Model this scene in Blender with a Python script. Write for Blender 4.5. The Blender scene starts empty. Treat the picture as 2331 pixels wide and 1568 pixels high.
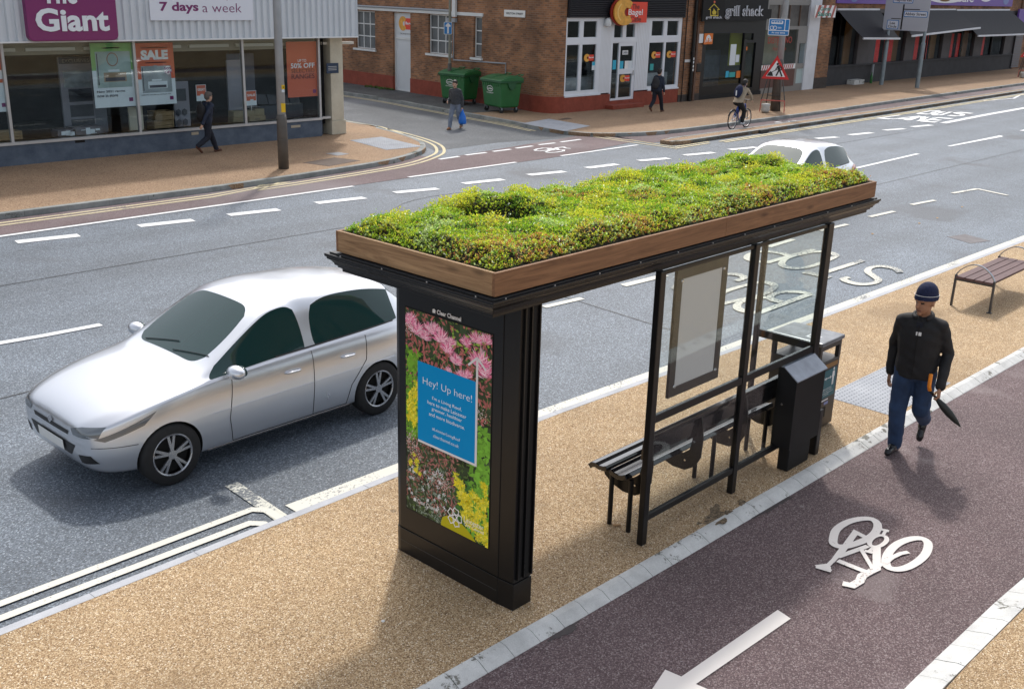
import bpy, bmesh, math, random
import numpy as np
from mathutils import Vector, Matrix
from mathutils.bvhtree import BVHTree
sc = bpy.context.scene
random.seed(5); rng = np.random.default_rng(7)

# ---------------- camera, world, sun ----------------
H = 4.5
FPX = 2400.97
CR = np.array([[0.68670643, -0.72647039, 0.02598172], [-0.21516512, -0.237268, -0.94731614], [0.69436175, 0.64493773, -0.31924455]])
cam = bpy.data.cameras.new('camera'); cam.sensor_width = 36; cam.lens = FPX / 2331 * 36
cam.clip_start = 0.1; cam.clip_end = 1500
co = bpy.data.objects.new('camera', cam); sc.collection.objects.link(co); sc.camera = co
co.matrix_world = Matrix(((CR[0][0], -CR[1][0], -CR[2][0], 0), (CR[0][1], -CR[1][1], -CR[2][1], 0), (CR[0][2], -CR[1][2], -CR[2][2], H), (0, 0, 0, 1)))
SUN = Vector((.56, .49, 1.0)).normalized()
w = bpy.data.worlds.new('World'); sc.world = w; w.use_nodes = True
nt = w.node_tree; bg = nt.nodes['Background']; sky = nt.nodes.new('ShaderNodeTexSky'); sky.sky_type = 'NISHITA'; sky.sun_disc = False
sky.sun_elevation = math.asin(SUN.z); sky.sun_rotation = math.atan2(SUN.x, SUN.y); sky.dust_density = 3.0; sky.air_density = 1.0; sky.ozone_density = 0.6
hs_ = nt.nodes.new('ShaderNodeHueSaturation'); hs_.inputs['Saturation'].default_value = .38   # thin cloud takes the blue out of the sky
nt.links.new(sky.outputs[0], hs_.inputs['Color']); nt.links.new(hs_.outputs[0], bg.inputs[0]); bg.inputs[1].default_value = 0.15
sl = bpy.data.lights.new('sun', 'SUN'); sl.energy = 1.55; sl.angle = math.radians(3.0); sl.color = (1, .955, .89)
so = bpy.data.objects.new('sun', sl); sc.collection.objects.link(so); so.rotation_euler = SUN.to_track_quat('Z', 'Y').to_euler(); so.location = (5, 5, 30)
sc.view_settings.view_transform = 'Standard'; sc.view_settings.look = 'None'; sc.view_settings.gamma = 1; sc.view_settings.exposure = 0.58

# ---------------- measuring helpers: picture points to places in the street ----------------
CROPS = {1: (0, 0, 3.067), 2: (700, 0, 3.7333), 3: (1240, 0, 3.7333), 4: (1800, 0, 3.734), 5: (2380, 0, 3.597), 6: (2300, 1400, 2.4615), 7: (2200, 600, 2.8152), 8: (1750, 380, 2.59), 9: (1850, 650, 2.6138), 10: (2500, 750, 2.2405), 11: (1700, 1050, 2.6138), 12: (1150, 850, 3.136), 13: (1100, 1300, 2.8517), 14: (0, 720, 1.9425), 15: (2560, 300, 6.475), 16: (1260, 380, 5.2977), 17: (2330, 960, 4.3565), 18: (0, 100, 4.7525)}
def q(k, x, y):
    if k == 0: return (x, y)
    ox, oy, s = CROPS[k]; return ((ox + x / s) * .76981, (oy + y / s) * .76981)
def ray(u, v): return CR.T @ np.array([u - 1165.5, v - 784., FPX])
def G(k, x, y, z=0.0):
    r = ray(*q(k, x, y)); t = (z - H) / r[2]; return (r[0] * t, r[1] * t)
def PY(k, x, y, Y):
    r = ray(*q(k, x, y)); t = Y / r[1]; return (r[0] * t, H + r[2] * t)
def PX(k, x, y, X):
    r = ray(*q(k, x, y)); t = X / r[0]; return (r[1] * t, H + r[2] * t)
def RY(k, x0, y0, x1, y1, Y):
    xm, ym = (x0 + x1) / 2, (y0 + y1) / 2
    return (PY(k, x0, ym, Y)[0], PY(k, x1, ym, Y)[0], PY(k, xm, y1, Y)[1], PY(k, xm, y0, Y)[1])

# ---------------- materials ----------------
MATS = {}
def mat(name, col=(.5, .5, .5), rough=.6, metal=0., var=0., scale=8., bump=0., spec=.5, coat=0., emit=None, es=1., attr=None):
    if name in MATS: return MATS[name]
    m = bpy.data.materials.new(name); m.use_nodes = True; n = m.node_tree; b = n.nodes['Principled BSDF']
    b.inputs['Base Color'].default_value = (*col, 1); b.inputs['Roughness'].default_value = rough; b.inputs['Metallic'].default_value = metal
    b.inputs['Specular IOR Level'].default_value = spec
    if coat: b.inputs['Coat Weight'].default_value = coat; b.inputs['Coat Roughness'].default_value = .04
    if emit: b.inputs['Emission Color'].default_value = (*emit, 1); b.inputs['Emission Strength'].default_value = es
    if attr:
        a = n.nodes.new('ShaderNodeAttribute'); a.attribute_name = attr; n.links.new(a.outputs['Color'], b.inputs['Base Color'])
        if emit: n.links.new(a.outputs['Color'], b.inputs['Emission Color'])
    if var or bump:
        tc = n.nodes.new('ShaderNodeTexCoord'); nz = n.nodes.new('ShaderNodeTexNoise'); nz.inputs['Scale'].default_value = scale; nz.inputs['Detail'].default_value = 6
        n.links.new(tc.outputs['Object'], nz.inputs['Vector'])
        if var:
            r = n.nodes.new('ShaderNodeMapRange'); r.inputs[1].default_value = .25; r.inputs[2].default_value = .75; r.inputs[3].default_value = 1 - var; r.inputs[4].default_value = 1 + var
            mx = n.nodes.new('ShaderNodeMix'); mx.data_type = 'RGBA'; mx.blend_type = 'MULTIPLY'; mx.inputs[0].default_value = 1
            n.links.new(nz.outputs[0], r.inputs[0]); mx.inputs[6].default_value = (*col, 1)
            if attr: n.links.new(a.outputs['Color'], mx.inputs[6])
            n.links.new(r.outputs[0], mx.inputs[7]); n.links.new(mx.outputs[2], b.inputs['Base Color'])
        if bump:
            bp = n.nodes.new('ShaderNodeBump'); bp.inputs['Strength'].default_value = bump; bp.inputs['Distance'].default_value = .01
            n.links.new(nz.outputs[0], bp.inputs['Height']); n.links.new(bp.outputs[0], b.inputs['Normal'])
    MATS[name] = m; return m

def nodes_mat(name):
    m = bpy.data.materials.new(name); m.use_nodes = True; MATS[name] = m
    n = m.node_tree; return m, n, n.nodes['Principled BSDF'], n.nodes, n.links
def ramp(ns, pts):
    r = ns.new('ShaderNodeValToRGB'); e = r.color_ramp.elements
    while len(e) < len(pts): e.new(.5)
    for i, (p, c) in enumerate(pts): e[i].position = p; e[i].color = (*c, 1) if len(c) == 3 else c
    return r
def ground_mat(name, stops, cell, rough=.85, blotch=.18, bscale=.6, bump=.5, stain=None, streak=None, spots=None):
    # stones of many tones: a voronoi cell's random value picks the colour of each stone
    m, n, b, ns, L = nodes_mat(name)
    g = ns.new('ShaderNodeNewGeometry')
    v = ns.new('ShaderNodeTexVoronoi'); v.inputs['Scale'].default_value = cell; L.new(g.outputs['Position'], v.inputs['Vector'])
    sx = ns.new('ShaderNodeSeparateColor'); L.new(v.outputs['Color'], sx.inputs[0])
    r = ramp(ns, stops); L.new(sx.outputs[0], r.inputs[0])
    nz = ns.new('ShaderNodeTexNoise'); nz.inputs['Scale'].default_value = bscale; nz.inputs['Detail'].default_value = 7; nz.inputs['Roughness'].default_value = .62; L.new(g.outputs['Position'], nz.inputs['Vector'])
    mr = ns.new('ShaderNodeMapRange'); mr.inputs[1].default_value = .3; mr.inputs[2].default_value = .7; mr.inputs[3].default_value = 1 - blotch; mr.inputs[4].default_value = 1 + blotch; L.new(nz.outputs[0], mr.inputs[0])
    mx = ns.new('ShaderNodeMix'); mx.data_type = 'RGBA'; mx.blend_type = 'MULTIPLY'; mx.inputs[0].default_value = 1
    L.new(r.outputs[0], mx.inputs[6]); L.new(mr.outputs[0], mx.inputs[7]); last = mx.outputs[2]
    if streak:   # long wheel-worn tracks along the carriageway
        mp = ns.new('ShaderNodeMapping'); mp.inputs['Scale'].default_value = (.03, .55, 1); L.new(g.outputs['Position'], mp.inputs[0])
        n3 = ns.new('ShaderNodeTexNoise'); n3.inputs['Scale'].default_value = 1.3; n3.inputs['Detail'].default_value = 4; L.new(mp.outputs[0], n3.inputs['Vector'])
        m3 = ns.new('ShaderNodeMapRange'); m3.inputs[1].default_value = .35; m3.inputs[2].default_value = .65; m3.inputs[3].default_value = 1 - streak; m3.inputs[4].default_value = 1 + streak; L.new(n3.outputs[0], m3.inputs[0])
        x3 = ns.new('ShaderNodeMix'); x3.data_type = 'RGBA'; x3.blend_type = 'MULTIPLY'; x3.inputs[0].default_value = 1; L.new(last, x3.inputs[6]); L.new(m3.outputs[0], x3.inputs[7]); last = x3.outputs[2]
    if stain:
        n2 = ns.new('ShaderNodeTexNoise'); n2.inputs['Scale'].default_value = stain[1]; n2.inputs['Detail'].default_value = 5; L.new(g.outputs['Position'], n2.inputs['Vector'])
        r2 = ramp(ns, [(stain[2], (0, 0, 0)), (stain[2] + .09, (1, 1, 1))]); L.new(n2.outputs[0], r2.inputs[0])
        f = ns.new('ShaderNodeMath'); f.operation = 'MULTIPLY'; f.inputs[1].default_value = stain[3]; L.new(r2.outputs[0], f.inputs[0])
        m2 = ns.new('ShaderNodeMix'); m2.data_type = 'RGBA'; L.new(f.outputs[0], m2.inputs[0]); L.new(last, m2.inputs[6]); m2.inputs[7].default_value = (*stain[0], 1); last = m2.outputs[2]
    if spots:   # trodden gum and small drips
        v4 = ns.new('ShaderNodeTexVoronoi'); v4.inputs['Scale'].default_value = spots[1]; v4.inputs['Randomness'].default_value = 1; L.new(g.outputs['Position'], v4.inputs['Vector'])
        r4 = ramp(ns, [(spots[2], (1, 1, 1)), (spots[2] + .015, (0, 0, 0))]); L.new(v4.outputs['Distance'], r4.inputs[0]); f4 = ns.new('ShaderNodeMath'); f4.operation = 'MULTIPLY'; f4.inputs[1].default_value = .55; L.new(r4.outputs[0], f4.inputs[0])
        m4 = ns.new('ShaderNodeMix'); m4.data_type = 'RGBA'; L.new(f4.outputs[0], m4.inputs[0]); L.new(last, m4.inputs[6]); m4.inputs[7].default_value = (*spots[0], 1); last = m4.outputs[2]
    L.new(last, b.inputs['Base Color'])
    b.inputs['Roughness'].default_value = rough
    bp = ns.new('ShaderNodeBump'); bp.inputs['Strength'].default_value = bump; bp.inputs['Distance'].default_value = .004; bp.invert = True
    L.new(v.outputs['Distance'], bp.inputs['Height']); L.new(bp.outputs[0], b.inputs['Normal'])
    return m
ground_mat('asphalt', [(0, (.045, .057, .072)), (.45, (.084, .104, .130)), (.75, (.140, .168, .206)), (.93, (.205, .245, .29)), (1, (.34, .38, .42))], 88, rough=.62, blotch=.16, bscale=.5, stain=((.055, .06, .07), .35, .60, .6), streak=.15, spots=((.03, .03, .035), .7, .03))
ground_mat('dark_asphalt', [(0, (.055, .06, .066)), (.6, (.10, .108, .118)), (1, (.2, .21, .22))], 90, blotch=.2, bscale=.4, stain=((.19, .2, .22), .16, .56, .55))
ground_mat('old_asphalt', [(0, (.04, .045, .045)), (.6, (.075, .078, .078)), (1, (.15, .15, .145))], 70, blotch=.3, bscale=1.2)
ground_mat('resin_gravel', [(0, (.13, .072, .030)), (.25, (.28, .175, .084)), (.5, (.39, .26, .135)), (.78, (.51, .365, .21)), (.93, (.65, .51, .33)), (1, (.82, .74, .60))], 130, blotch=.13, bscale=.7, bump=.9, stain=((.20, .13, .065), .55, .60, .5), spots=((.10, .07, .04), 1.5, .035))
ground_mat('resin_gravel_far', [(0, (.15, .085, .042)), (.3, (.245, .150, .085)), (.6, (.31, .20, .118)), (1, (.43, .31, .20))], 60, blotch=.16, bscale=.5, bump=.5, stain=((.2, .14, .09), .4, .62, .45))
ground_mat('maroon', [(0, (.060, .036, .038)), (.5, (.118, .078, .080)), (.8, (.17, .122, .124)), (.96, (.26, .21, .21)), (1, (.28, .24, .235))], 115, blotch=.16, bscale=.8, bump=.8, stain=((.28, .235, .23), 1.1, .62, .33), spots=((.30, .27, .26), 1.3, .022))
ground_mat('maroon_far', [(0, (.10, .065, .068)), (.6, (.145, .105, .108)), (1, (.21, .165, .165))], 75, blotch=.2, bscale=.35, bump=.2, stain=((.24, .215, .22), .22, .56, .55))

def stone_mat(name, c0, c1, sc_=3., moss=None):
    m, n, b, ns, L = nodes_mat(name)
    g = ns.new('ShaderNodeNewGeometry'); a = ns.new('ShaderNodeTexNoise'); a.inputs['Scale'].default_value = sc_; a.inputs['Detail'].default_value = 8; a.inputs['Roughness'].default_value = .7
    L.new(g.outputs['Position'], a.inputs['Vector']); r = ramp(ns, [(.3, c0), (.68, c1)]); L.new(a.outputs[0], r.inputs[0]); last = r.outputs[0]
    fine = ns.new('ShaderNodeTexNoise'); fine.inputs['Scale'].default_value = 120; L.new(g.outputs['Position'], fine.inputs['Vector'])
    mr = ns.new('ShaderNodeMapRange'); mr.inputs[3].default_value = .8; mr.inputs[4].default_value = 1.2; L.new(fine.outputs[0], mr.inputs[0])
    mx = ns.new('ShaderNodeMix'); mx.data_type = 'RGBA'; mx.blend_type = 'MULTIPLY'; mx.inputs[0].default_value = 1; L.new(last, mx.inputs[6]); L.new(mr.outputs[0], mx.inputs[7]); last = mx.outputs[2]
    if moss:
        n2 = ns.new('ShaderNodeTexNoise'); n2.inputs['Scale'].default_value = moss[1]; n2.inputs['Detail'].default_value = 8; n2.inputs['Roughness'].default_value = .75; L.new(g.outputs['Position'], n2.inputs['Vector'])
        r2 = ramp(ns, [(moss[2], (0, 0, 0)), (moss[2] + .03, (1, 1, 1))]); L.new(n2.outputs[0], r2.inputs[0])
        m2 = ns.new('ShaderNodeMix'); m2.data_type = 'RGBA'; L.new(r2.outputs[0], m2.inputs[0]); L.new(last, m2.inputs[6]); m2.inputs[7].default_value = (*moss[0], 1); last = m2.outputs[2]
    L.new(last, b.inputs['Base Color']); b.inputs['Roughness'].default_value = .85
    bp = ns.new('ShaderNodeBump'); bp.inputs['Strength'].default_value = .35; bp.inputs['Distance'].default_value = .004; L.new(fine.outputs[0], bp.inputs['Height']); L.new(bp.outputs[0], b.inputs['Normal'])
    return m
stone_mat('kerb_stone', (.46, .46, .445), (.70, .70, .68), 2.2, ((.17, .165, .14), 2.6, .575))
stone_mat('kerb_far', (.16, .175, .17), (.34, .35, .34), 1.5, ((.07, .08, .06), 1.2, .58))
stone_mat('kerb_pale', (.38, .39, .415), (.50, .51, .54), 3.0)
stone_mat('granite_kerb_old', (.12, .115, .105), (.25, .24, .22), 2.0)
stone_mat('render_cream', (.44, .40, .31), (.58, .54, .43), 1.6)
stone_mat('render_blue', (.055, .075, .11), (.115, .145, .19), 2.6, ((.17, .20, .24), 5.0, .66))
stone_mat('red_paint', (.20, .040, .022), (.32, .07, .04), 3.0)
stone_mat('tactile', (.30, .315, .345), (.42, .435, .465), 2.0)

def paint_mat(name, col, wear, dark, sc_=26.):
    # thermoplastic paint that has worn through in flecks to the surface under it
    m, n, b, ns, L = nodes_mat(name)
    g = ns.new('ShaderNodeNewGeometry'); a = ns.new('ShaderNodeTexNoise'); a.inputs['Scale'].default_value = sc_; a.inputs['Detail'].default_value = 9; a.inputs['Roughness'].default_value = .75
    L.new(g.outputs['Position'], a.inputs['Vector'])
    c = ns.new('ShaderNodeTexNoise'); c.inputs['Scale'].default_value = 1.1; c.inputs['Detail'].default_value = 3; L.new(g.outputs['Position'], c.inputs['Vector'])
    s = ns.new('ShaderNodeMath'); s.operation = 'MULTIPLY_ADD'; s.inputs[1].default_value = .6; L.new(c.outputs[0], s.inputs[0]); L.new(a.outputs[0], s.inputs[2])
    r = ramp(ns, [(wear, (*col,)), (wear + .05, (*dark,))]); L.new(s.outputs[0], r.inputs[0])
    mr = ns.new('ShaderNodeMapRange'); mr.inputs[3].default_value = .86; mr.inputs[4].default_value = 1.1; L.new(c.outputs[0], mr.inputs[0])
    mx = ns.new('ShaderNodeMix'); mx.data_type = 'RGBA'; mx.blend_type = 'MULTIPLY'; mx.inputs[0].default_value = 1; L.new(r.outputs[0], mx.inputs[6]); L.new(mr.outputs[0], mx.inputs[7])
    L.new(mx.outputs[2], b.inputs['Base Color']); b.inputs['Roughness'].default_value = .75
    return m
paint_mat('road_white', (.78, .79, .80), .97, (.3, .31, .33))
paint_mat('road_white_worn', (.62, .62, .61), .86, (.16, .17, .19))
paint_mat('road_cream_worn', (.64, .63, .55), .80, (.13, .145, .16), 30.)
paint_mat('road_cream', (.68, .66, .585), .885, (.16, .17, .18), 34.)
paint_mat('road_yellow', (.62, .54, .34), .90, (.2, .2, .18), 20.)
paint_mat('track_white', (.76, .71, .67), .98, (.3, .25, .24), 40.)

def brick_mat(name, axis, c1, c2, mortar, scl=1.0):
    m, n, b, ns, L = nodes_mat(name)
    g = ns.new('ShaderNodeNewGeometry'); s = ns.new('ShaderNodeSeparateXYZ'); L.new(g.outputs['Position'], s.inputs[0])
    cb = ns.new('ShaderNodeCombineXYZ'); 
    if axis == 'x': L.new(s.outputs[0], cb.inputs[0])
    elif axis == 'y': L.new(s.outputs[1], cb.inputs[0])
    else:
        ad = ns.new('ShaderNodeMath'); ad.operation = 'SUBTRACT'; L.new(s.outputs[0], ad.inputs[0]); L.new(s.outputs[1], ad.inputs[1]); L.new(ad.outputs[0], cb.inputs[0])
    L.new(s.outputs[2], cb.inputs[1])
    br = ns.new('ShaderNodeTexBrick'); L.new(cb.outputs[0], br.inputs['Vector'])
    br.inputs['Scale'].default_value = 1; br.inputs['Brick Width'].default_value = .235 * scl; br.inputs['Row Height'].default_value = .078 * scl; br.inputs['Mortar Size'].default_value = .007 * scl; br.inputs['Bias'].default_value = 0
    br.inputs['Color1'].default_value = (*c1, 1); br.inputs['Color2'].default_value = (*c2, 1); br.inputs['Mortar'].default_value = (*mortar, 1)
    nz = ns.new('ShaderNodeTexNoise'); nz.inputs['Scale'].default_value = .9; nz.inputs['Detail'].default_value = 6; L.new(g.outputs['Position'], nz.inputs['Vector'])
    mr = ns.new('ShaderNodeMapRange'); mr.inputs[1].default_value = .3; mr.inputs[2].default_value = .7; mr.inputs[3].default_value = .55; mr.inputs[4].default_value = 1.35; L.new(nz.outputs[0], mr.inputs[0])
    mx = ns.new('ShaderNodeMix'); mx.data_type = 'RGBA'; mx.blend_type = 'MULTIPLY'; mx.inputs[0].default_value = 1; L.new(br.outputs[0], mx.inputs[6]); L.new(mr.outputs[0], mx.inputs[7])
    L.new(mx.outputs[2], b.inputs['Base Color']); b.inputs['Roughness'].default_value = .9
    bp = ns.new('ShaderNodeBump'); bp.inputs['Strength'].default_value = .5; bp.inputs['Distance'].default_value = .01; bp.invert = True; L.new(br.outputs['Fac'], bp.inputs['Height']); L.new(bp.outputs[0], b.inputs['Normal'])
    return m
BC = ((.34, .155, .070), (.17, .082, .044), (.25, .19, .14))
brick_mat('brick_side', 'y', *BC); brick_mat('brick_front', 'x', *BC); brick_mat('brick_round', 'd', *BC)

def glass_mat(name, tint, gl, rough=.02, base=.0):
    m = bpy.data.materials.new(name); m.use_nodes = True; MATS[name] = m; n = m.node_tree; ns = n.nodes; L = n.links; ns.remove(ns['Principled BSDF']); out = ns['Material Output']
    t = ns.new('ShaderNodeBsdfTransparent'); t.inputs[0].default_value = (*tint, 1); g = ns.new('ShaderNodeBsdfGlossy'); g.inputs[0].default_value = (.95, 1, .98, 1); g.inputs['Roughness'].default_value = rough
    lw = ns.new('ShaderNodeLayerWeight'); lw.inputs[0].default_value = .5
    pw = ns.new('ShaderNodeMath'); pw.operation = 'POWER'; pw.inputs[1].default_value = 4.; L.new(lw.outputs['Facing'], pw.inputs[0])
    mm = ns.new('ShaderNodeMath'); mm.operation = 'MULTIPLY_ADD'; mm.inputs[1].default_value = gl; mm.inputs[2].default_value = base; mm.use_clamp = True; L.new(pw.outputs[0], mm.inputs[0])
    mx = ns.new('ShaderNodeMixShader'); L.new(mm.outputs[0], mx.inputs[0]); L.new(t.outputs[0], mx.inputs[1]); L.new(g.outputs[0], mx.inputs[2]); L.new(mx.outputs[0], out.inputs[0])
    return m
glass_mat('clear_glass', (.96, .98, .975), .4, base=.03); glass_mat('shop_glass', (.90, .94, .95), .35, base=.022); glass_mat('dark_shop_glass', (.93, .93, .95), .10, base=.008)

def wood_mat(name, c0, c1, axis=0, sc_=1.):
    m, n, b, ns, L = nodes_mat(name)
    tc = ns.new('ShaderNodeTexCoord'); mp = ns.new('ShaderNodeMapping'); s = [22, 22, 22]; s[axis] = 1.1; mp.inputs['Scale'].default_value = [k * sc_ for k in s]; L.new(tc.outputs['Object'], mp.inputs[0])
    nz = ns.new('ShaderNodeTexNoise'); nz.inputs['Scale'].default_value = 1; nz.inputs['Detail'].default_value = 9; nz.inputs['Roughness'].default_value = .7; nz.inputs['Distortion'].default_value = 1.6; L.new(mp.outputs[0], nz.inputs['Vector'])
    r = ramp(ns, [(.3, c0), (.7, c1)]); L.new(nz.outputs[0], r.inputs[0]); last = r.outputs[0]
    v = ns.new('ShaderNodeTexVoronoi'); v.inputs['Scale'].default_value = 1; mp2 = ns.new('ShaderNodeMapping'); s2 = [7, 7, 7]; s2[axis] = 2.2; mp2.inputs['Scale'].default_value = s2; L.new(tc.outputs['Object'], mp2.inputs[0]); L.new(mp2.outputs[0], v.inputs['Vector'])
    r2 = ramp(ns, [(.06, (1, 1, 1)), (.2, (0, 0, 0))]); L.new(v.outputs['Distance'], r2.inputs[0])
    f = ns.new('ShaderNodeMath'); f.operation = 'MULTIPLY'; f.inputs[1].default_value = .6; L.new(r2.outputs[0], f.inputs[0])
    mx = ns.new('ShaderNodeMix'); mx.data_type = 'RGBA'; L.new(f.outputs[0], mx.inputs[0]); L.new(last, mx.inputs[6]); mx.inputs[7].default_value = (c0[0] * .45, c0[1] * .42, c0[2] * .4, 1)
    L.new(mx.outputs[2], b.inputs['Base Color']); b.inputs['Roughness'].default_value = .7
    return m
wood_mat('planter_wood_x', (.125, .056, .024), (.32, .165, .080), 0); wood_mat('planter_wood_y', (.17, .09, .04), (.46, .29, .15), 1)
wood_mat('bench_wood', (.085, .045, .045), (.15, .085, .085), 0, .6); wood_mat('crate_wood', (.20, .13, .06), (.36, .25, .13), 0)

# ---------------- mesh builder ----------------
WL = {}
def tag(o, label=None, cat=None, group=None, kind=None):
    if label: o['label'] = label
    if cat: o['category'] = cat
    if group: o['group'] = group
    if kind: o['kind'] = kind
    return o
def thing(name, label, cat, loc=(0, 0, 0), group=None):
    o = bpy.data.objects.new(name, None); o.empty_display_size = .2; sc.collection.objects.link(o); o.location = loc; WL[o] = Vector(loc)
    return tag(o, label, cat, group)
def finish(name, me, m, parent=None, smooth=False, bevel=0, seg=2):
    ms = m if isinstance(m, (list, tuple)) else [m]
    for x in ms: me.materials.append(MATS[x] if isinstance(x, str) else x)
    if smooth: me.shade_smooth()
    o = bpy.data.objects.new(name, me); sc.collection.objects.link(o); WL[o] = Vector((0, 0, 0))
    if parent is not None:
        L = WL[parent]
        if L.length > 0: me.transform(Matrix.Translation(-L))
        o.parent = parent; WL[o] = L.copy()
    if bevel:
        b = o.modifiers.new('bevel', 'BEVEL'); b.width = bevel; b.segments = seg; b.limit_method = 'ANGLE'; b.angle_limit = math.radians(35)
    return o
class MB:
    def __init__(s): s.v = []; s.f = []; s.m = []
    def add(s, vs, fs, mi=0):
        n = len(s.v); s.v += [tuple(p) for p in vs]; s.f += [tuple(i + n for i in f) for f in fs]; s.m += [mi] * len(fs); return s
    def box(s, x0, x1, y0, y1, z0, z1, mi=0, M=None):
        vs = [Vector((x, y, z)) for z in (z0, z1) for y in (y0, y1) for x in (x0, x1)]
        if M is not None: vs = [M @ p for p in vs]
        return s.add(vs, [(0, 2, 3, 1), (4, 5, 7, 6), (0, 1, 5, 4), (2, 6, 7, 3), (0, 4, 6, 2), (1, 3, 7, 5)], mi)
    def bar(s, p0, p1, w, h=None, mi=0, up=(0, 0, 1)):
        p0, p1 = Vector(p0), Vector(p1); d = (p1 - p0); l = d.length; d.normalize(); up = Vector(up)
        if abs(d.dot(up)) > .99: up = Vector((1, 0, 0))
        a = d.cross(up).normalized(); b = a.cross(d); h = h or w
        M = Matrix(((a.x, b.x, d.x, p0.x), (a.y, b.y, d.y, p0.y), (a.z, b.z, d.z, p0.z), (0, 0, 0, 1)))
        return s.box(-w / 2, w / 2, -h / 2, h / 2, 0, l, mi, M)
    def tube(s, pts, r, n=8, mi=0, closed=False, cap=True):
        pts = [Vector(p) for p in pts]; N = len(pts); rs = r if isinstance(r, (list, tuple)) else [r] * N; vs = []
        prev = None
        for i, p in enumerate(pts):
            if closed: d = (pts[(i + 1) % N] - pts[i - 1])
            else: d = (pts[min(i + 1, N - 1)] - pts[max(i - 1, 0)])
            d.normalize()
            if prev is None:
                u = Vector((0, 0, 1)) if abs(d.z) < .9 else Vector((1, 0, 0)); a = d.cross(u).normalized()
            else: a = (prev - d * prev.dot(d)).normalized()
            prev = a; b = d.cross(a)
            for k in range(n):
                t = 2 * math.pi * k / n; vs.append(p + (a * math.cos(t) + b * math.sin(t)) * rs[i])
        fs = []
        for i in range(N if closed else N - 1):
            j = (i + 1) % N
            for k in range(n): fs.append((i * n + k, i * n + (k + 1) % n, j * n + (k + 1) % n, j * n + k))
        if cap and not closed: fs += [tuple(reversed(range(n))), tuple((N - 1) * n + k for k in range(n))]
        return s.add(vs, fs, mi)
    def cyl(s, p0, p1, r0, r1=None, n=16, mi=0): return s.tube([p0, p1], [r0, r1 if r1 is not None else r0], n, mi)
    def prism(s, pts, o, ux, uy, d, mi=0):
        # 2D outline in the frame o + x*ux + y*uy, thickened by the vector d
        o, ux, uy, d = Vector(o), Vector(ux), Vector(uy), Vector(d); n = len(pts)
        a = [o + ux * x + uy * y for x, y in pts]; vs = a + [p + d for p in a]
        fs = [tuple(range(n)), tuple(reversed(range(n, 2 * n)))] + [(i, n + i, n + (i + 1) % n, (i + 1) % n) for i in range(n)]
        if ux.cross(uy).dot(d) > 0: fs = [tuple(reversed(f)) for f in fs]
        return s.add(vs, fs, mi)
    def poly(s, pts, mi=0): return s.add(pts, [tuple(range(len(pts)))], mi)
    def lathe(s, prof, c, n=20, mi=0):
        vs = []
        for r, z in prof:
            for k in range(n): t = 2 * math.pi * k / n; vs.append((c[0] + r * math.cos(t), c[1] + r * math.sin(t), c[2] + z))
        fs = [(i * n + k, i * n + (k + 1) % n, (i + 1) * n + (k + 1) % n, (i + 1) * n + k) for i in range(len(prof) - 1) for k in range(n)]
        fs += [tuple(reversed(range(n))), tuple((len(prof) - 1) * n + k for k in range(n))]
        return s.add(vs, fs, mi)
    def xf(s, M): s.v = [tuple(M @ Vector(p)) for p in s.v]; return s
    def mesh(s, name):
        me = bpy.data.meshes.new(name); me.from_pydata(s.v, [], s.f); me.polygons.foreach_set('material_index', s.m); me.update(); return me
    def build(s, name, m, parent=None, **k): return finish(name, s.mesh(name), m, parent, **k)

def offset_line(pts, w, closed=False):
    # mitred left and right edges of a stroke of width w
    P = [Vector((p[0], p[1])) for p in pts]; n = len(P); A = []; B = []
    for i in range(n):
        if closed: d0 = (P[i] - P[i - 1]).normalized(); d1 = (P[(i + 1) % n] - P[i]).normalized()
        else:
            d0 = (P[i] - P[i - 1]).normalized() if i else (P[1] - P[0]).normalized()
            d1 = (P[i + 1] - P[i]).normalized() if i < n - 1 else d0
        nn = Vector((-d0.y, d0.x)) + Vector((-d1.y, d1.x))
        if nn.length < 1e-3: nn = Vector((-d0.y, d0.x))
        nn.normalize(); c = max(.45, nn.dot(Vector((-d0.y, d0.x)))); A.append(P[i] + nn * w / 2 / c); B.append(P[i] - nn * w / 2 / c)
    return A, B
LAY = [0]
def stroke(mb, pts, w, z, closed=False, mi=0):
    LAY[0] += 1; z = z + (LAY[0] % 13) * .00025
    A, B = offset_line(pts, w, closed); n = len(A)
    vs = [(a.x, a.y, z) for a in A] + [(b.x, b.y, z) for b in B]
    fs = [(i, (i + 1) % n, n + (i + 1) % n, n + i)[::-1] for i in range(n if closed else n - 1)]
    mb.add(vs, fs, mi)
def smooth_pts(pts, k=3, closed=False):
    P = [np.array(p, float) for p in pts]; n = len(P); out = []
    for i in range(n if closed else n - 1):
        p0 = P[i - 1] if (i or closed) else P[0]; p1 = P[i]; p2 = P[(i + 1) % n]; p3 = P[(i + 2) % n] if (closed or i < n - 2) else P[-1]
        for j in range(k):
            t = j / k; out.append(tuple(.5 * (2 * p1 + (p2 - p0) * t + (2 * p0 - 5 * p1 + 4 * p2 - p3) * t * t + (3 * p1 - p0 - 3 * p2 + p3) * t ** 3)))
    if not closed: out.append(tuple(P[-1]))
    return out
def sheet(mb, pts, z, mi=0):
    # flat polygon (any outline) facing up
    a = sum(pts[i][0] * pts[(i + 1) % len(pts)][1] - pts[(i + 1) % len(pts)][0] * pts[i][1] for i in range(len(pts)))
    if a < 0: pts = pts[::-1]
    mb.poly([(p[0], p[1], z) for p in pts], mi)
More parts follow.
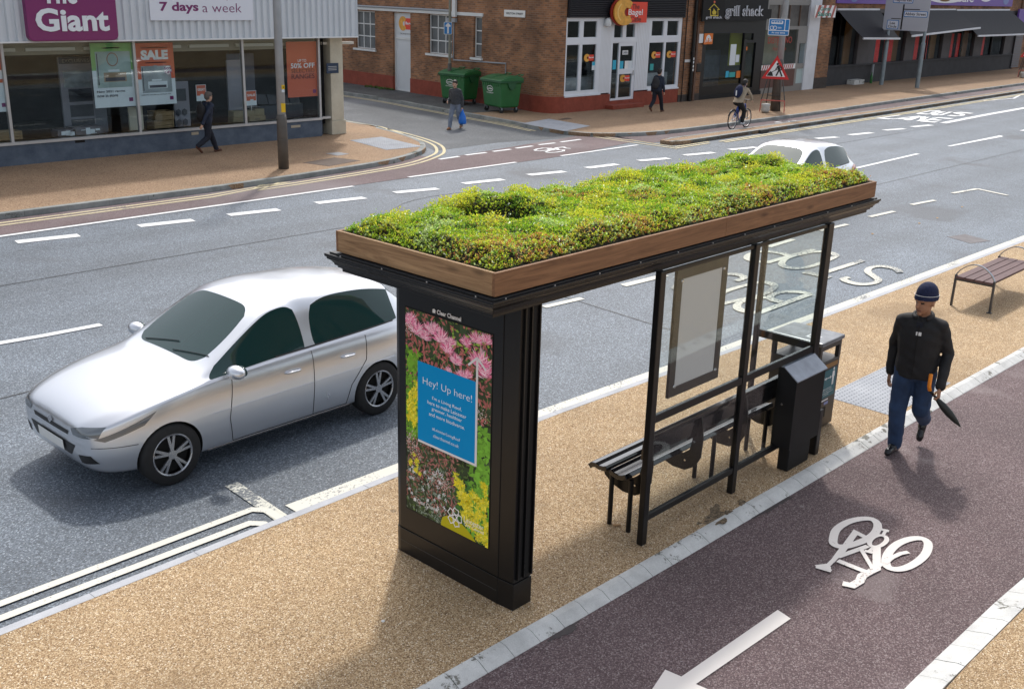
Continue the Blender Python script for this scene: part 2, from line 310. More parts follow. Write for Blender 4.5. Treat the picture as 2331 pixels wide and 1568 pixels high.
def slab(mb, pts, z0, z1, mi=0):
    a = sum(pts[i][0] * pts[(i + 1) % len(pts)][1] - pts[(i + 1) % len(pts)][0] * pts[i][1] for i in range(len(pts)))
    if a < 0: pts = pts[::-1]
    mb.prism(pts, (0, 0, z0), (1, 0, 0), (0, 1, 0), (0, 0, z1 - z0), mi)
def tri_fix(o):
    bm = bmesh.new(); bm.from_mesh(o.data); bmesh.ops.triangulate(bm, faces=[f for f in bm.faces if len(f.verts) > 4]); bm.to_mesh(o.data); bm.free()

# text turned into mesh and fitted to a rectangle: origin o (lower left), ux = whole width vector, uy = whole height vector
def text(s, o, ux, uy, m, name='lettering', parent=None, bold=0., depth=0.0, lift=.002, keep=False, serif=False):
    cu = bpy.data.curves.new('t', 'FONT'); cu.body = s; cu.size = 1; cu.offset = bold; cu.resolution_u = 3; cu.space_line = .95
    if depth: cu.extrude = .5
    ob = bpy.data.objects.new('t', cu); sc.collection.objects.link(ob); dg = bpy.context.evaluated_depsgraph_get(); dg.update()
    me = bpy.data.meshes.new_from_object(ob.evaluated_get(dg)); bpy.data.objects.remove(ob); bpy.data.curves.remove(cu)
    n = len(me.vertices); c = np.zeros(n * 3); me.vertices.foreach_get('co', c); c = c.reshape(-1, 3)
    lo, hi = c.min(0), c.max(0); o, ux, uy = Vector(o), Vector(ux), Vector(uy); nn = ux.cross(uy).normalized()
    o = o + nn * lift
    x = (c[:, 0] - lo[0]) / (hi[0] - lo[0]); y = (c[:, 1] - lo[1]) / (hi[1] - lo[1]); zz = (c[:, 2] + .5) * depth if depth else c[:, 2] * 0
    w_ = np.outer(x, ux) + np.outer(y, uy) + np.outer(zz, nn) + np.array(o)
    me.vertices.foreach_set('co', w_.astype(np.float32).ravel()); me.update()
    return finish(name, me, m, parent)
def ftext(s, r, Y, m, parent, **k):
    x0, x1, z0, z1 = r; return text(s, (x0, Y, z0), (x1 - x0, 0, 0), (0, 0, z1 - z0), m, parent=parent, **k)

def bake(o, mods):
    for t, kw in mods:
        md = o.modifiers.new('m', t)
        for a, b in kw.items(): setattr(md, a, b)
    bpy.context.view_layer.update(); dg = bpy.context.evaluated_depsgraph_get(); dg.update()
    me = bpy.data.meshes.new_from_object(o.evaluated_get(dg), preserve_all_data_layers=True, depsgraph=dg); old = o.data; o.modifiers.clear(); o.data = me; bpy.data.meshes.remove(old); return o
# ---------------- ground, roads, kerbs, markings ----------------
ZR = -.12; ZT = -.05
def struct(mb, name, m, **k): return tag(mb.build(name, m, **k), kind='structure')
g = MB(); sheet(g, [(-400, -400), (600, -400), (600, 600), (-400, 600)], -.2); struct(g, 'ground', 'old_asphalt')
g = MB(); sheet(g, [(-60, 6.2), (-60, 90), (200, 90), (200, 6.2)], ZR); struct(g, 'road', 'asphalt')
ped = [(-60, 4.53), (4, 4.52), (6.8, 4.45), (10, 4.39), (12, 4.345), (15, 4.25), (24, 4.02), (60, 3.1)]
kr = [(-60, 7.05), (2.3, 7.075), (6, 7.085), (8.2, 7.07), (10, 7.0), (12, 6.90), (14.3, 6.82), (18, 6.72), (22, 6.62), (30, 6.4), (60, 5.6)]
g = MB(); slab(g, ped + kr[::-1], -.2, 0.0); o = struct(g, 'pavement', 'resin_gravel'); tri_fix(o)
g = MB(); sheet(g, [(x, y - .1) for x, y in ped] + [(60, .6), (15, 1.75), (9, 2.12), (4, 2.2), (-60, 2.3)], ZT); o = struct(g, 'cycle_track', 'maroon'); tri_fix(o)
g = MB(); slab(g, [(60, .35), (15, 1.5), (9, 1.9), (7, 1.96), (-60, 2.05), (-60, -60), (60, -60)], -.2, 0.0); o = struct(g, 'footway', 'resin_gravel'); tri_fix(o)

def kerb(name, line, prof, m, L=.28, gap=.006, side=1):
    # single stones swept along a line; prof = (offset across, height) cross section
    pts = [Vector((p[0], p[1])) for p in line]; seg = []; 
    for a, b in zip(pts, pts[1:]):
        l = (b - a).length; seg.append((a, (b - a) / l, l))
    mb = MB(); 
    tot = sum(s[2] for s in seg)
    def at(d):
        for a, u, l in seg:
            if d <= l: return a + u * d, u
            d -= l
        a, u, l = seg[-1]; return a + u * l, u
    n = int(tot / L)
    for i in range(n):
        p0, u0 = at(i * L + gap / 2); p1, u1 = at((i + 1) * L - gap / 2); dz = random.uniform(-.0015, .0015)
        vs = []
        for p, u in ((p0, u0), (p1, u1)):
            nn = Vector((-u.y, u.x)) * side
            vs += [(p.x + nn.x * c, p.y + nn.y * c, z + dz) for c, z in prof]
        k = len(prof); fs = [(j, (j + 1) % k, k + (j + 1) % k, k + j) for j in range(k)] + [tuple(range(k)), tuple(range(k, 2 * k))]
        mb.add(vs, fs)
    o = mb.build(name, m); bm = bmesh.new(); bm.from_mesh(o.data); bmesh.ops.recalc_face_normals(bm, faces=bm.faces); bm.to_mesh(o.data); bm.free()
    return tag(o, kind='structure')
def cut(line, a, b): return [(a, np.interp(a, [p[0] for p in line], [p[1] for p in line]))] + [p for p in line if a < p[0] < b] + [(b, np.interp(b, [p[0] for p in line], [p[1] for p in line]))]
kerb('kerb', cut(ped, -6, 45), [(.0, .004), (.0, -.1), (-.17, -.1), (-.155, -.046), (-.145, -.040), (-.06, .001), (-.03, .004)], 'kerb_stone', .27)
kerb('kerb', cut(kr, -6, 60), [(0, .003), (.085, .003), (.10, -.006), (.105, -.2), (0, -.2)], 'kerb_pale', .9, .004)
brk = [(-6, 2.02), (4, 1.99), (6.65, 1.975), (8.1, 1.935), (12, 1.72), (30, 1.0)]
kerb('kerb', brk, [(0, .004), (.05, .003), (.12, -.02), (.21, -.046), (.225, -.1), (0, -.1)], 'kerb_stone', .27)

# far left pavement and its kerb, round into the side street
lk = [(-40, 21.55), (8.1, 21.53), (13.8, 21.59), (17.3, 21.9), (19.0, 22.2), (20.4, 22.8), (21.2, 23.4), (22.0, 24.5), (22.6, 26.2), (23.0, 28.2), (23.2, 31), (23.6, 60)]
lk = smooth_pts(lk, 4)
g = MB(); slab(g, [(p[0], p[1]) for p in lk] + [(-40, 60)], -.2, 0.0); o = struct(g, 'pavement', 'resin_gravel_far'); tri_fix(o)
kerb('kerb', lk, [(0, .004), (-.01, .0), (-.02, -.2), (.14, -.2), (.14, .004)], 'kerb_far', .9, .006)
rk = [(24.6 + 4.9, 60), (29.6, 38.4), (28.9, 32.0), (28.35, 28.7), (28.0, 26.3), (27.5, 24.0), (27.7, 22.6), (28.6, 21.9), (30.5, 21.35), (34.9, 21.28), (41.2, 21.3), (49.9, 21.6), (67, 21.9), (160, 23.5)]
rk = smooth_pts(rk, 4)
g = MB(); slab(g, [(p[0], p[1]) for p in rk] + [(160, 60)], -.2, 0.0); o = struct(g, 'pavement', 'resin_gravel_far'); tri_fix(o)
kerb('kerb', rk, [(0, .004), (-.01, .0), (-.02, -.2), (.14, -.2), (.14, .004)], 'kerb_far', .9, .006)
g = MB(); sheet(g, [(28.55, 29.0), (31.2, 28.6), (32.6, 38.4), (33.2, 60), (29.75, 60), (29.75, 38.4), (29.05, 32)], .004); struct(g, 'side_pavement', 'old_asphalt')
g = MB(); sheet(g, [(23.3, 60), (23.0, 28.2), (22.3, 25.1), (21.4, 23.2), (24.3, 23.35), (27.4, 22.6), (27.6, 25), (28.4, 28.7), (29.6, 38.4), (29.4, 60)], ZR + .003); o = struct(g, 'side_street', 'dark_asphalt')
# cycle lane of the far side
up = [p for p in lk if p[0] < 20.6]
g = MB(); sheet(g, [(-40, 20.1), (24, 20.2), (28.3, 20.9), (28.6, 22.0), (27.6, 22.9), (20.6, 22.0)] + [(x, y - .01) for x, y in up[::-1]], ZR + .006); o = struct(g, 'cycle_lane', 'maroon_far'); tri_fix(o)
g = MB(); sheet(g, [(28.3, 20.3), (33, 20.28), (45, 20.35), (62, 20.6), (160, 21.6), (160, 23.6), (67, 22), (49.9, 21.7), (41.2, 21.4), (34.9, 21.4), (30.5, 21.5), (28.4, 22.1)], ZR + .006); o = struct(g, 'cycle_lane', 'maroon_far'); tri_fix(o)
# separating strip between cycle lane and road
isl = [(28.35, 19.6), (28.9, 19.45), (33.7, 19.5), (45, 19.62), (61.7, 20.0), (120, 21.0)]
isf = [(120, 21.6), (61.7, 20.5), (45, 20.2), (33.7, 20.15), (28.9, 20.2), (28.35, 20.05)]
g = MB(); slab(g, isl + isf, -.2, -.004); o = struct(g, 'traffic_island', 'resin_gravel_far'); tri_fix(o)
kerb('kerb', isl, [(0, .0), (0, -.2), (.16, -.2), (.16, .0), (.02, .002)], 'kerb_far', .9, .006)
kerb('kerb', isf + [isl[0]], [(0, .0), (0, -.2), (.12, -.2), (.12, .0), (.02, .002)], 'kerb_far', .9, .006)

def mark(name, lines, w, m, z=ZR, dz=.010, closed=False, k=0, tallx=1.):
    mb = MB()   # tallx: lettering stretched along the road has broader cross strokes
    for L_ in lines:
        ww = w
        if isinstance(L_[-1], (int, float)): ww = L_[-1]; L_ = L_[:-1]
        pts = [G(*p, z) for p in L_]
        if k: pts = smooth_pts(pts, k, closed)
        pts = [(a / tallx, b) for a, b in pts]; n0 = len(mb.v); stroke(mb, pts, ww, z + dz, closed)
        for i in range(n0, len(mb.v)): v = mb.v[i]; mb.v[i] = (v[0] * tallx, v[1], v[2])
    return struct(mb, name, m)
def D0(*a): return [(0, a[i], a[i + 1]) for i in range(0, len(a), 2)]
def C(k, *a): return [(k, a[i], a[i + 1]) for i in range(0, len(a), 2)]
def wmark(name, lines, w, m, z=ZR, dz=.010, k=0):
    mb = MB()
    for L_ in lines: stroke(mb, smooth_pts(L_, k) if k else L_, w, z + dz)
    return struct(mb, name, m)
# broken white line of the far lane, one row
dl = [D0(37, 552, 180, 536.5), D0(316, 515.5, 440, 502), D0(520, 490.5, 635, 478), D0(720, 463.5, 830, 451), D0(898, 439.5, 997, 430.5), D0(1055, 419, 1145, 409.5), D0(1203, 399.5, 1285, 391.5), D0(1335, 383.5, 1405, 375), C(8, 360, 251, 590, 232), C(8, 710, 209, 935, 188), C(8, 1055, 166, 1260, 147), C(5, 120, 1480, 345, 1463), C(5, 475, 1440, 715, 1415), C(5, 845, 1390, 1055, 1373), C(5, 1140, 1354, 1345, 1334)]
mark('lane_markings', dl, .27, 'road_white')
mark('lane_markings', [D0(-60, 788, 0, 782, 100, 765, 230, 740), D0(1950, 383.5, 2090, 351), D0(2160, 334, 2280, 311.5), C(5, 1600, 1547, 2090, 1448), C(5, 2300, 1396, 2500, 1352)], .13, 'road_white')
wmark('cycle_lane_line', [[(-30, 20.05), (7.5, 20.06), (15.87, 20.1)]], .12, 'road_white')
mark('cycle_lane_line', [D0(930, 404.5, 1175, 370.5), D0(1277, 356, 1452, 331)], .12, 'road_white')
mark('give_way_line', [C(16, 205, 492, 515, 446), C(16, 622, 425, 943, 385), C(16, 1048, 367, 1325, 332), C(16, 1408, 316, 1670, 280), C(16, 1765, 262, 2020, 233), C(16, 2110, 219, 2420, 178)], .13, 'road_white')
mark('bus_lane_line', [C(15, 1480, 423, 2331, 258) + C(5, 2420, 1138)], .28, 'road_white')
cyc = [C(16, 1695, 350, 1740, 330, 1830, 316, 1950, 318, 1970, 330, 1900, 348, 1790, 360, 1695, 355), C(16, 1870, 375, 1940, 352, 2060, 342, 2160, 345, 2150, 362, 2050, 380, 1930, 388, 1875, 380), C(16, 1960, 350, 2040, 312, 2140, 300, 2200, 318, 2265, 322), C(16, 2040, 312, 2080, 345), C(16, 2120, 302, 2180, 298), C(16, 1900, 318, 1960, 350)]
mark('cycle_symbol', cyc, .085, 'road_white', dz=.012)
mark('cycle_symbol', [C(4, 1830, 1357, 1900, 1345, 1990, 1345, 2000, 1355, 1900, 1362, 1830, 1357), C(4, 1930, 1345, 2080, 1338), C(4, 1960, 1355, 2060, 1345)], .07, 'road_white', dz=.012)
bl = [C(15, 985, 240, 1230, 190, 1370, 190, 1400, 205, 1260, 215), C(15, 1260, 215, 1310, 228, 1270, 245, 1180, 252, 985, 242),
      C(15, 1500, 205, 1300, 258, 1330, 270, 1440, 268, 1630, 208), C(15, 2035, 240, 1920, 228, 1800, 218, 1720, 222, 1740, 235, 1860, 258, 1840, 278, 1720, 288, 1590, 275),
      C(15, 655, 272, 250, 328, 480, 346), C(15, 500, 350, 970, 296, 760, 368), C(15, 640, 338, 830, 348), C(15, 820, 372, 1030, 298), C(15, 1010, 388, 1180, 310), C(15, 1100, 300, 1080, 372), C(15, 1090, 390, 1300, 322, 1100, 392), C(15, 1655, 342, 1380, 322, 1100, 390, 1360, 410), C(15, 1290, 358, 1430, 372)]
mark('bus_lane_lettering', bl, .13, 'road_white', dz=.012, tallx=3.5)
mark('zigzag_line', [C(5, 1905, 1075, 2025, 1080), C(5, 1905, 1075, 2220, 1052, 2290, 1015, 2400, 1000)], .12, 'road_white')
# double yellow lines
def par(line, off):
    A, B = offset_line(line, off * 2); return [tuple(a) for a in A]
ly = [(p[0], p[1]) for p in lk if p[0] < 23.25]
wmark('yellow_lines', [par(ly, -.33), par(ly, -.55)], .09, 'road_yellow')
ry = [(p[0], p[1]) for p in rk if p[0] < 30 and p[1] > 24.2]
wmark('yellow_lines', [par(ry, -.25), par(ry, -.45)], .09, 'road_yellow')
mark('yellow_lines', [C(3, 700, 1318, 1100, 1395, 1700, 1480, 2240, 1562) + C(8, 300, 108, 600, 150, 640, 156, 900, 115), C(3, 720, 1308, 1120, 1380, 1700, 1462, 2240, 1545) + C(8, 300, 92, 600, 138, 640, 143, 900, 103)], .09, 'road_yellow')
wmark('yellow_lines', [[(30.4, 19.12), (34, 19.2), (45, 19.32), (62, 19.7), (120, 20.7)], [(30.4, 18.92), (34, 19.0), (45, 19.12), (62, 19.5), (120, 20.5)]], .10, 'road_yellow')
# near side: double lines, bus cage
wmark('yellow_lines', [[(-30, 7.46), (2.4, 7.47), (4.62, 7.45), (4.70, 7.36), (4.70, 7.22)], [(-30, 7.66), (2.4, 7.67), (4.78, 7.66), (4.87, 7.55), (4.87, 7.22)]], .085, 'road_cream')
wmark('bus_stop_line', [[(5.05, 7.42), (6.3, 7.40), (8.2, 7.38), (10, 7.31), (12, 7.20), (14.3, 7.13), (18, 7.03), (22, 6.93), (30, 6.71), (60, 5.9)]], .20, 'road_cream')
mark('bus_stop_line', [D0(527, 1103, 645, 1183)], .14, 'road_cream_worn')
mark('bus_stop_line', [D0(1238, 700, 1325, 680), C(8, 245, 1208, 570, 1128), D0(1418, 650, 1497, 631), C(7, 205, 370, 410, 308), C(7, 630, 235, 860, 182), C(7, 1045, 120, 1250, 74), C(7, 1395, 20, 1520, -6), C(0, 2168, 441, 2225, 431), C(0, 2225, 431, 2294, 446), C(0, 2075, 467, 2128, 457)], .12, 'road_cream')
bs = [C(7, 1300, 587, 1255, 553, 1140, 533, 1050, 547, 1030, 580, 1085, 620, 1120, 650, 1080, 675, 980, 685, 880, 668, 825, 640, 875, 625),
      C(7, 770, 448, 700, 482, 560, 533, 460, 550, 360, 543, 312, 515, 345, 472, 430, 443, 560, 415, 660, 412, 740, 425, 770, 448),
      C(7, 380, 452, 330, 430, 220, 412, 100, 415, 35, 440, 30, 470, 100, 492, 190, 500),
      C(9, 1430, 578, 1330, 562, 1190, 566, 1115, 600, 1140, 625, 1205, 640), C(9, 1120, 603, 980, 615, 880, 645, 862, 685, 920, 712, 1030, 725),
      C(9, 700, 600, 800, 548, 1010, 492, 1090, 490, 1150, 515, 1110, 560, 1000, 598, 800, 642, 700, 670),
      C(9, 850, 478, 915, 455, 870, 430, 760, 425, 620, 450, 590, 480, 540, 520, 430, 545, 385, 530, 400, 505)]
mark('bus_stop_lettering', bs, .105, 'road_cream_worn', dz=.014, k=3, tallx=1.7)
mark('bus_stop_lettering', [C(7, 500, 582, 718, 628), C(7, 610, 606, 990, 484), C(7, 185, 505, 580, 392), C(9, 1025, 725, 1430, 578)], .12, 'road_cream_worn', dz=.013, tallx=1.5)
# near cycle symbol and arrow on the track
cs = [C(6, 402, 485, 425, 415, 500, 362, 600, 335, 685, 338, 725, 375, 712, 430, 655, 478, 560, 518, 470, 538, 412, 522), C(6, 785, 640, 810, 575, 870, 518, 960, 482, 1045, 478, 1092, 512, 1080, 580, 1025, 640, 940, 688, 860, 702, 800, 685)]
mb = MB()
for c_ in cs: stroke(mb, smooth_pts([G(*p, ZT) for p in c_], 4, True), .075, ZT + .008, True)
stroke(mb, smooth_pts([G(*p, ZT) for p in C(6, 668, 500, 692, 472, 740, 455, 785, 468, 788, 498, 750, 530, 700, 542, 670, 525)], 3, True), .042, ZT + .009, True)
for c_, w_ in [(C(6, 655, 478, 565, 432, 435, 612), .058), (C(6, 435, 612, 655, 532), .05), (C(6, 435, 640, 655, 728), .062), (C(6, 350, 690, 430, 612), .04), (C(6, 395, 650, 470, 545), .04), (C(6, 278, 684, 372, 672), .05), (C(6, 278, 684, 388, 716), .05), (C(6, 330, 690, 385, 700), .06),
                (C(6, 718, 535, 718, 700, 640, 738), .068), (C(6, 600, 548, 690, 700, 780, 655), .04), (C(6, 655, 728, 612, 752, 595, 790, 540, 822, 470, 806), .075), (C(6, 780, 660, 830, 618, 890, 590, 950, 578), .046), (C(6, 765, 455, 785, 420), .03), (C(6, 752, 412, 808, 426), .045), (C(6, 692, 545, 662, 572), .03), (C(6, 630, 568, 688, 582), .045)]:
    stroke(mb, [G(*p, ZT) for p in c_], w_, ZT + .0095 + random.uniform(0, .003))
struct(mb, 'cycle_symbol', 'track_white')
A1, A2, B1, B2, C1 = [Vector(G(0, x, y, ZT)) for x, y in ((1770, 1389), (1800, 1409), (1551, 1541), (1584, 1558), (1514, 1525))]
cB = (B1 + B2) / 2; C2 = cB * 2 - C1; tip = cB - ((A1 + A2) / 2 - cB).normalized() * .62
mb = MB(); sheet(mb, [tuple(v) for v in (A1, A2, B2, C2, tip, C1, B1)], ZT + .008)
o = struct(mb, 'track_arrow', 'track_white'); tri_fix(o)

# tactile paving with real studs
def tactile(quad, z, nx, ny, r, name='tactile_paving'):
    mb = MB(); P = [Vector(p) for p in quad]; sheet(mb, [tuple(p) for p in P], z)
    for i in range(nx):
        for j in range(ny):
            u, v = (i + .5) / nx, (j + .5) / ny; p = (P[0] * (1 - u) + P[1] * u) * (1 - v) + (P[3] * (1 - u) + P[2] * u) * v
            mb.tube([(p.x, p.y, z), (p.x, p.y, z + .006)], [r, r * .75], 6)
    return struct(mb, name, 'tactile')
tactile([(11.15, 4.42), (12.75, 4.38), (12.75, 5.22), (11.15, 5.26)], .004, 26, 14, .012)
qd = [G(*p, 0) for p in C(3, 1130, 1365, 1600, 1452, 1890, 1395, 1430, 1315)]; tactile(qd, .006, 22, 18, .03)
qd = [G(*p, 0) for p in D0(796, 320, 880, 342, 962, 334, 868, 312)]; tactile(qd, .006, 22, 18, .03)

def cover(name, quad, label, m, z=.004, frame=True):
    P = [Vector(p) for p in quad]; mb = MB(); c = sum(P, Vector((0, 0))) / 4
    slab(mb, [tuple(p) for p in P], z - .03, z + .001)
    o = tag(mb.build(name, m), label, 'manhole cover', 'covers set in the paving')
    return o
mat('cover_iron', (.085, .055, .04), .7, 0, .3, 5); mat('cover_grey', (.24, .25, .27), .6, 0, .2, 5); mat('cover_road', (.13, .12, .125), .7, 0, .25, 6)
cover('manhole_cover', [G(*p) for p in D0(690, 371, 748, 379, 820, 366, 762, 359)], 'large rusty brown manhole cover in the gravel pavement near the lamp post', 'cover_iron')
cover('manhole_cover', [G(*p) for p in D0(741, 350, 768, 355, 795, 351, 770, 347)], 'small grey manhole cover in the gravel pavement near the cream column', 'cover_grey')
cover('manhole_cover', [G(*p) for p in C(3, 1535, 1320, 1580, 1328, 1690, 1312, 1640, 1303)], 'small dark manhole cover by the tactile paving below the curved brick corner', 'cover_iron')
cover('manhole_cover', [G(*p, ZR) for p in C(7, 1690, 283, 1890, 340, 2050, 318, 1840, 262)], 'worn square manhole cover in the road beyond the bus stop lettering', 'cover_road', ZR + .004)
cover('manhole_cover', [G(*p) for p in D0(878, 1300, 884, 1302, 888, 1299, 882, 1297)], 'tiny metal stud in the gravel by the advert panel', 'cover_grey') if 0 else None
gv = MB(); gx, gy = G(4, 1700, 1450, -.06); gv.box(gx - .28, gx + .28, gy - .1, gy + .02, -.11, .003)
for i in range(6): gv.box(gx - .24 + i * .085, gx - .2 + i * .085, gy - .104, gy - .1, -.1, -.02)
tag(gv.build('kerb_drain', mat('drain_iron', (.05, .045, .04), .7)), 'dark iron drain grating set in the kerb of the island strip', 'drain')
# fallen leaves and litter
mb = MB()
for k, x, y in [(7, 1610, 130), (7, 1460, 175), (7, 1070, 262), (7, 1815, 38)]:
    px, py = G(k, x, y, ZR); mb.poly([(px - .04, py, ZR + .01), (px, py - .025, ZR + .014), (px + .05, py, ZR + .012), (px, py + .03, ZR + .02)])
tag(mb.build('fallen_leaves', mat('leaf_yellow', (.45, .25, .05), .7)), 'few yellow fallen leaves on the asphalt', 'leaves', kind='stuff')
px, py = G(11, 325, 1320); mb = MB().tube([(px - .03, py + .02, .012), (px + .03, py - .02, .012)], [.011, .009], 8)
tag(mb.build('cigarette_stub', mat('stub', (.5, .3, .15), .8)), 'small brown stub lying on the gravel between the bench legs', 'litter')
px, py = G(0, 872, 1836 * .77); mb = MB().lathe([(.012, 0), (.016, .004), (.008, .012)], (px, py, 0), 7)
tag(mb.build('litter_scrap', mat('scrap', (.75, .74, .72), .8)), 'small white scrap on the gravel in the foreground', 'litter')

# dark damp patches with edges of their own
ground_mat('gravel_damp', [(0, (.05, .035, .02)), (.5, (.13, .09, .05)), (1, (.26, .19, .12))], 80, bump=.8)
def blob(mb, cx, cy, rx, ry, rot, z, sd):
    r_ = random.Random(sd); n = 34; P = []
    for i in range(n):
        a = 2 * math.pi * i / n; k = 1 + .22 * math.sin(3 * a + sd) + .16 * math.sin(7 * a + 2 * sd) + r_.uniform(-.14, .14); x, y = rx * k * math.cos(a), ry * k * math.sin(a); P.append((cx + x * math.cos(rot) - y * math.sin(rot), cy + x * math.sin(rot) + y * math.cos(rot)))
    sheet(mb, P, z)
mb = MB()
for i, (k, x, y, rx, ry, rt) in enumerate(((11, 1090, 1245, .20, .085, .5), (11, 1040, 1290, .07, .04, .2), (11, 1180, 1215, .05, .03, 0), (11, 960, 1300, .03, .02, 0), (11, 1290, 1140, .06, .035, .4))): blob(mb, *G(k, x, y), rx, ry, rt, .0035 + i * .0001, i + 1)
o = struct(mb, 'damp_patches', 'gravel_damp'); tri_fix(o)
mb = MB()
for i, (x, y) in enumerate(((8.26, 4.26), (8.40, 4.255), (8.1, 4.27), (5.3, 4.30))): blob(mb, x, y, .16, .035, 0, ZT + .003 + i * .0001, i + 9)
for i, (k, x, y, r_) in enumerate(((0, 1710, 1160, .03),)): blob(mb, *G(k, x, y, ZT), r_ * 1.6, r_, .3, ZT + .0035 + i * .0001, i + 20)
o = struct(mb, 'damp_patches', mat('damp_track', (.045, .035, .036), .7, 0, .3, 30)); tri_fix(o)

mb = MB()
for ln in ([(2, 11.9), (9, 12.05), (14.5, 11.95), (30, 11.85), (60, 11.6)], [(-10, 16.6), (6, 16.7), (20, 16.55), (45, 16.3)], [(12.2, 7.9), (12.5, 11.9)], [(14.6, 14.2), (15.0, 17.5), (17.9, 17.6), (17.6, 14.1), (14.6, 14.2)]): stroke(mb, smooth_pts(ln, 6), .025, ZR + .004)
struct(mb, 'road_seams', mat('seam_tar', (.035, .038, .042), .5))
# ---------------- bus shelter ----------------
mat('black_metal', (.007, .007, .008), .34, 0, .15, 3, spec=.4); mat('black_matt', (.009, .009, .010), .6, 0, .2, 5, spec=.3); mat('roof_felt', (.02, .021, .024), .55, 0, .4, 12, .4)
mat('black_slot', (.004, .004, .004), .8); mat('steel_bolt', (.6, .6, .6), .25, 1); mat('white_ink', (.82, .82, .82), .5); mat('paper', (.56, .55, .565), .7, emit=None)
sh = thing('bus_shelter', 'black bus shelter with advert panel, glass walls and flat roof carrying plants', 'bus shelter', (7.3, 5.3, 0))
X0, X1, Y0, Y1, ZC = 4.733, 10.413, 4.570, 6.371, 2.562
prof = [(.0, 0), (.0, -.02), (.012, -.028), (.012, -.040), (.035, -.055), (.05, -.075), (.055, -.09), (.07, -.096), (.072, -.108), (.095, -.118), (.095, -.142), (.25, -.142)]
mb = MB(); rings = []
for i, z in prof: rings.append([(X0 + i, Y0 + i, ZC + z), (X1 - i, Y0 + i, ZC + z), (X1 - i, Y1 - i, ZC + z), (X0 + i, Y1 - i, ZC + z)])
vs = [p for r in rings for p in r]; n = len(rings)
fs = [(i * 4 + k, (i + 1) * 4 + k, (i + 1) * 4 + (k + 1) % 4, i * 4 + (k + 1) % 4) for i in range(n - 1) for k in range(4)] + [(0, 1, 2, 3), tuple(reversed([(n - 1) * 4 + k for k in range(4)]))]
mb.add(vs, fs); canopy = mb.build('canopy', 'black_metal', sh, bevel=.003)
mb = MB().box(X0 + .03, X1 - .03, Y0 + .03, Y1 - .03, ZC + .001, ZC + .012); mb.build('roof_sheet', 'roof_felt', canopy)
mb = MB(); [MB().lathe([(.006, 0), (.006, .006), (.003, .009)], (x_, y_, ZC), 8).build('screw', 'steel_bolt', canopy) for x_, y_ in [(X0 + .018 + (X1 - X0 - .036) * t, Y0 + .016) for t in np.linspace(.02, .98, 12)] + [(X0 + .016, Y0 + (Y1 - Y0) * t) for t in np.linspace(.1, .9, 4)]]
# advert panel: stadium-ended box with slots in its end
AX, AB = 5.15, 5.372
pan = []
def pnl(z0, z1, g=0.):
    return [(AX + g, 4.875), (AX + g, 5.995), (AX + .012 + g, 6.035), (AX + .04, 6.062 - g), (AB - .04, 6.062 - g), (AB - g, 6.03), (AB - g, 4.86), (AB - .012, 4.712 + g), (AX + .012 + g, 4.712 + g)]
mb = MB(); slab(mb, pnl(0, 0), .232, 2.425); ap = mb.build('advert_panel', 'black_metal', sh, bevel=.004)
mb = MB(); slab(mb, [(AX - .003, 4.875), (AX - .003, 5.995), (AX + .009, 6.038), (AX + .04, 6.066), (AB - .04, 6.066), (AB + .003, 6.03), (AB + .003, 4.86), (AB - .01, 4.708), (AX + .01, 4.708)], 0, .226); mb.build('plinth', 'black_metal', ap, bevel=.003)
mb = MB(); mb.box(AX - .0045, AX - .002, 4.876, 6.0, .112, .1155); mb.build('panel_seam', mat('seam_grey', (.06, .06, .06), .5), ap)
mb = MB(); mb.box(AX - .0035, AX + .001, 4.862, 4.866, 0, 2.42); mb.build('panel_seam', 'black_slot', ap)
mb = MB()
for xs in (AX + .055, AX + .135): mb.box(xs, xs + .036, 4.7085, 4.7105, .26, 2.415)
mb.build('slot', 'black_slot', ap)
mb = MB()
for xs in (AX + .04, AX + .105, AX + .19): mb.box(xs, xs + .012, 4.692, 4.7085, .255, 2.415)
mb.build('rib', 'black_metal', ap)
[MB().cyl((AX + .111, 4.6915, z), (AX + .111, 4.6915 - .002, z), .006, n=10).build('bolt_hole', 'black_slot', ap) for z in (.33, .38)]
# the poster: a bright picture of sedum flowers in flat colours, one layer over the other
SY1, SZ1 = PX(12, 160, 180, AX); SY0, SZ1b = PX(12, 962, 440, AX); SYb, SZ0 = PX(13, 295, 565, AX); SYc, SZ0b = PX(13, 985, 915, AX)
SY1 = (SY1 + SYb) / 2; SY0 = (SY0 + SYc) / 2; SZ1 = (SZ1 + SZ1b) / 2; SZ0 = (SZ0 + SZ0b) / 2
FX = AX - .004
def sp(k, x, y, lift=.0): yy, zz = PX(k, x, y, FX); return (FX - lift, yy, zz)
class Pic:
    def __init__(s): s.v = []; s.f = []; s.c = []; s.lay = 0
    def poly(s, pts, col, lift):
        n = len(s.v); pts = [(min(max(y, SY0), SY1), min(max(z, SZ0), SZ1)) for y, z in pts]
        s.v += [(FX - lift, y, z) for y, z in pts]; s.f.append(tuple(range(n, n + len(pts)))); s.c += [col] * len(pts)
    def build(s, name, m, parent):
        me = bpy.data.meshes.new(name); me.from_pydata(s.v, [], s.f); ca = me.color_attributes.new('Col', 'FLOAT_COLOR', 'POINT'); ca.data.foreach_set('color', [c for t in s.c for c in (*t, 1)]); me.update()
        return finish(name, me, m, parent)
mat('poster_ink', (1, 1, 1), .5, 0, emit=(1, 1, 1), es=.06, attr='Col', spec=.2)
scr = MB().box(AX - .0035, AX - .0005, SY0 - .008, SY1 + .008, SZ0 - .008, SZ1 + .008).build('screen', 'black_slot', ap)
pc = Pic(); pr = random.Random(3)
def jit(c, a=.25): k = 1 + pr.uniform(-a, a); return tuple(min(1, max(0, v * k)) for v in c)
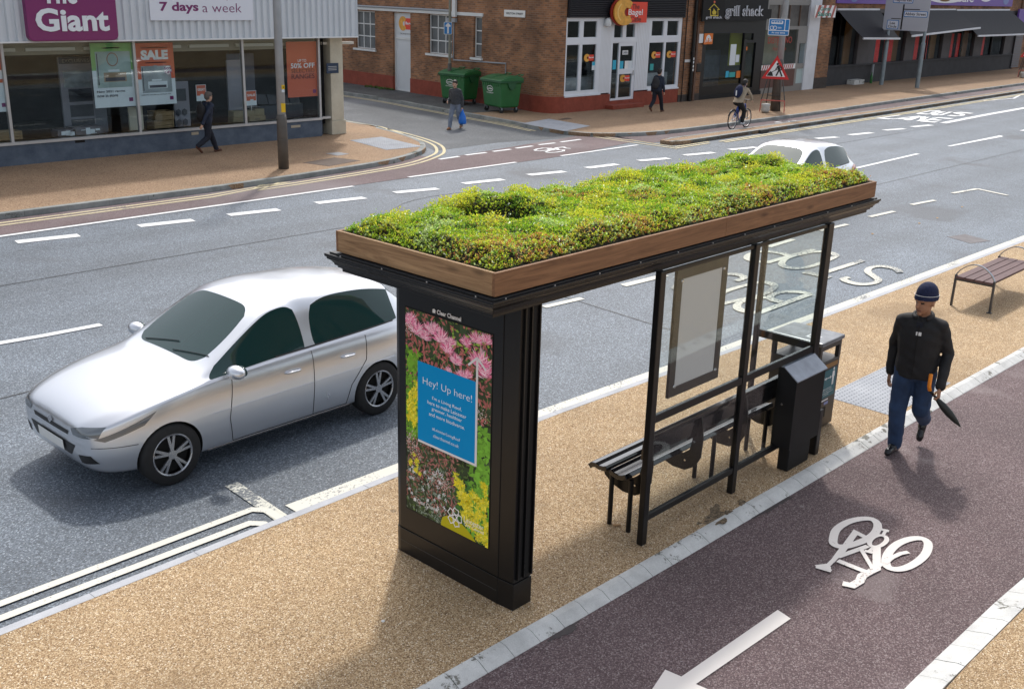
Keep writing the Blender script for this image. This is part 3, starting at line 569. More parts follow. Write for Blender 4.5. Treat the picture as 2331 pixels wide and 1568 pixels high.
for i in range(14):
    for j in range(26):
        y0 = SY0 + (SY1 - SY0) * i / 14; y1 = SY0 + (SY1 - SY0) * (i + 1) / 14; z0 = SZ0 + (SZ1 - SZ0) * j / 26; z1 = SZ0 + (SZ1 - SZ0) * (j + 1) / 26
        pc.poly([(y0, z0), (y0, z1), (y1, z1), (y1, z0)], jit((.035, .055, .025), .6), .0)
def UV(u, v): return (SY1 + (SY0 - SY1) * u, SZ1 + (SZ0 - SZ1) * v)   # u to the right, v down the poster
def blade(y, z, a, l, w, col, lift):
    c, s_ = math.cos(a), math.sin(a); pc.poly([(y, z), (y + c * l * .5 - s_ * w, z + s_ * l * .5 + c * w), (y + c * l, z + s_ * l), (y + c * l * .5 + s_ * w, z + s_ * l * .5 - c * w)], col, lift)
def region(n, u0, u1, v0, v1, col, l, w, lift0, up=None, var=.35):
    for i in range(n):
        y, z = UV(pr.uniform(u0, u1), pr.uniform(v0, v1)); a = pr.uniform(0, 2 * math.pi) if up is None else math.pi / 2 + pr.gauss(0, up)
        blade(y, z, a, l * pr.uniform(.5, 1.3), w * pr.uniform(.6, 1.3), jit(col, var), lift0 + pr.uniform(0, .0003))
def flower(u, v, r, n, cols, lift, w=.1, up=False):
    y, z = UV(u, v)
    for i in range(n):
        a = (math.pi * (.02 + .96 * pr.random())) if up else 2 * math.pi * i / n + pr.uniform(-.2, .2)
        blade(y + pr.gauss(0, r * .16), z + pr.gauss(0, r * .12), a, r * pr.uniform(.55, 1.05), r * w, jit(pr.choice(cols), .2), lift + i * 1e-6)
L1 = .0003
region(520, 0, 1, 0, 1, (.09, .15, .04), .05, .010, L1); region(520, 0, 1, 0, .42, (.42, .13, .12), .05, .010, L1 + .0002); region(330, 0, .62, .62, .95, (.36, .15, .13), .05, .007, L1 + .0002)
region(260, 0, .16, .2, .62, (.16, .36, .03), .055, .018, L1 + .0004); region(330, .8, 1, .45, .95, (.17, .40, .04), .07, .022, L1 + .0004)
region(50, .55, .95, .0, .12, (.26, .42, .06), .05, .012, L1 + .0004); region(170, .0, .62, .66, 1, (.16, .19, .14), .04, .008, L1 + .0003); region(120, .1, .5, .72, 1, (.24, .30, .24), .035, .007, L1 + .0005)
region(90, .62, .95, .72, 1, (.05, .16, .03), .07, .02, L1 + .0003)
for i in range(46):   # red stems
    y, z = UV(pr.uniform(0, .6), pr.uniform(.62, .9)); y2, z2 = y + pr.uniform(-.14, .14), z + pr.uniform(-.05, .1); blade(y, z, math.atan2(z2 - z, y2 - y), math.hypot(y2 - y, z2 - z), .004, jit((.34, .10, .10), .3), L1 + .0007)
for i in range(26):
    y, z = UV(pr.uniform(.05, .95), pr.uniform(.14, .40)); blade(y, z, math.pi / 2 + pr.gauss(0, .5), .10, .012, jit((.42, .13, .11), .25), L1 + .0006)
PK = [(.75, .17, .33), (.85, .38, .50), (.93, .62, .70), (.62, .08, .22), (.88, .45, .58)]
for (u, v, r) in [(.13, .07, .125), (.07, .02, .08), (.24, .085, .09), (.42, .07, .125), (.36, .03, .08), (.55, .07, .075), (.60, .145, .10), (.88, .12, .155), (.93, .16, .12), (.30, .05, .11), (.50, .11, .11), (.05, .04, .10), (.72, .05, .09), (.83, .02, .10), (.94, .01, .09), (.68, .21, .09), (.52, .20, .05), (.74, .19, .07)]: flower(u, v + .03, r * .82, 120, PK, L1 + .0010, .045, True)
for u, v in [(.02, .08), (.05, .11)] + [(.45 + .09 * i + pr.uniform(-.02, .02), .245 + .028 * i + pr.uniform(-.02, .02)) for i in range(6)] + [(.06, .62), (.1, .66), (.04, .66), (.12, .70), (.34, .76), (.4, .78), (.46, .8), (.5, .78)]:
    for i in range(42): y, z = UV(u + pr.gauss(0, .035), v + pr.gauss(0, .016)); blade(y, z, pr.uniform(0, 6.3), .012, .0045, jit(pr.choice([(.75, .68, .66), (.55, .32, .28), (.42, .2, .17)]), .2), L1 + .0012)
for i in range(34): flower(pr.uniform(0, .5), pr.uniform(.72, .95), .022, 6, [(.78, .78, .80), (.62, .65, .66)], L1 + .0013, .2)
YL = [(.80, .66, .02), (.70, .62, .03), (.55, .55, .04), (.85, .75, .08)]
for u, v, s_ in [(.10, .40, .05), (.07, .47, .05), (.13, .50, .04), (.06, .53, .045), (.12, .36, .035), (.1, .74, .03), (.15, .76, .03), (.95, .7, .04)] + [(.66 + .03 * i, .76 + .028 * i, .055) for i in range(7)] + [(.86, .78, .05), (.93, .80, .05), (.90, .86, .05), (.84, .9, .04), (.97, .9, .05), (.93, .97, .05), (.78, .80, .05), (.72, .9, .04), (.98, .97, .05)]:
    for k in range(5): flower(u + pr.gauss(0, .03), v + pr.gauss(0, .018), s_, 13, YL, L1 + .0014, .16)
pc.poly([UV(.44, 1), UV(.44, .985), UV(.46, .955), UV(.52, .935), UV(.60, .93), UV(.68, .94), UV(.76, .96), UV(.82, .98), UV(.86, 1)], (.48, .42, .01), .0022)
pc.build('flower_picture', 'poster_ink', ap)
YA, ZA = PX(12, 270, 678, FX); YB, ZB = PX(12, 810, 870, FX); _, ZCb = PX(12, 270, 1405, FX); YD, ZD = PX(13, 872, 198, FX)
cz1 = (ZA + ZB) / 2; cz0 = (ZCb + ZD) / 2
mat('card_blue', (.0, .24, .54), .6, emit=(.0, .24, .54), es=.08, spec=.15); mat('ink_white', (.85, .85, .85), .3, emit=(.8, .8, .8), es=.05); mat('ink_grey', (.72, .70, .70), .3, emit=(.72, .70, .70), es=.05)
K = .0028
MB().box(FX - K - .0004, FX - K, YB, YA, cz0, cz1).build('poster_card', 'card_blue', ap)
yb = PX(12, 829, 900, FX)[0]; yb2 = PX(12, 812, 900, FX)[0]; za, ya_ = PX(12, 822, 636, FX)[1], PX(12, 822, 636, FX)[0]
bw = yb2 - yb
mb = MB(); mb.box(FX - K - .0008, FX - K, yb, YB, cz0 - bw, za - .03); mb.box(FX - K - .0006, FX - K, YB, YA, cz0 - bw, cz0)
yc = (yb + YB) / 2
for e in (PX(12, 740, 717, FX), PX(12, 903, 770, FX)): mb.bar((FX - K - .0008, yc, za - .012), (FX - K - .0008, e[0], e[1]), bw * .95, .0008, up=(1, 0, 0))
mb.build('poster_arrow', 'ink_grey', ap)
def ptext(s, k, xa, ya0, xb, yb0, h, m='ink_white', bold=0., lift=.0036, spec=None):
    # xa,ya0 = left end of the baseline, xb,yb0 = right end in the picture; h = height in metres
    a = PX(k, xa, ya0, FX); b = PX(k, xb, yb0, FX); z = (a[1] + b[1]) / 2
    return text(s, (FX, a[0], z), (0, b[0] - a[0], 0), (0, 0, h), m, parent=ap, bold=bold, lift=lift)
ptext('Hey! Up here!', 12, 318, 915, 772, 1080, .075, bold=-.012)
ptext("I'm a Living Roof,", 12, 405, 1050, 676, 1150, .036); ptext('here to make Leicester', 12, 362, 1080, 720, 1212, .030)
ptext('greener, healthier', 12, 400, 1148, 680, 1255, .036); ptext('and more biodiverse.', 12, 375, 1190, 706, 1310, .030)
ptext('#LeicesterLivingRoof', 12, 405, 1328, 662, 1435, .032, bold=-.005); ptext('clearchannel.co.uk', 12, 414, 1392, 650, 1480, .027, bold=-.005)
ptext('Clear Channel', 12, 448, 252, 672, 312, .036, m='white_ink', bold=.03); ptext('Clear Channel', 13, 386, 530, 558, 606, .036, bold=.005)
ptext('Leicester', 13, 778, 692, 944, 760, .045); ptext('City Council', 13, 778, 728, 944, 805, .036)
def logo(k, cx, cy, r, m='white_ink'):
    y, z = PX(k, cx, cy, FX); mb = MB(); 
    mb.poly([(FX - .004, y - r * 1.25 * math.cos(t), z + r * math.sin(t)) for t in np.linspace(0, 2 * math.pi, 20)[:-1]]); 
    A = [(FX - .004, y + r * 1.25, z - r * .2), (FX - .004, y + r * 1.25, z - r * 1.3), (FX - .004, y - r * 1.25, z - r * 1.3), (FX - .004, y - r * .9, z - r * .9), (FX - .004, y + r * .3, z - r * 1.0)]
    mb.poly(A); mb.build('logo', m, ap)
logo(12, 422, 215, .014); logo(13, 366, 498, .014)
# five petalled emblem
y, z = PX(13, 700, 650, FX); mb = MB()
def ringpoly(pts, wd): 
    A, B = offset_line(pts, wd, True); n_ = len(A); mb.add([(FX - .0042, a.x, a.y) for a in A] + [(FX - .0042, b.x, b.y) for b in B], [(i, (i + 1) % n_, n_ + (i + 1) % n_, n_ + i) for i in range(n_)])
ringpoly([(y + .020 * math.cos(t), z + .020 * math.sin(t)) for t in np.linspace(0, 2 * math.pi, 16)[:-1]], .008)
for i in range(5):
    a = math.pi / 2 + .25 + i * 2 * math.pi / 5
    def pp(r, b): return (y + r * math.cos(a + b), z + r * math.sin(a + b))
    ringpoly([pp(.030, -.38), pp(.058, -.56), pp(.082, -.30), pp(.076, 0), pp(.082, .30), pp(.058, .56), pp(.030, .38)], .008)
mb.build('emblem', 'ink_white', ap)
# posts, rails, glass
GY = 4.645
for px in (6.708, 8.129, 9.49):
    w_ = .036 if px < 9 else .052
    MB().box(px - w_, px + w_, GY - .028, GY + .03, 0, 2.425).build('post', 'black_metal', sh, bevel=.006)
MB().box(9.465, 9.515, 5.29, 5.34, 0.0, 2.425).build('post', 'black_metal', sh, bevel=.006)
for a, b in ((6.744, 8.093), (8.165, 9.438)):
    MB().box(a, b, GY - .02, GY + .02, 1.115, 1.185).build('rail', 'black_metal', sh, bevel=.006); MB().box(a, b, GY - .02, GY + .02, .215, .275).build('rail', 'black_metal', sh, bevel=.006)
    MB().box(a, b, GY - .004, GY + .004, 1.1855, 2.424).build('glass_pane', 'clear_glass', sh); MB().box(a, b, GY - .004, GY + .004, .2755, 1.1145).build('glass_pane', 'clear_glass', sh)
    MB().box(a, b, GY - .012, GY + .012, 2.39, 2.4195).build('head_rail', 'black_metal', sh)
MB().box(9.47, 9.51, GY + .031, 5.289, 1.115, 1.195).build('rail', 'black_metal', sh, bevel=.006)
MB().box(9.486, 9.494, GY + .031, 5.289, 1.1955, 2.424).build('glass_pane', 'clear_glass', sh)
# notice frame behind the glass
NX0, NX1, NZ0, NZ1 = 6.955, 7.72, 1.27, 2.38
fr = MB(); fr.box(NX0, NX1, GY + .012, GY + .04, NZ0, NZ0 + .085); fr.box(NX0, NX1, GY + .012, GY + .04, NZ1 - .085, NZ1); fr.box(NX0, NX0 + .085, GY + .012, GY + .04, NZ0 + .085, NZ1 - .085); fr.box(NX1 - .085, NX1, GY + .012, GY + .04, NZ0 + .085, NZ1 - .085)
nf = fr.build('notice_frame', mat('bronze_metal', (.012, .010, .009), .4), sh, bevel=.003)
MB().box(NX0 + .08, NX1 - .08, GY + .018, GY + .03, NZ0 + .08, NZ1 - .08).build('notice_sheet', 'paper', nf)
mb = MB(); [mb.lathe([(.014, 0), (.014, .006), (.008, .010)], (0, 0, 0), 12).xf(Matrix.Identity(4)) for _ in ()]
for (x, z) in ((NX0 + .08, NZ0 + .09), (NX1 - .06, NZ0 + .09), (NX0 + .08, NZ1 - .10), (NX1 - .06, NZ1 - .10)): mb.cyl((x, GY + .012, z), (x, GY + .004, z), .016, .011, 12)
mb.build('bolt', 'steel_bolt', nf)
# wooden planter on the roof
pl = thing('planter_box', 'long wooden planter box of plain boards on top of the shelter roof', 'planter', (7.5, 5.4, ZC + .012))
PX0, PX1, PY0, PY1, PZ0, PZ1 = 4.78, 10.334, 4.606, 6.28, ZC + .024, 2.746
T = .026
MB().box(PX0 + .001, 7.545, PY0, PY0 + T, PZ0, PZ1).build('board', 'planter_wood_x', pl, bevel=.002); MB().box(7.548, PX1 - .001, PY0, PY0 + T, PZ0, PZ1 - .002).build('board', 'planter_wood_x', pl, bevel=.002)
MB().box(PX0, PX0 + T, PY0 + T, PY1 - T, PZ0, PZ1 + .001).build('board', 'planter_wood_y', pl, bevel=.002); MB().box(PX1 - T, PX1, PY0 + T, PY1 - T, PZ0, PZ1).build('board', 'planter_wood_y', pl, bevel=.002)
MB().box(PX0, PX1, PY1 - T, PY1, PZ0, PZ1).build('board', 'planter_wood_x', pl, bevel=.002)
mat('tray_black', (.014, .014, .015), .5); mat('soil', (.020, .018, .012), .95, 0, .5, 40, .8)
mb = MB(); nx_ = 10; L_ = (PX1 - PX0 - 2 * T - .02) / nx_
for i in range(nx_):
    for j in range(3):
        wY = (PY1 - PY0 - 2 * T - .03) / 3; a, b = PX0 + T + .01 + i * L_, PY0 + T + .015 + j * wY
        for bx in ((a, a + L_ - .006, b, b + .006), (a, a + L_ - .006, b + wY - .010, b + wY - .004), (a, a + .006, b + .006, b + wY - .01), (a + L_ - .012, a + L_ - .006, b + .006, b + wY - .01)): mb.box(*bx, PZ0 + .02, PZ1 - .008)
mb.build('tray', 'tray_black', pl); MB().box(PX0 + T + .001, PX1 - T - .001, PY0 + T + .001, PY1 - T - .001, PZ0, PZ0 + .015).build('liner', 'tray_black', pl)
# sedum: mounded soil, then thousands of small succulent rosettes
HO = [(5.84, 5.62, .30, .23), (9.62, 5.55, .24, .19)]
def hgt(x, y):
    x = np.asarray(x); y = np.asarray(y)
    b = .024 * np.sin(x * 3.1 + 1) * np.sin(y * 4.3 + .6) + .014 * np.sin(x * 6.7 + y * 5) + .014 * np.sin(x * 13 - y * 11 + 2) + .008 * np.sin(x * 25 + y * 21)
    e = np.minimum(np.minimum(x - (PX0 + T), (PX1 - T) - x), np.minimum((y - (PY0 + T)) * 1.0, (PY1 - T) - y)); e = np.clip(e / .16, 0, 1); e = e * e * (3 - 2 * e)
    h = .012 + e * (.095 + b)
    for cx, cy, rx, ry in HO:
        d = np.sqrt(((x - cx) / rx) ** 2 + ((y - cy) / ry) ** 2); h = h - .24 * np.exp(-(d ** 6)) + .03 * np.exp(-((d - 1.7) ** 2) * 3) * (np.asarray(y) > cy)
    return np.maximum(h, -.06)
nx, ny = 240, 74
gx_, gy_ = np.meshgrid(np.linspace(PX0 + T + .012, PX1 - T - .012, nx), np.linspace(PY0 + T + .02, PY1 - T - .02, ny), indexing='ij')
gz = PZ1 - .012 + hgt(gx_, gy_) - .022
me = bpy.data.meshes.new('soil'); vs = np.stack([gx_, gy_, gz], -1).reshape(-1, 3); fs = [(i * ny + j, (i + 1) * ny + j, (i + 1) * ny + j + 1, i * ny + j + 1) for i in range(nx - 1) for j in range(ny - 1)]
me.from_pydata(vs.tolist(), [], fs); finish('soil', me, 'soil', pl, smooth=True)
for cx, cy, rx, ry in HO:
    MB().box(cx - rx * .62, cx + rx * .62, cy + ry * .30, cy + ry * .36, PZ0 + .02, PZ1 + .045).build('tray', 'tray_black', pl); MB().box(cx - rx * .66, cx + rx * .66, cy - ry * .5, cy + ry * .29, PZ0 + .03, PZ1 - .02).build('tray', 'tray_black', pl)
NS = 50000
sx_ = rng.uniform(PX0 + T + .02, PX1 - T - .015, NS); sy_ = rng.uniform(PY0 + T + .03, PY1 - T - .015, NS)
keep = np.ones(NS, bool)
for cx, cy, rx, ry in HO: keep &= (((sx_ - cx) / rx) ** 2 + ((sy_ - cy) / ry) ** 2) > .85 + .2 * np.sin(sx_ * 40)
def fld(x, y, s, a, b, c): return np.sin(x * s + a + 1.7 * np.sin(y * s * .8 + b)) * np.sin(y * s * 1.3 + c + 1.3 * np.sin(x * s * .6 + a))
front = np.clip(1 - (sy_ - PY0) / .45, 0, 1); frontx = np.clip(1 - (sx_ - PX0) / .30, 0, 1) * (sy_ < 5.3)
bare = (fld(sx_, sy_, 9, 0, 1, 2) + rng.normal(0, .3, NS) > 1.0) & (np.maximum(front, frontx) > .45)
keep &= ~bare
sx_, sy_, front, frontx = sx_[keep], sy_[keep], front[keep], frontx[keep]; n = len(sx_)
PAL = np.array([(.17, .33, .025), (.28, .42, .03), (.41, .50, .04), (.52, .52, .05), (.15, .28, .03), (.44, .20, .07), (.50, .38, .10), (.42, .52, .20), (.28, .36, .15), (.74, .78, .66)])  # near-white last tone: white flower dots, and glints painted into the leaf colour
f1 = .6 * fld(sx_, sy_, 3.6, .3, 1.1, 2.5) + .5 * fld(sx_, sy_, 10.5, 1.3, .1, .5) + rng.normal(0, .30, n); f2 = .65 * fld(sx_, sy_, 5.1, 2, .4, 1) + .45 * fld(sx_, sy_, 12.1, .2, 1.4, 2) + rng.normal(0, .24, n)
ci = np.where(f1 > .45, 0, np.where(f1 > .0, 1, np.where(f1 > -.5, 2, 4)))
ci = np.where((f2 > .62), 3, ci); ci = np.where((f2 < -.68), 7, ci)
fx_ = np.maximum(front, frontx)
ci = np.where((fx_ * .9 + rng.normal(0, .25, n) + .3 * fld(sx_, sy_, 7, 1, 2, 3) > .50), rng.choice([2, 3, 6, 5, 8, 7, 1], n, p=[.22, .20, .18, .12, .08, .12, .08]), ci)
ci = np.where(rng.random(n) < .06, rng.choice([5, 6, 7, 3, 2, 9], n), ci)
tall = ((f2 > .75) & (rng.random(n) < .5)) | (rng.random(n) < .02)
for cx, cy, r_ in ((5.85, 6.12, .22), (6.55, 6.05, .12), (5.3, 6.18, .10), (7.9, 5.9, .13), (8.6, 5.3, .12), (6.3, 5.1, .14), (9.2, 4.9, .12)):
    cl_ = ((sx_ - cx) ** 2 + (sy_ - cy) ** 2 < r_ * r_) & (rng.random(n) < .8); ci = np.where(cl_, np.where(rng.random(n) < .7, 3, 2), ci); tall = tall | cl_
for cx, cy, r_ in ((5.25, 4.80, .30), (4.95, 4.95, .15), (6.5, 4.78, .18), (7.3, 5.3, .13), (8.4, 4.80, .22), (6.9, 5.75, .14), (8.9, 5.7, .12), (9.7, 4.85, .18)):
    cl_ = ((sx_ - cx) ** 2 + (sy_ - cy) ** 2 < (r_ * (1 + .3 * np.sin(sx_ * 31 + sy_ * 27))) ** 2) & (rng.random(n) < .6); ci = np.where(cl_, rng.choice([5, 6, 3, 2], n, p=[.35, .3, .2, .15]), ci)
hz = PZ1 - .02 + hgt(sx_, sy_)
NB = 9
V = np.zeros((n, NB, 4, 3)); C4 = np.zeros((n, NB, 4, 4)); C4[..., 3] = 1
ang0 = rng.uniform(0, 6.283, n); size = rng.uniform(.008, .0150, n) * np.where(tall, 1.15, 1) * np.where(ci == 7, 1.35, 1); stem = rng.uniform(.0, .022, n) + np.where(tall, rng.uniform(.02, .055, n), 0)
lx = rng.normal(0, .012, n); ly_ = rng.normal(0, .012, n)
for k in range(NB):
    lay = k // 3; a = ang0 + (k % 3) * 2.094 + lay * 1.05 + rng.normal(0, .2, n); el = np.where(lay == 0, .15, np.where(lay == 1, .6, 1.1)) + rng.normal(0, .2, n)
    d = np.stack([np.cos(a) * np.cos(el), np.sin(a) * np.cos(el), np.sin(el)], -1); sd = np.stack([-np.sin(a), np.cos(a), 0 * a], -1)
    L_ = (size * rng.uniform(.8, 1.25, n))[:, None]; base = np.stack([sx_ + lx * lay * .5, sy_ + ly_ * lay * .5, hz + stem * (lay / 2.)], -1)
    V[:, k, 0] = base; V[:, k, 1] = base + d * L_ * .6 + sd * L_ * .34; V[:, k, 2] = base + d * L_; V[:, k, 3] = base + d * L_ * .6 - sd * L_ * .34
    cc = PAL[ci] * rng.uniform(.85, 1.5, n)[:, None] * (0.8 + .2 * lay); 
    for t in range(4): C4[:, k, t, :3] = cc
me = bpy.data.meshes.new('sedum'); nv = n * NB * 4; me.vertices.add(nv); me.vertices.foreach_set('co', V.astype(np.float32).ravel()); me.loops.add(nv); me.loops.foreach_set('vertex_index', np.arange(nv, dtype=np.int32))
me.polygons.add(n * NB); me.polygons.foreach_set('loop_start', np.arange(0, nv, 4, dtype=np.int32)); me.polygons.foreach_set('loop_total', np.full(n * NB, 4, dtype=np.int32)); me.update(calc_edges=True)
ca = me.color_attributes.new('Col', 'FLOAT_COLOR', 'POINT'); ca.data.foreach_set('color', C4.astype(np.float32).ravel())
sm = mat('sedum_leaf', (1, 1, 1), .42, attr='Col', spec=.5); nn_ = sm.node_tree; b_ = nn_.nodes['Principled BSDF']
tr = nn_.nodes.new('ShaderNodeBsdfTranslucent'); mxs = nn_.nodes.new('ShaderNodeMixShader'); mxs.inputs[0].default_value = .5; at = [x for x in nn_.nodes if x.type == 'ATTRIBUTE'][0]
nn_.links.new(at.outputs['Color'], tr.inputs[0]); nn_.links.new(b_.outputs[0], mxs.inputs[1]); nn_.links.new(tr.outputs[0], mxs.inputs[2]); nn_.links.new(mxs.outputs[0], nn_.nodes['Material Output'].inputs[0])
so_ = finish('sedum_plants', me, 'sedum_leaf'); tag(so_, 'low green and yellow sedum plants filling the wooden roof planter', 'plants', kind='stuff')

# ---------------- bench, cabinet, litter bin, park bench ----------------
pb = thing('shelter_bench', 'black metal bench with curved slats under the bus shelter', 'bench', (7.8, 5.05, 0))
def slat(x0, x1, pts, name='seat'):
    # curved section in (y, z), swept along x
    A, B = offset_line(pts, .046); sec = [(a.x, a.y) for a in A] + [(b.x, b.y) for b in B[::-1]]
    mb = MB().prism(sec, (x0, 0, 0), (0, 1, 0), (0, 0, 1), (x1 - x0, 0, 0)); return mb.build(name, mat('gloss_black', (.010, .010, .012), .14, coat=.6), pb, bevel=.006)
slat(6.73, 9.2, [(4.875, .545), (4.91, .525), (4.955, .517), (5.01, .525), (5.05, .545)]); slat(6.73, 9.2, [(5.085, .555), (5.12, .540), (5.17, .535), (5.21, .545), (5.25, .54), (5.28, .51)])
slat(6.83, 9.2, [(4.785, .70), (4.778, .74), (4.775, .79), (4.770, .86), (4.762, .90), (4.745, .925), (4.715, .92)], 'backrest')
for bx in (6.86, 7.62, 8.38, 9.12):
    arc = [(4.79, .92), (4.81, .80), (4.80, .66), (4.82, .55), (4.89, .49), (5.02, .48), (5.12, .51), (5.22, .51), (5.20, .42), (5.11, .36), (4.99, .325), (4.86, .33), (4.755, .395), (4.70, .50), (4.69, .68), (4.71, .84), (4.735, .92)]
    mb = MB().prism(arc, (bx, 0, 0), (0, 1, 0), (0, 0, 1), (.012, 0, 0)); br = mb.build('bracket', 'black_metal', pb); tri_fix(br)
    mb = MB(); [mb.cyl((bx - .003, y, z), (bx - .008, y, z), .010, n=10) for y, z in ((4.77, .78), (4.775, .64), (4.86, .43), (5.1, .45))]; mb.build('bolt', 'steel_bolt', br)
for x, y in ((6.8, 5.07), (6.8, 4.86), (8.15, 5.08), (8.2, 4.92), (9.1, 5.08), (9.1, 4.88)):
    MB().cyl((x, y, 0), (x, y, .5 if y < 5 else .52), .022, n=14).build('leg', 'black_metal', pb, smooth=False)
cb = thing('service_cabinet', 'black metal cabinet with grey sloping lid beside the shelter end post', 'cabinet', (9.14, 4.55, 0))
mb = MB(); mb.prism([(4.47, .26), (4.68, .26), (4.68, 1.09), (4.62, 1.09), (4.47, .985)], (8.86, 0, 0), (0, 1, 0), (0, 0, 1), (.58, 0, 0)); mb.build('body', 'black_matt', cb, bevel=.004)
MB().prism([(4.458, .98), (4.475, .99), (4.615, 1.097), (4.69, 1.097), (4.69, 1.104), (4.612, 1.105), (4.458, .990)], (8.85, 0, 0), (0, 1, 0), (0, 0, 1), (.60, 0, 0)).build('lid', mat('lid_grey', (.26, .29, .34), .35, .2, .3, 6), cb)
MB().box(8.93, 9.36, 4.50, 4.62, 0, .2595).build('foot', 'black_matt', cb, bevel=.01); MB().cyl((8.86, 4.60, .72), (8.850, 4.60, .72), .011, n=12).build('lock', 'steel_bolt', cb)
MB().box(9.50, 9.58, 4.50, 4.58, 0, .5).build('stub_post', 'black_metal', cb, bevel=.01)
lb = thing('litter_bin', 'black metal litter bin with a teal distancing notice behind the shelter end', 'litter bin', (10.2, 5.05, 0))
bx0, bx1, by0, by1 = 9.97, 10.44, 4.80, 5.38
mat('bin_black', (.035, .030, .028), .42, 0, .2, 6); mat('bin_top', (.16, .17, .19), .28, .2, .5, 9)
MB().box(bx0, bx1, by0, by1, .02, .80).build('body', 'bin_black', lb, bevel=.008)
for x in (bx0, bx1 - .045):
    for y in (by0, by1 - .045): MB().box(x, x + .045, y, y + .045, .8005, .94).build('hood_post', 'bin_black', lb)
MB().box(bx0, bx1, by0, by1, .9405, 1.0).build('hood', 'bin_black', lb); MB().box(bx0 - .02, bx1 + .02, by0 - .02, by1 + .02, 1.0005, 1.045).build('top', 'bin_top', lb, bevel=.01)
MB().box(bx0 + .08, bx0 + .20, by0 + .1, by0 + .24, 1.0455, 1.048).build('ashtray', mat('zinc', (.55, .56, .58), .35, .6), lb); MB().box(bx0 + .13, bx0 + .145, by0 + .12, by0 + .22, 1.0482, 1.05).build('ash_slot', 'black_slot', lb)
MB().box(bx0 + .04, bx1 - .04, by0 - .003, by0 - .0005, .715, .765).build('brand_strip', mat('brass_strip', (.30, .16, .04), .4, .5), lb)
nb = MB().box(bx0 + .055, bx1 - .05, by0 - .005, by0 - .0005, .37, .69).build('notice', mat('teal', (.015, .12, .15), .5), lb)
def fig(cx, z, s_):
    mb = MB(); Y = by0 - .0052; mb.prism([(cx + .016 * s_ * math.cos(t), z + .115 * s_ + .018 * s_ * math.sin(t)) for t in np.linspace(0, 6.283, 13)[:-1]], (0, Y, 0), (1, 0, 0), (0, 0, 1), (0, -.0006, 0))
    mb.prism([(cx - .022, z + .09 * s_), (cx + .022, z + .09 * s_), (cx + .03, z + .03), (cx + .018, z + .02), (cx + .016, z - .07), (cx + .003, z - .07), (cx, z - .01), (cx - .005, z - .07), (cx - .018, z - .07), (cx - .02, z + .02), (cx - .032, z + .03)], (0, Y, 0), (1, 0, 0), (0, 0, 1), (0, -.0006, 0)); o = mb.build('pictogram', 'white_ink', nb); tri_fix(o)
fig(bx0 + .125, .565, 1); fig(bx1 - .115, .565, 1)
mb = MB(); Y = by0 - .0055; mb.box(bx0 + .185, bx1 - .175, Y - .0005, Y, .592, .600); mb.prism([(bx0 + .165, .596), (bx0 + .195, .615), (bx0 + .195, .577)], (0, Y, 0), (1, 0, 0), (0, 0, 1), (0, -.0005, 0)); mb.prism([(bx1 - .155, .596), (bx1 - .185, .577), (bx1 - .185, .615)], (0, Y, 0), (1, 0, 0), (0, 0, 1), (0, -.0005, 0)); mb.build('arrow', 'white_ink', nb)
for i, (t_, wd) in enumerate((('Please avoid over', .22), ('contact and keep a', .26), ('2m social distance if', .28), ('possible', .12))):
    cx = (bx0 + bx1) / 2; text(t_, (cx - wd / 2, by0 - .0052, .468 - i * .024), (wd, 0, 0), (0, 0, .016), 'white_ink', parent=nb, lift=.0008)
MB().box(bx0 + .07, bx0 + .30, by0 - .003, by0 - .0005, .335, .348).build('sticker', 'white_ink', lb); MB().box(bx0 + .22, bx0 + .31, by0 - .003, by0 - .0005, .285, .315).build('sticker', mat('sticker_blue', (.2, .25, .5), .5), lb); MB().box(bx0 + .03, bx0 + .27, by0 - .003, by0 - .0005, .14, .26).build('sticker', 'black_slot', lb)

kb = thing('park_bench', 'park bench with four dark brown boards and grey metal arms on the gravel', 'bench', (17.2, 5.5, 0))
mat('bench_metal', (.07, .075, .085), .32, .6); mat('arm_metal', (.30, .33, .38), .22, .9)
for i in range(4):
    y0 = 5.22 + i * .142; MB().box(16.24, 18.16, y0, y0 + .128, .445, .48).build('seat_board', 'bench_wood', kb, bevel=.004)
for X in (16.28, 18.1):
    for y, yt in ((5.20, 5.205), (5.79, 5.785)): MB().bar((X, y, 0), (X, yt, .50), .03, .05).build('leg', 'bench_metal', kb, bevel=.006)
    MB().bar((X, 5.2, .425), (X, 5.79, .425), .035, .03).build('cross_bar', 'bench_metal', kb)
    arc = [(X, 5.205 + .58 * t, .50 + .20 * math.sin(math.pi * min(1, t * 1.0)) ** .75) for t in np.linspace(0, 1, 15)]
    mb = MB(); 
    for p, q_ in zip(arc, arc[1:]): mb.bar(p, q_, .035, .014)
    mb.build('armrest', 'arm_metal', kb)
    MB().box(X - .03, X + .03, 5.17, 5.24, 0, .012).build('foot_plate', 'bench_metal', kb)
MB().box(16.3, 18.1, 5.47, 5.52, .40, .444).build('beam', 'bench_metal', kb)
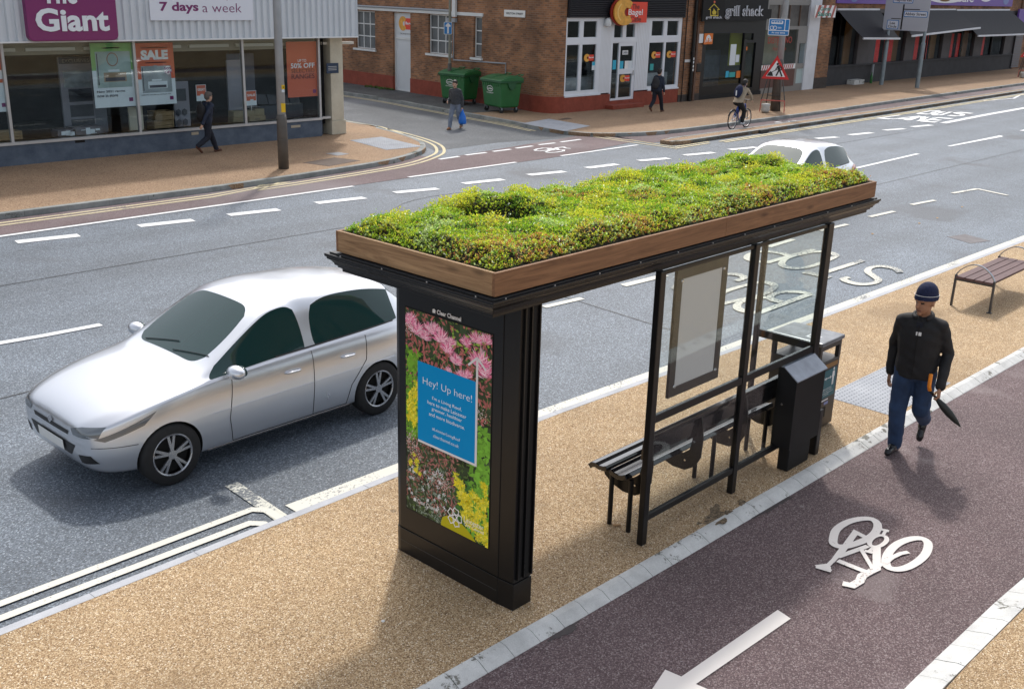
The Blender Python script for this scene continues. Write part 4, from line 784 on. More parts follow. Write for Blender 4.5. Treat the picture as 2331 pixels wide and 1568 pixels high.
# ---------------- buildings ----------------
def wall(mb, x0, x1, z0, z1, holes, y0, y1, mi=0, rev=None):
    xs = sorted({x0, x1, *[h[0] for h in holes], *[h[1] for h in holes]}); zs = sorted({z0, z1, *[h[2] for h in holes], *[h[3] for h in holes]})
    xs = [x for x in xs if x0 <= x <= x1]; zs = [z for z in zs if z0 <= z <= z1]
    def solid(i, j):
        if i < 0 or j < 0 or i >= len(xs) - 1 or j >= len(zs) - 1: return None
        cx, cz = (xs[i] + xs[i + 1]) / 2, (zs[j] + zs[j + 1]) / 2
        return not any(h[0] < cx < h[1] and h[2] < cz < h[3] for h in holes)
    for i in range(len(xs) - 1):
        for j in range(len(zs) - 1):
            if not solid(i, j): continue
            a, b, c, d = xs[i], xs[i + 1], zs[j], zs[j + 1]
            mb.poly([(a, y0, c), (b, y0, c), (b, y0, d), (a, y0, d)], mi); mb.poly([(a, y1, c), (a, y1, d), (b, y1, d), (b, y1, c)], mi)
            r = mi if rev is None else rev
            if not solid(i - 1, j): mb.poly([(a, y0, c), (a, y0, d), (a, y1, d), (a, y1, c)], r)
            if not solid(i + 1, j): mb.poly([(b, y0, c), (b, y1, c), (b, y1, d), (b, y0, d)], r)
            if not solid(i, j - 1): mb.poly([(a, y0, c), (a, y1, c), (b, y1, c), (b, y0, c)], r)
            if not solid(i, j + 1): mb.poly([(a, y0, d), (b, y0, d), (b, y1, d), (a, y1, d)], r)
    return mb
def panes(holes, y, m, parent, name='glass_pane', t=.006, M=None):
    for h in holes:
        mb = MB().box(h[0] + .0005, h[1] - .0005, y, y + t, h[2] + .0005, h[3] - .0005)
        if M is not None: mb.xf(M)
        mb.build(name, m, parent)
def room(x0, x1, y0, y1, z0, z1, m, parent, name='interior', M=None):
    # an open-fronted box: floor, ceiling, back and side walls of the room behind a shop window
    mb = MB(); mb.poly([(x0, y1, z0), (x1, y1, z0), (x1, y1, z1), (x0, y1, z1)]); mb.poly([(x0, y0, z0), (x1, y0, z0), (x1, y1, z0), (x0, y1, z0)]); mb.poly([(x0, y0, z1), (x0, y1, z1), (x1, y1, z1), (x1, y0, z1)]); mb.poly([(x0, y0, z0), (x0, y1, z0), (x0, y1, z1), (x0, y0, z1)]); mb.poly([(x1, y0, z0), (x1, y0, z1), (x1, y1, z1), (x1, y1, z0)])
    if M is not None: mb.xf(M)
    return mb.build(name, m, parent)
class VP:
    # upright plane through two places on the ground; pt() turns a picture point into (along, height) on it
    def __init__(s, A, B):
        s.A = np.array(A, float); d = np.array(B, float) - s.A; s.L = np.linalg.norm(d); s.d = d / s.L; s.n = np.array([-s.d[1], s.d[0]])
        s.M = Matrix(((s.d[0], s.n[0], 0, s.A[0]), (s.d[1], s.n[1], 0, s.A[1]), (0, 0, 1, 0), (0, 0, 0, 1)))
    def pt(s, k, x, y, off=0.):
        r = ray(*q(k, x, y)); a = s.A + s.n * off; t = (a @ s.n) / (r[:2] @ s.n); p = r[:2] * t; return ((p - s.A) @ s.d, H + r[2] * t)
    def rect(s, k, x0, y0, x1, y1, off=0.):
        xm, ym = (x0 + x1) / 2, (y0 + y1) / 2; return (s.pt(k, x0, ym, off)[0], s.pt(k, x1, ym, off)[0], s.pt(k, xm, y1, off)[1], s.pt(k, xm, y0, off)[1])
    def text(s, t, r, m, parent, off=-.01, **k):
        a = s.M @ Vector((r[0], off, r[2])); return text(t, a, (s.M.to_3x3() @ Vector((r[1] - r[0], 0, 0))), (0, 0, r[3] - r[2]), m, parent=parent, **k)
FRONT = VP((0, 27.0), (100, 27.0))
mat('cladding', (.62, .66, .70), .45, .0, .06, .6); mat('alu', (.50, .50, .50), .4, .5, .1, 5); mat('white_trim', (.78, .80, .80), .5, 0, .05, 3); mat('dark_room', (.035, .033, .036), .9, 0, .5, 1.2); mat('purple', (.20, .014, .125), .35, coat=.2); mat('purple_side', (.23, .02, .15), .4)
mat('white_board', (.74, .77, .84), .5); mat('purple_ink', (.19, .02, .13), .5); mat('poster_white', (.70, .76, .80), .5); mat('poster_green', (.22, .45, .14), .5); mat('poster_orange', (.62, .12, .05), .5); mat('poster_dark', (.06, .06, .08), .5); mat('poster_grey', (.30, .34, .36), .6, 0, .4, 3)
YS = 27.06
shp = thing('shop_building', 'bathroom shop with grey corrugated fascia, long shop window and dark blue base wall', 'shop', (10, 27, 0))
xe = PY(2, 912, 900, YS)[0]; XL = -14
mul = [PY(1, 60, 850, YS)[0], PY(1, 1240, 800, YS)[0], PY(1, 2210, 760, YS)[0]]
mul = [mul[0] - (mul[1] - mul[0]) * 1.0 * i for i in (6, 5, 4, 3, 2, 1)] + mul
mul = [m_ for m_ in mul if m_ > XL]; ZS = .57; ZH = 3.05
cx1, cy1 = 20.52, 27.52   # end of the chamfered bay
MB().prism([(XL, 27.03), (xe, 27.03), (cx1 + .03, cy1 - .03), (cx1 + .03, 27.9), (XL, 27.9)], (0, 0, 0), (1, 0, 0), (0, 1, 0), (0, 0, .50)).build('base_wall', 'render_blue', shp)
MB().prism([(XL, 26.99), (xe + .02, 26.99), (cx1 + .07, cy1 - .03), (cx1 + .07, 27.14), (XL, 27.14)], (0, 0, .502), (1, 0, 0), (0, 1, 0), (0, 0, .07)).build('window_sill', 'alu', shp)
for m_ in mul: MB().box(m_ - .035, m_ + .035, YS - .04, YS + .06, ZS + .003, ZH).build('mullion', 'alu', shp)
MB().box(xe - .04, xe + .03, YS - .04, YS + .05, ZS + .003, ZH).build('mullion', 'alu', shp); MB().bar((cx1, cy1, ZS + .003), (cx1, cy1, ZH), .06).build('mullion', 'alu', shp)
ed = [XL] + mul + [xe]
for a, b in zip(ed, ed[1:]): MB().box(a + .036, b - .041, YS, YS + .008, ZS + .003, ZH).build('glass_pane', 'shop_glass', shp)
MB().prism([(xe + .035, YS + .005), (cx1 - .03, cy1 - .03), (cx1 - .035, cy1 - .022), (xe + .03, YS + .013)], (0, 0, ZS + .003), (1, 0, 0), (0, 1, 0), (0, 0, ZH - ZS - .003)).build('glass_pane', 'shop_glass', shp)
# corrugated fascia
XF = PY(2, 1336, 250, 26.6)[0]; ZF = PY(1, 1000, 380, 26.6)[1]; mb = MB(); pr_ = []; x = XL
while x < XF - .2: pr_ += [(x, 26.60), (x + .09, 26.60), (x + .115, 26.66), (x + .185, 26.66)]; x += .21
pr_ += [(XF, 26.6)]
vs = [(a, b, ZF + .04) for a, b in pr_] + [(a, b, 7.2) for a, b in pr_]; n = len(pr_)
mb.add(vs, [(i, i + 1, n + i + 1, n + i) for i in range(n - 1)]); mb.build('corrugated_fascia', 'cladding', shp)
# the same sheets down the street side
mb = MB(); pr_ = []; y = 26.60
while y < 33: pr_ += [(XF, y), (XF, y + .09), (XF - .035, y + .115), (XF - .035, y + .185)]; y += .21
vs = [(a, b, ZF + .04) for a, b in pr_] + [(a, b, 7.2) for a, b in pr_]; n = len(pr_); mb.add(vs, [(i, i + 1, n + i + 1, n + i) for i in range(n - 1)]); mb.build('corrugated_fascia', 'cladding', shp)
MB().box(XL, XF + .004, 26.585, 26.64, ZF, ZF + .038).build('fascia_trim', 'white_trim', shp)
MB().box(XL, XF - .01, 26.645, 27.9, ZF + .012, ZF + .02).build('soffit', 'white_trim', shp)
MB().box(XL, XF - .05, 26.7, 40, 7.1, 7.2).build('roof', 'roof_felt', shp)
# column and side wall
MB().box(20.62, 21.10, 27.12, 27.62, .42, ZF).build('column', 'render_cream', shp, bevel=.015); MB().box(20.58, 21.14, 27.08, 27.66, 0, .42).build('column_base', 'render_cream', shp, bevel=.01)
MB().box(20.60, 20.66, 27.62, 40, .0, ZF + .01).build('side_wall', 'render_cream', shp)
mb = MB()
for i in range(28): mb.box(20.67, 21.3, 30.5, 30.53, .3 + i * .115, .3 + i * .115 + .10)
mb.build('slatted_panel', 'white_trim', shp); MB().box(20.67, 21.3, 30.54, 40, 0, ZF + .01).build('side_wall', 'white_trim', shp)
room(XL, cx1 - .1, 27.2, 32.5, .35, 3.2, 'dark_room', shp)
pq = MB().box(*(lambda r: (r[0], r[1], 27.10, 27.118, r[2], r[3]))(RY(2, 990, 700, 1122, 812, 27.11))).build('plaque', mat('plaque_navy', (.03, .05, .09), .4, .3), shp)
r = RY(2, 1004, 716, 1108, 796, 27.1); mb = MB(); [mb.box(r[0] + .02, r[1] - .02, 27.094, 27.098, r[2] + .05 + i * .05, r[2] + .065 + i * .05) for i in range(3)]; mb.build('plaque_lettering', 'alu', pq)
vb = RY(2, 605, 1385, 708, 1412, 27.0); MB().box(vb[0], vb[1], 27.02, 27.028, vb[2], vb[3]).build('air_brick', mat('buff', (.42, .36, .27), .8), shp)
vb = RY(1, 1740, 1200, 1805, 1225, 27.0); MB().box(vb[0], vb[1], 27.02, 27.028, vb[2], vb[3]).build('air_brick', 'buff', shp)
vb = RY(1, 685, 1272, 775, 1296, 27.0); MB().box(vb[0], vb[1], 27.02, 27.028, vb[2], vb[3]).build('air_brick', 'black_slot', shp)
# ceiling band and strip lights seen inside
MB().box(XL, cx1 - .3, 27.35, 27.4, 2.62, 3.04).build('pelmet', mat('pelmet', (.30, .27, .21), .8), shp)
for i in range(8):
    x = 9.9 + i * 1.5; MB().box(x, x + 1.25, 27.25, 27.34, 2.72, 2.80).build('strip_light', mat('tube_lamp', (.55, .52, .45), .5), shp)
# signs on the fascia
x0, x1, z0, z1 = RY(1, 225, -420, 1050, 375, 26.38); r_ = .14
def rrect(x0, x1, z0, z1, r, n=6):
    P = []
    for cx, cz, a in ((x1 - r, z0 + r, -math.pi / 2), (x1 - r, z1 - r, 0), (x0 + r, z1 - r, math.pi / 2), (x0 + r, z0 + r, math.pi)): P += [(cx + r * math.cos(a + math.pi / 2 * i / n), cz + r * math.sin(a + math.pi / 2 * i / n)) for i in range(n + 1)]
    return P
sg = MB().prism(rrect(x0, x1, z0, z1, r_), (0, 26.40, 0), (1, 0, 0), (0, 0, 1), (0, .19, 0)).build('shop_sign', 'purple', None, bevel=.02); tag(sg, 'large rounded purple sign with white lettering ending in Giant', 'sign')
mat('sign_white', (.78, .82, .86), .45)
Yt = 26.398; rr = RY(1, 320, 78, 985, 288, Yt); ftext('Giant', rr, Yt, 'sign_white', sg, bold=.03, depth=.02); rr = RY(1, 365, -185, 690, 38, Yt); ftext('The', rr, Yt, 'sign_white', sg, bold=.03, depth=.02)
x0, x1, z0, z1 = RY(1, 1348, -330, 2288, 188, 26.55); wb = MB().box(x0, x1, 26.555, 26.585, z0, z1).build('shop_banner', 'white_board', None); tag(wb, 'white rectangular shop banner reading 7 days a week in purple', 'sign')
rr = RY(1, 1448, 22, 1800, 128, 26.55); ftext('7 days', rr, 26.553, 'purple_ink', wb, bold=.03); rr = RY(1, 1835, 32, 2190, 116, 26.55); ftext('a week', rr, 26.553, 'purple_ink', wb, bold=-.008); rr = RY(1, 2052, -90, 2098, 6, 26.55); ftext('p', rr, 26.553, 'purple_ink', wb)

# posters behind the glass
YP = 27.12
def poster(k, box, label, cols, name='poster'):
    r = RY(k, *box, YP); root = MB().box(r[0], r[1], YP, YP + .006, r[2], r[3]).build(name, cols, None); tag(root, label, 'poster', 'sale posters in the shop window'); return root, r
def sub(root, r, u0, u1, v0, v1, m, name='panel', lift=.003):
    w_, h_ = r[1] - r[0], r[3] - r[2]; return MB().box(r[0] + w_ * u0, r[0] + w_ * u1, YP - lift - .001, YP - lift, r[3] - h_ * v1, r[3] - h_ * v0).build(name, m, root)
def subt(root, r, s, u0, u1, v0, v1, m, bold=0., lift=.006):
    w_, h_ = r[1] - r[0], r[3] - r[2]; return ftext(s, (r[0] + w_ * u0, r[0] + w_ * u1, r[3] - h_ * v1, r[3] - h_ * v0), YP - lift, m, root, bold=bold)
def bathroom(root, r, u0, u1, v0, v1, tones):
    sub(root, r, u0, u1, v0, v1, tones[0], 'picture', .004); w_, h_ = u1 - u0, v1 - v0
    c = (r[0] + (r[1] - r[0]) * (u0 + w_ * .48), r[3] - (r[3] - r[2]) * (v0 + h_ * .22)); R_ = (r[1] - r[0]) * .13; mb = MB(); stroke(mb, [(0, 0), (1, 0)], .1, 0) if 0 else None
    A, B = offset_line([(c[0] + R_ * math.cos(t), c[1] + R_ * 1.1 * math.sin(t)) for t in np.linspace(0, 6.283, 21)[:-1]], R_ * .16, True); n_ = len(A)
    mb.add([(a.x, YP - .0062, a.y) for a in A] + [(b.x, YP - .0062, b.y) for b in B], [(i, (i + 1) % n_, n_ + (i + 1) % n_, n_ + i) for i in range(n_)]); mb.build('mirror_ring', tones[3], root)
    sub(root, r, u0 + w_ * .34, u0 + w_ * .66, v0 + h_ * .50, v0 + h_ * .56, 'poster_white', 'basin', .0056); sub(root, r, u0 + w_ * .2, u0 + w_ * .85, v0 + h_ * .58, v0 + h_ * .84, tones[1], 'cabinet', .0056); sub(root, r, u0 + w_ * .24, u0 + w_ * .81, v0 + h_ * .72, v0 + h_ * .82, tones[2], 'drawer', .0062); sub(root, r, u0 + w_ * .03, u0 + w_ * .06, v0 + h_ * .05, v0 + h_ * .92, tones[2], 'shower_frame', .0062)
mat('tan', (.34, .24, .15), .6); mat('copper', (.36, .16, .09), .5); mat('aqua_grey', (.36, .46, .44), .6, 0, .2, 2)
P1, r = poster(1, (838, 392, 1210, 975), 'green and white poster reading New 2021 ranges, hanging in the shop window', 'poster_white')
sub(P1, r, 0, 1, 0, .42, 'poster_green'); bathroom(P1, r, .1, .95, .13, .69, ['aqua_grey', 'tan', 'poster_dark', 'copper']); subt(P1, r, 'New 2021 ranges', .07, .76, .73, .775, 'poster_dark', .02); subt(P1, r, 'now in store', .07, .57, .79, .835, 'poster_dark', .02); sub(P1, r, .84, .94, .86, .92, 'purple', 'badge'); sub(P1, r, .3, .7, .065, .085, 'poster_white', 'heading')
P2, r = poster(1, (1238, 390, 1585, 952), 'orange and white SALE poster with a round 50% OFF disc in the shop window', 'poster_white')
sub(P2, r, 0, 1, 0, .58, 'poster_orange'); subt(P2, r, 'SALE', .14, .85, .115, .27, 'white_ink', .06); bathroom(P2, r, .12, .9, .37, .80, ['poster_grey', 'poster_white', 'poster_dark', 'poster_grey'])
c = (r[0] + (r[1] - r[0]) * .82, r[3] - (r[3] - r[2]) * .445); mb = MB().prism([(c[0] + .105 * math.cos(t), c[1] + .115 * math.sin(t)) for t in np.linspace(0, 6.283, 25)[:-1]], (0, YP - .007, 0), (1, 0, 0), (0, 0, 1), (0, -.001, 0)); mb.build('disc', 'white_ink', P2)
subt(P2, r, '50%', .72, .93, .395, .44, 'purple_ink', .03, .0095); subt(P2, r, 'OFF', .73, .92, .455, .50, 'purple_ink', .03, .0095); subt(P2, r, 'HAMILTON  WAS £320 now - NOW JUST £9.99', .08, .85, .825, .845, 'poster_dark', .02); sub(P2, r, .82, .92, .87, .93, 'purple', 'badge'); sub(P2, r, .15, .85, .07, .085, 'purple_ink', 'small_print'); sub(P2, r, .25, .8, .31, .325, 'purple_ink', 'small_print')
P3, r = poster(2, (555, 462, 892, 1072), 'plain orange poster reading UP TO 50% OFF selected ranges beside the cream column', 'poster_orange')
subt(P3, r, 'UP TO', .35, .63, .315, .365, 'white_ink', .01); subt(P3, r, '50% OFF', .12, .90, .385, .475, 'white_ink', .02); mat('ink_brown', (.16, .03, .02), .5); subt(P3, r, 'SELECTED', .13, .89, .49, .56, 'ink_brown', .01); subt(P3, r, 'RANGES', .13, .89, .58, .67, 'ink_brown', .015); sub(P3, r, .82, .93, .875, .94, 'purple', 'badge')
P4, r = poster(1, (-290, 400, 45, 1025), 'orange and white poster cut off by the left edge of the picture', 'poster_white')
sub(P4, r, 0, 1, 0, .57, 'poster_orange'); sub(P4, r, .82, .93, .87, .93, 'purple', 'badge'); subt(P4, r, 'SALE', .14, .85, .115, .27, 'white_ink', .06)
mb = MB().prism([(r[0] + (r[1] - r[0]) * .88 + .1 * math.cos(t), r[3] - (r[3] - r[2]) * .45 + .11 * math.sin(t)) for t in np.linspace(0, 6.283, 25)[:-1]], (0, YP - .007, 0), (1, 0, 0), (0, 0, 1), (0, -.001, 0)).build('disc', 'white_ink', P4)
def card(k, box, word, label, Y):
    r = RY(k, *box, Y); t = thing('sale_card', label, 'card', ((r[0] + r[1]) / 2, Y, r[2]), 'small orange cards on stands in the shop window'); h = r[3] - r[2]; w_ = r[1] - r[0]
    MB().box(r[0], r[1], Y, Y + .01, r[2], r[3]).build('card', 'poster_white', t); MB().box(r[0] + .015, r[1] - .015, Y - .002, Y - .0005, r[2] + h * .33, r[3] - .015).build('panel', 'poster_orange', t)
    MB().box(r[0] + w_ * .4, r[0] + w_ * .7, Y - .004, Y - .0025, r[2] + h * .28, r[2] + h * .42).build('small_print', 'poster_white', t); ftext(word, (r[0] + w_ * .12, r[0] + w_ * .88, r[2] + h * .62, r[2] + h * .78), Y - .003, 'white_ink', t, bold=.03)
    MB().box((r[0] + r[1]) / 2 - .01, (r[0] + r[1]) / 2 + .01, Y + .011, Y + .02, .36, r[2]).build('stand', 'alu', t)
card(1, (1780, 770, 1870, 918), 'GREAT', 'small orange card reading GREAT just left of the passer-by', 27.5); card(2, (102, 1003, 218, 1168), 'SALE', 'small orange card reading SALE above the cardboard boxes', 27.5)
# goods in the window
mat('cardboard', (.27, .22, .13), .85, 0, .12, 6); mat('lilac_board', (.30, .29, .33), .7, 0, .1, 2); mat('slate', (.06, .065, .08), .6, 0, .3, 4)
def crate(k, box, Y, label, rows=5):
    r = RY(k, *box, Y); t = thing('wooden_crate', label, 'crate', ((r[0] + r[1]) / 2, Y, r[2]), 'wooden crates in the shop window'); h = (r[3] - r[2]) / rows
    for i in range(rows): mb = MB(); mb.box(r[0], r[1], Y, Y + .015, r[2] + i * h + .006, r[2] + (i + 1) * h - .006); mb.box(r[0], r[1], Y + .4, Y + .415, r[2] + i * h + .006, r[2] + (i + 1) * h - .006); mb.box(r[0], r[0] + .015, Y + .016, Y + .399, r[2] + i * h + .006, r[2] + (i + 1) * h - .006); mb.box(r[1] - .015, r[1], Y + .016, Y + .399, r[2] + i * h + .006, r[2] + (i + 1) * h - .006); mb.build('slat', 'crate_wood', t)
    mb = MB(); [mb.box(x, x + .03, Y - .012, Y - .001, r[2], r[3]) for x in (r[0] + .02, r[1] - .05)]; mb.build('batten', 'crate_wood', t)
crate(1, (1405, 1010, 1580, 1092), 27.5, 'upper wooden crate of the stack under the SALE poster', 2); crate(1, (1400, 1095, 1580, 1180), 27.5, 'lower wooden crate of the stack under the SALE poster', 2); crate(1, (-60, 1195, 205, 1275), 27.35, 'flat wooden crate at the far left of the shop window', 3)
for box, lab, Y in (((1, 2120, 1010, 2215, 1065), 'dark buff box left of the mullion, under no card', 27.45), ((1, 2118, 1068, 2215, 1130), 'buff carton on the floor just left of the mullion', 27.45), ((2, 105, 1225, 200, 1310), 'plain buff carton directly under the SALE card', 27.5), ((2, 203, 1205, 305, 1278), 'upper buff carton near the lamp post, beside the SALE card', 27.5), ((2, 140, 1282, 320, 1340), 'wide buff carton printed SPA near the lamp post', 27.4), ((2, 150, 1342, 318, 1380), 'lowest buff carton under the SPA carton', 27.4)):
    r = RY(*box, Y); b_ = tag(MB().box(r[0], r[1], Y, Y + .3, r[2], r[3]).build('carton', 'cardboard', None, bevel=.004), lab, 'carton', 'cartons in the shop window')
    if 'SPA' in lab and 'wide' in lab: ftext('SPA', (r[0] + (r[1] - r[0]) * .35, r[0] + (r[1] - r[0]) * .65, r[2] + .04, r[3] - .06), Y - .001, 'poster_dark', b_)
for box, lab in (((1, 525, 1180, 690, 1250), 'left pack of grey flooring on the shop floor'), ((1, 660, 1150, 930, 1240), 'larger right pack of grey flooring with white labels on the shop floor')):
    r = RY(*box, 27.35); t = tag(MB().box(r[0], r[1], 27.35, 27.75, r[2], r[3]).build('flooring_pack', mat('pack_grey', (.13, .13, .15), .35, 0, .3, 8), None, bevel=.005), lab, 'pack'); h = (r[3] - r[2])
    for i in range(5): a = pr.uniform(r[0], r[1] - .15); MB().box(a, a + .12, 27.344, 27.348, r[2] + h * pr.uniform(.1, .7), r[2] + h * pr.uniform(.1, .7) + .05).build('pack_label', 'poster_white', t)
def board(k, box, Y, m, lab, sections=()):
    r = RY(k, *box, Y); t = tag(MB().box(r[0], r[1], Y, Y + .06, max(.36, r[2]), r[3]).build('display_board', m, None), lab, 'display board', 'display boards in the shop window'); w_, h_ = r[1] - r[0], r[3] - r[2]
    for (u0, u1, v0, v1, mm) in sections: MB().box(r[0] + w_ * u0, r[0] + w_ * u1, Y - .012, Y - .001, max(.37, r[3] - h_ * v1), r[3] - h_ * v0).build('sample', mm, t)
    return t, r
B1, r = board(1, (560, 515, 850, 1240), 28.2, 'lilac_board', 'tall grey display board with dark tile samples behind the green poster', ((.02, .98, .0, .085, 'plaque_navy'), (.1, .95, .17, .38, 'poster_grey'), (.22, .95, .40, .56, 'slate'), (.22, .95, .60, .75, 'slate'), (.22, .95, .78, .97, 'slate')))
ftext('EXCLUSIVES', (r[0] + .1, r[1] - .05, r[3] - .15, r[3] - .06), 28.18, 'poster_grey', B1)
board(1, (850, 600, 960, 1240), 28.3, mat('mauve', (.22, .23, .27), .7), 'narrow blue-grey board right of the tall display board')
B2, r = board(1, (1580, 740, 1720, 1180), 28.0, 'lilac_board', 'pale board with hexagonal tiles behind the wooden crates', ((.15, .8, .15, .4, 'slate'),))
mb = MB()
for i in range(2):
    for j in range(2): mb.prism([(r[0] + .1 + i * .2 + .085 * math.cos(t + .52), r[2] + .22 + j * .28 + .10 * math.sin(t + .52)) for t in np.linspace(0, 6.283, 7)[:-1]], (0, 27.97, 0), (1, 0, 0), (0, 0, 1), (0, -.01, 0))
mb.build('hexagon_tiles', 'slate', B2)
board(1, (2070, 545, 2200, 1100), 28.0, 'lilac_board', 'pale grey board left of the last mullion', ((0, 1, -.1, .0, 'plaque_navy'),)); board(2, (60, 590, 200, 1190), 28.2, mat('dusk', (.12, .12, .15), .7), 'dark grey board behind the SALE card')
board(1, (1175, 970, 1300, 1210), 27.45, mat('cream_board', (.50, .47, .38), .7), 'cream panel behind the mullion between the two large posters')
for i in range(4): r = RY(2, 235 + i * 120, 1040, 320 + i * 120, 1150, 27.9); tag(MB().prism([(r[0], r[2]), (r[1] + .08, r[2] - .02), (r[1], r[3] - .03), (r[0] - .06, r[3])], (0, 27.9, 0), (1, 0, 0), (0, 0, 1), (0, .02, 0)).build('wall_panel', 'slate', None), ['first', 'second', 'third', 'fourth'][i] + ' from the left of the leaning dark tile samples near the lamp post', 'tile sample', 'dark tile samples on the counter')
r = RY(2, 240, 1150, 735, 1330, 28.0); tag(MB().box(r[0], r[1], 28.0, 28.5, .36, r[3] - .02).build('shop_counter', 'slate', None, bevel=.01), 'dark counter under the leaning tile samples in the shop window', 'counter')

# ---- brick cafe building with a rounded corner ----
caf = thing('brick_building', 'brown brick corner building with a rounded corner, white shopfront and red painted base', 'building', (31.6, 27, 0))
SA, SB = (34.75, 62.0), (31.1, 28.6); SW = VP(SA, SB); TOP = 8.0
whole = SW.L
w1 = SW.rect(2, 1312, 125, 1528, 540); w2 = SW.rect(3, 100, 165, 362, 602); w3 = SW.rect(3, 598, 190, 690, 640); dr = SW.rect(2, 1725, 145, 1918, 1022)
dr = (dr[0], dr[1], 0.0, dr[3]); ZB = .62
holes = [w1, w2, w3, dr]
mb = wall(MB(), 0, whole, ZB, TOP, [h if h is not dr else (dr[0], dr[1], ZB, dr[3]) for h in holes], 0, .25).xf(SW.M); mb.build('side_wall', 'brick_side', caf)
wall(MB(), 0, whole, 0, ZB - .001, [(dr[0], dr[1], 0, ZB)], -.03, .25).xf(SW.M).build('painted_base', 'red_paint', caf)
mat('pane_grey', (.11, .12, .125), .12, 0, .4, 1.5, spec=.6); mat('frame_white', (.66, .68, .68), .5, 0, .06, 3)
def sash(VPl, h, nc, nr, parent, sill=True, y=.10):
    w_, hh = h[1] - h[0], h[3] - h[2]; t = .045; cw = (w_ - t) / nc; ch = (hh - t) / nr
    hs = [(h[0] + t + i * cw, h[0] + (i + 1) * cw, h[2] + t + j * ch, h[2] + (j + 1) * ch) for i in range(nc) for j in range(nr)]
    wn = wall(MB(), h[0] + .001, h[1] - .001, h[2] + .001, h[3] - .001, hs, y, y + .06).xf(VPl.M).build('window', 'frame_white', parent)
    MB().box(h[0] + .01, h[1] - .01, y + .03, y + .035, h[2] + .01, h[3] - .01).xf(VPl.M).build('pane', 'pane_grey', wn)
    if sill: MB().box(h[0] - .12, h[1] + .08, -.09, .10, h[2] - .09, h[2] - .002).xf(VPl.M).build('sill', 'frame_white', wn)
sash(SW, w1, 3, 3, caf); sash(SW, w2, 3, 3, caf); sash(SW, w3, 1, 3, caf)
dd = wall(MB(), dr[0] + .001, dr[1] - .001, .002, dr[3] - .001, [(dr[0] + .08, dr[1] - .06, .06, SW.pt(2, 1830, 440)[1]), (dr[0] + .06, dr[1] - .06, SW.pt(2, 1830, 415)[1], dr[3] - .05)], .10, .18).xf(SW.M).build('door', 'frame_white', caf)
MB().box(dr[0] + .07, dr[1] - .05, .14, .16, .05, dr[3] - .04).xf(SW.M).build('door_leaf', mat('door_white', (.62, .65, .68), .5, 0, .05, 2), dd)
band = SW.rect(3, -40, 128, 360, 160); zb_ = SW.pt(3, 200, 158)[1]; xb2 = SW.pt(3, 708, 165)[0]
MB().box(5, xb2, -.05, -.001, zb_, zb_ + .13).xf(SW.M).build('lintel_band', 'frame_white', caf)
mat('grey_pipe', (.30, .32, .35), .5); mb = MB(); zp = SW.pt(3, 200, 115)[1]; mb.tube([SW.M @ Vector((5, -.06, zp)), SW.M @ Vector((SW.pt(3, 352, 120)[0], -.06, zp))], .05, 8); mb.build('overflow_pipe', 'grey_pipe', caf)
xd = SW.pt(3, 410, 90)[0]; MB().box(xd - .11, xd + .11, -.16, -.06, SW.pt(3, 410, 190)[1], TOP).xf(SW.M).build('downpipe', 'frame_white', caf)
c_ = [SW.pt(3, 388, 255), SW.pt(3, 388, 665), SW.pt(3, 962, 705), SW.pt(3, 955, 800)]; c_[1] = (c_[0][0], c_[1][1]); c_[3] = (c_[2][0], .7)
MB().tube([SW.M @ Vector((a, -.035, b)) for a, b in c_], .03, 8).build('conduit', 'grey_pipe', caf)
cr = SW.rect(3, 335, 205, 430, 248); MB().box(cr[0], cr[1], -.18, -.055, cr[2], cr[3]).xf(SW.M).build('junction_box', 'grey_pipe', caf)
arc = [SB, (30.97, 28.1), (30.95, 27.65), (31.05, 27.3), (31.25, 27.08), (31.6, 26.99)]; arc = smooth_pts(arc, 5)
def sweep(line, z0, z1, off, m, name):
    A, B = offset_line(line, off * 2 if off else .001); P = A if off >= 0 else B; n = len(line); P = [p for p in (B if off > 0 else [Vector(l) for l in line])]
    mb = MB(); mb.add([(p.x, p.y, z0) for p in P] + [(p.x, p.y, z1) for p in P], [(i, i + 1, n + i + 1, n + i) for i in range(n - 1)]); 
    if off: mb.add([(p.x, p.y, z1) for p in P] + [(p[0], p[1], z1) for p in line], [(i, i + 1, n + i + 1, n + i) for i in range(n - 1)])
    return mb.build(name, m, caf, smooth=False)
sweep(arc, ZB, TOP, 0, 'brick_round', 'rounded_corner'); sweep(arc, 0, ZB, .03, 'red_paint', 'painted_base')
sn = SW.rect(3, 942, 116, 1172, 192); ss = MB().box(sn[0], sn[1], -.03, -.005, sn[2], sn[3]).xf(SW.M).build('street_sign', mat('sign_cream', (.74, .74, .72), .5), None); tag(ss, 'white street name plate reading WILTON STREET on the brick side wall', 'street sign')
SW.text('WILTON STREET', (sn[0] + .12, sn[1] - .1, sn[2] + .09, sn[3] - .09), mat('ink_black', (.02, .02, .02), .6), ss, off=-.032, bold=.03)
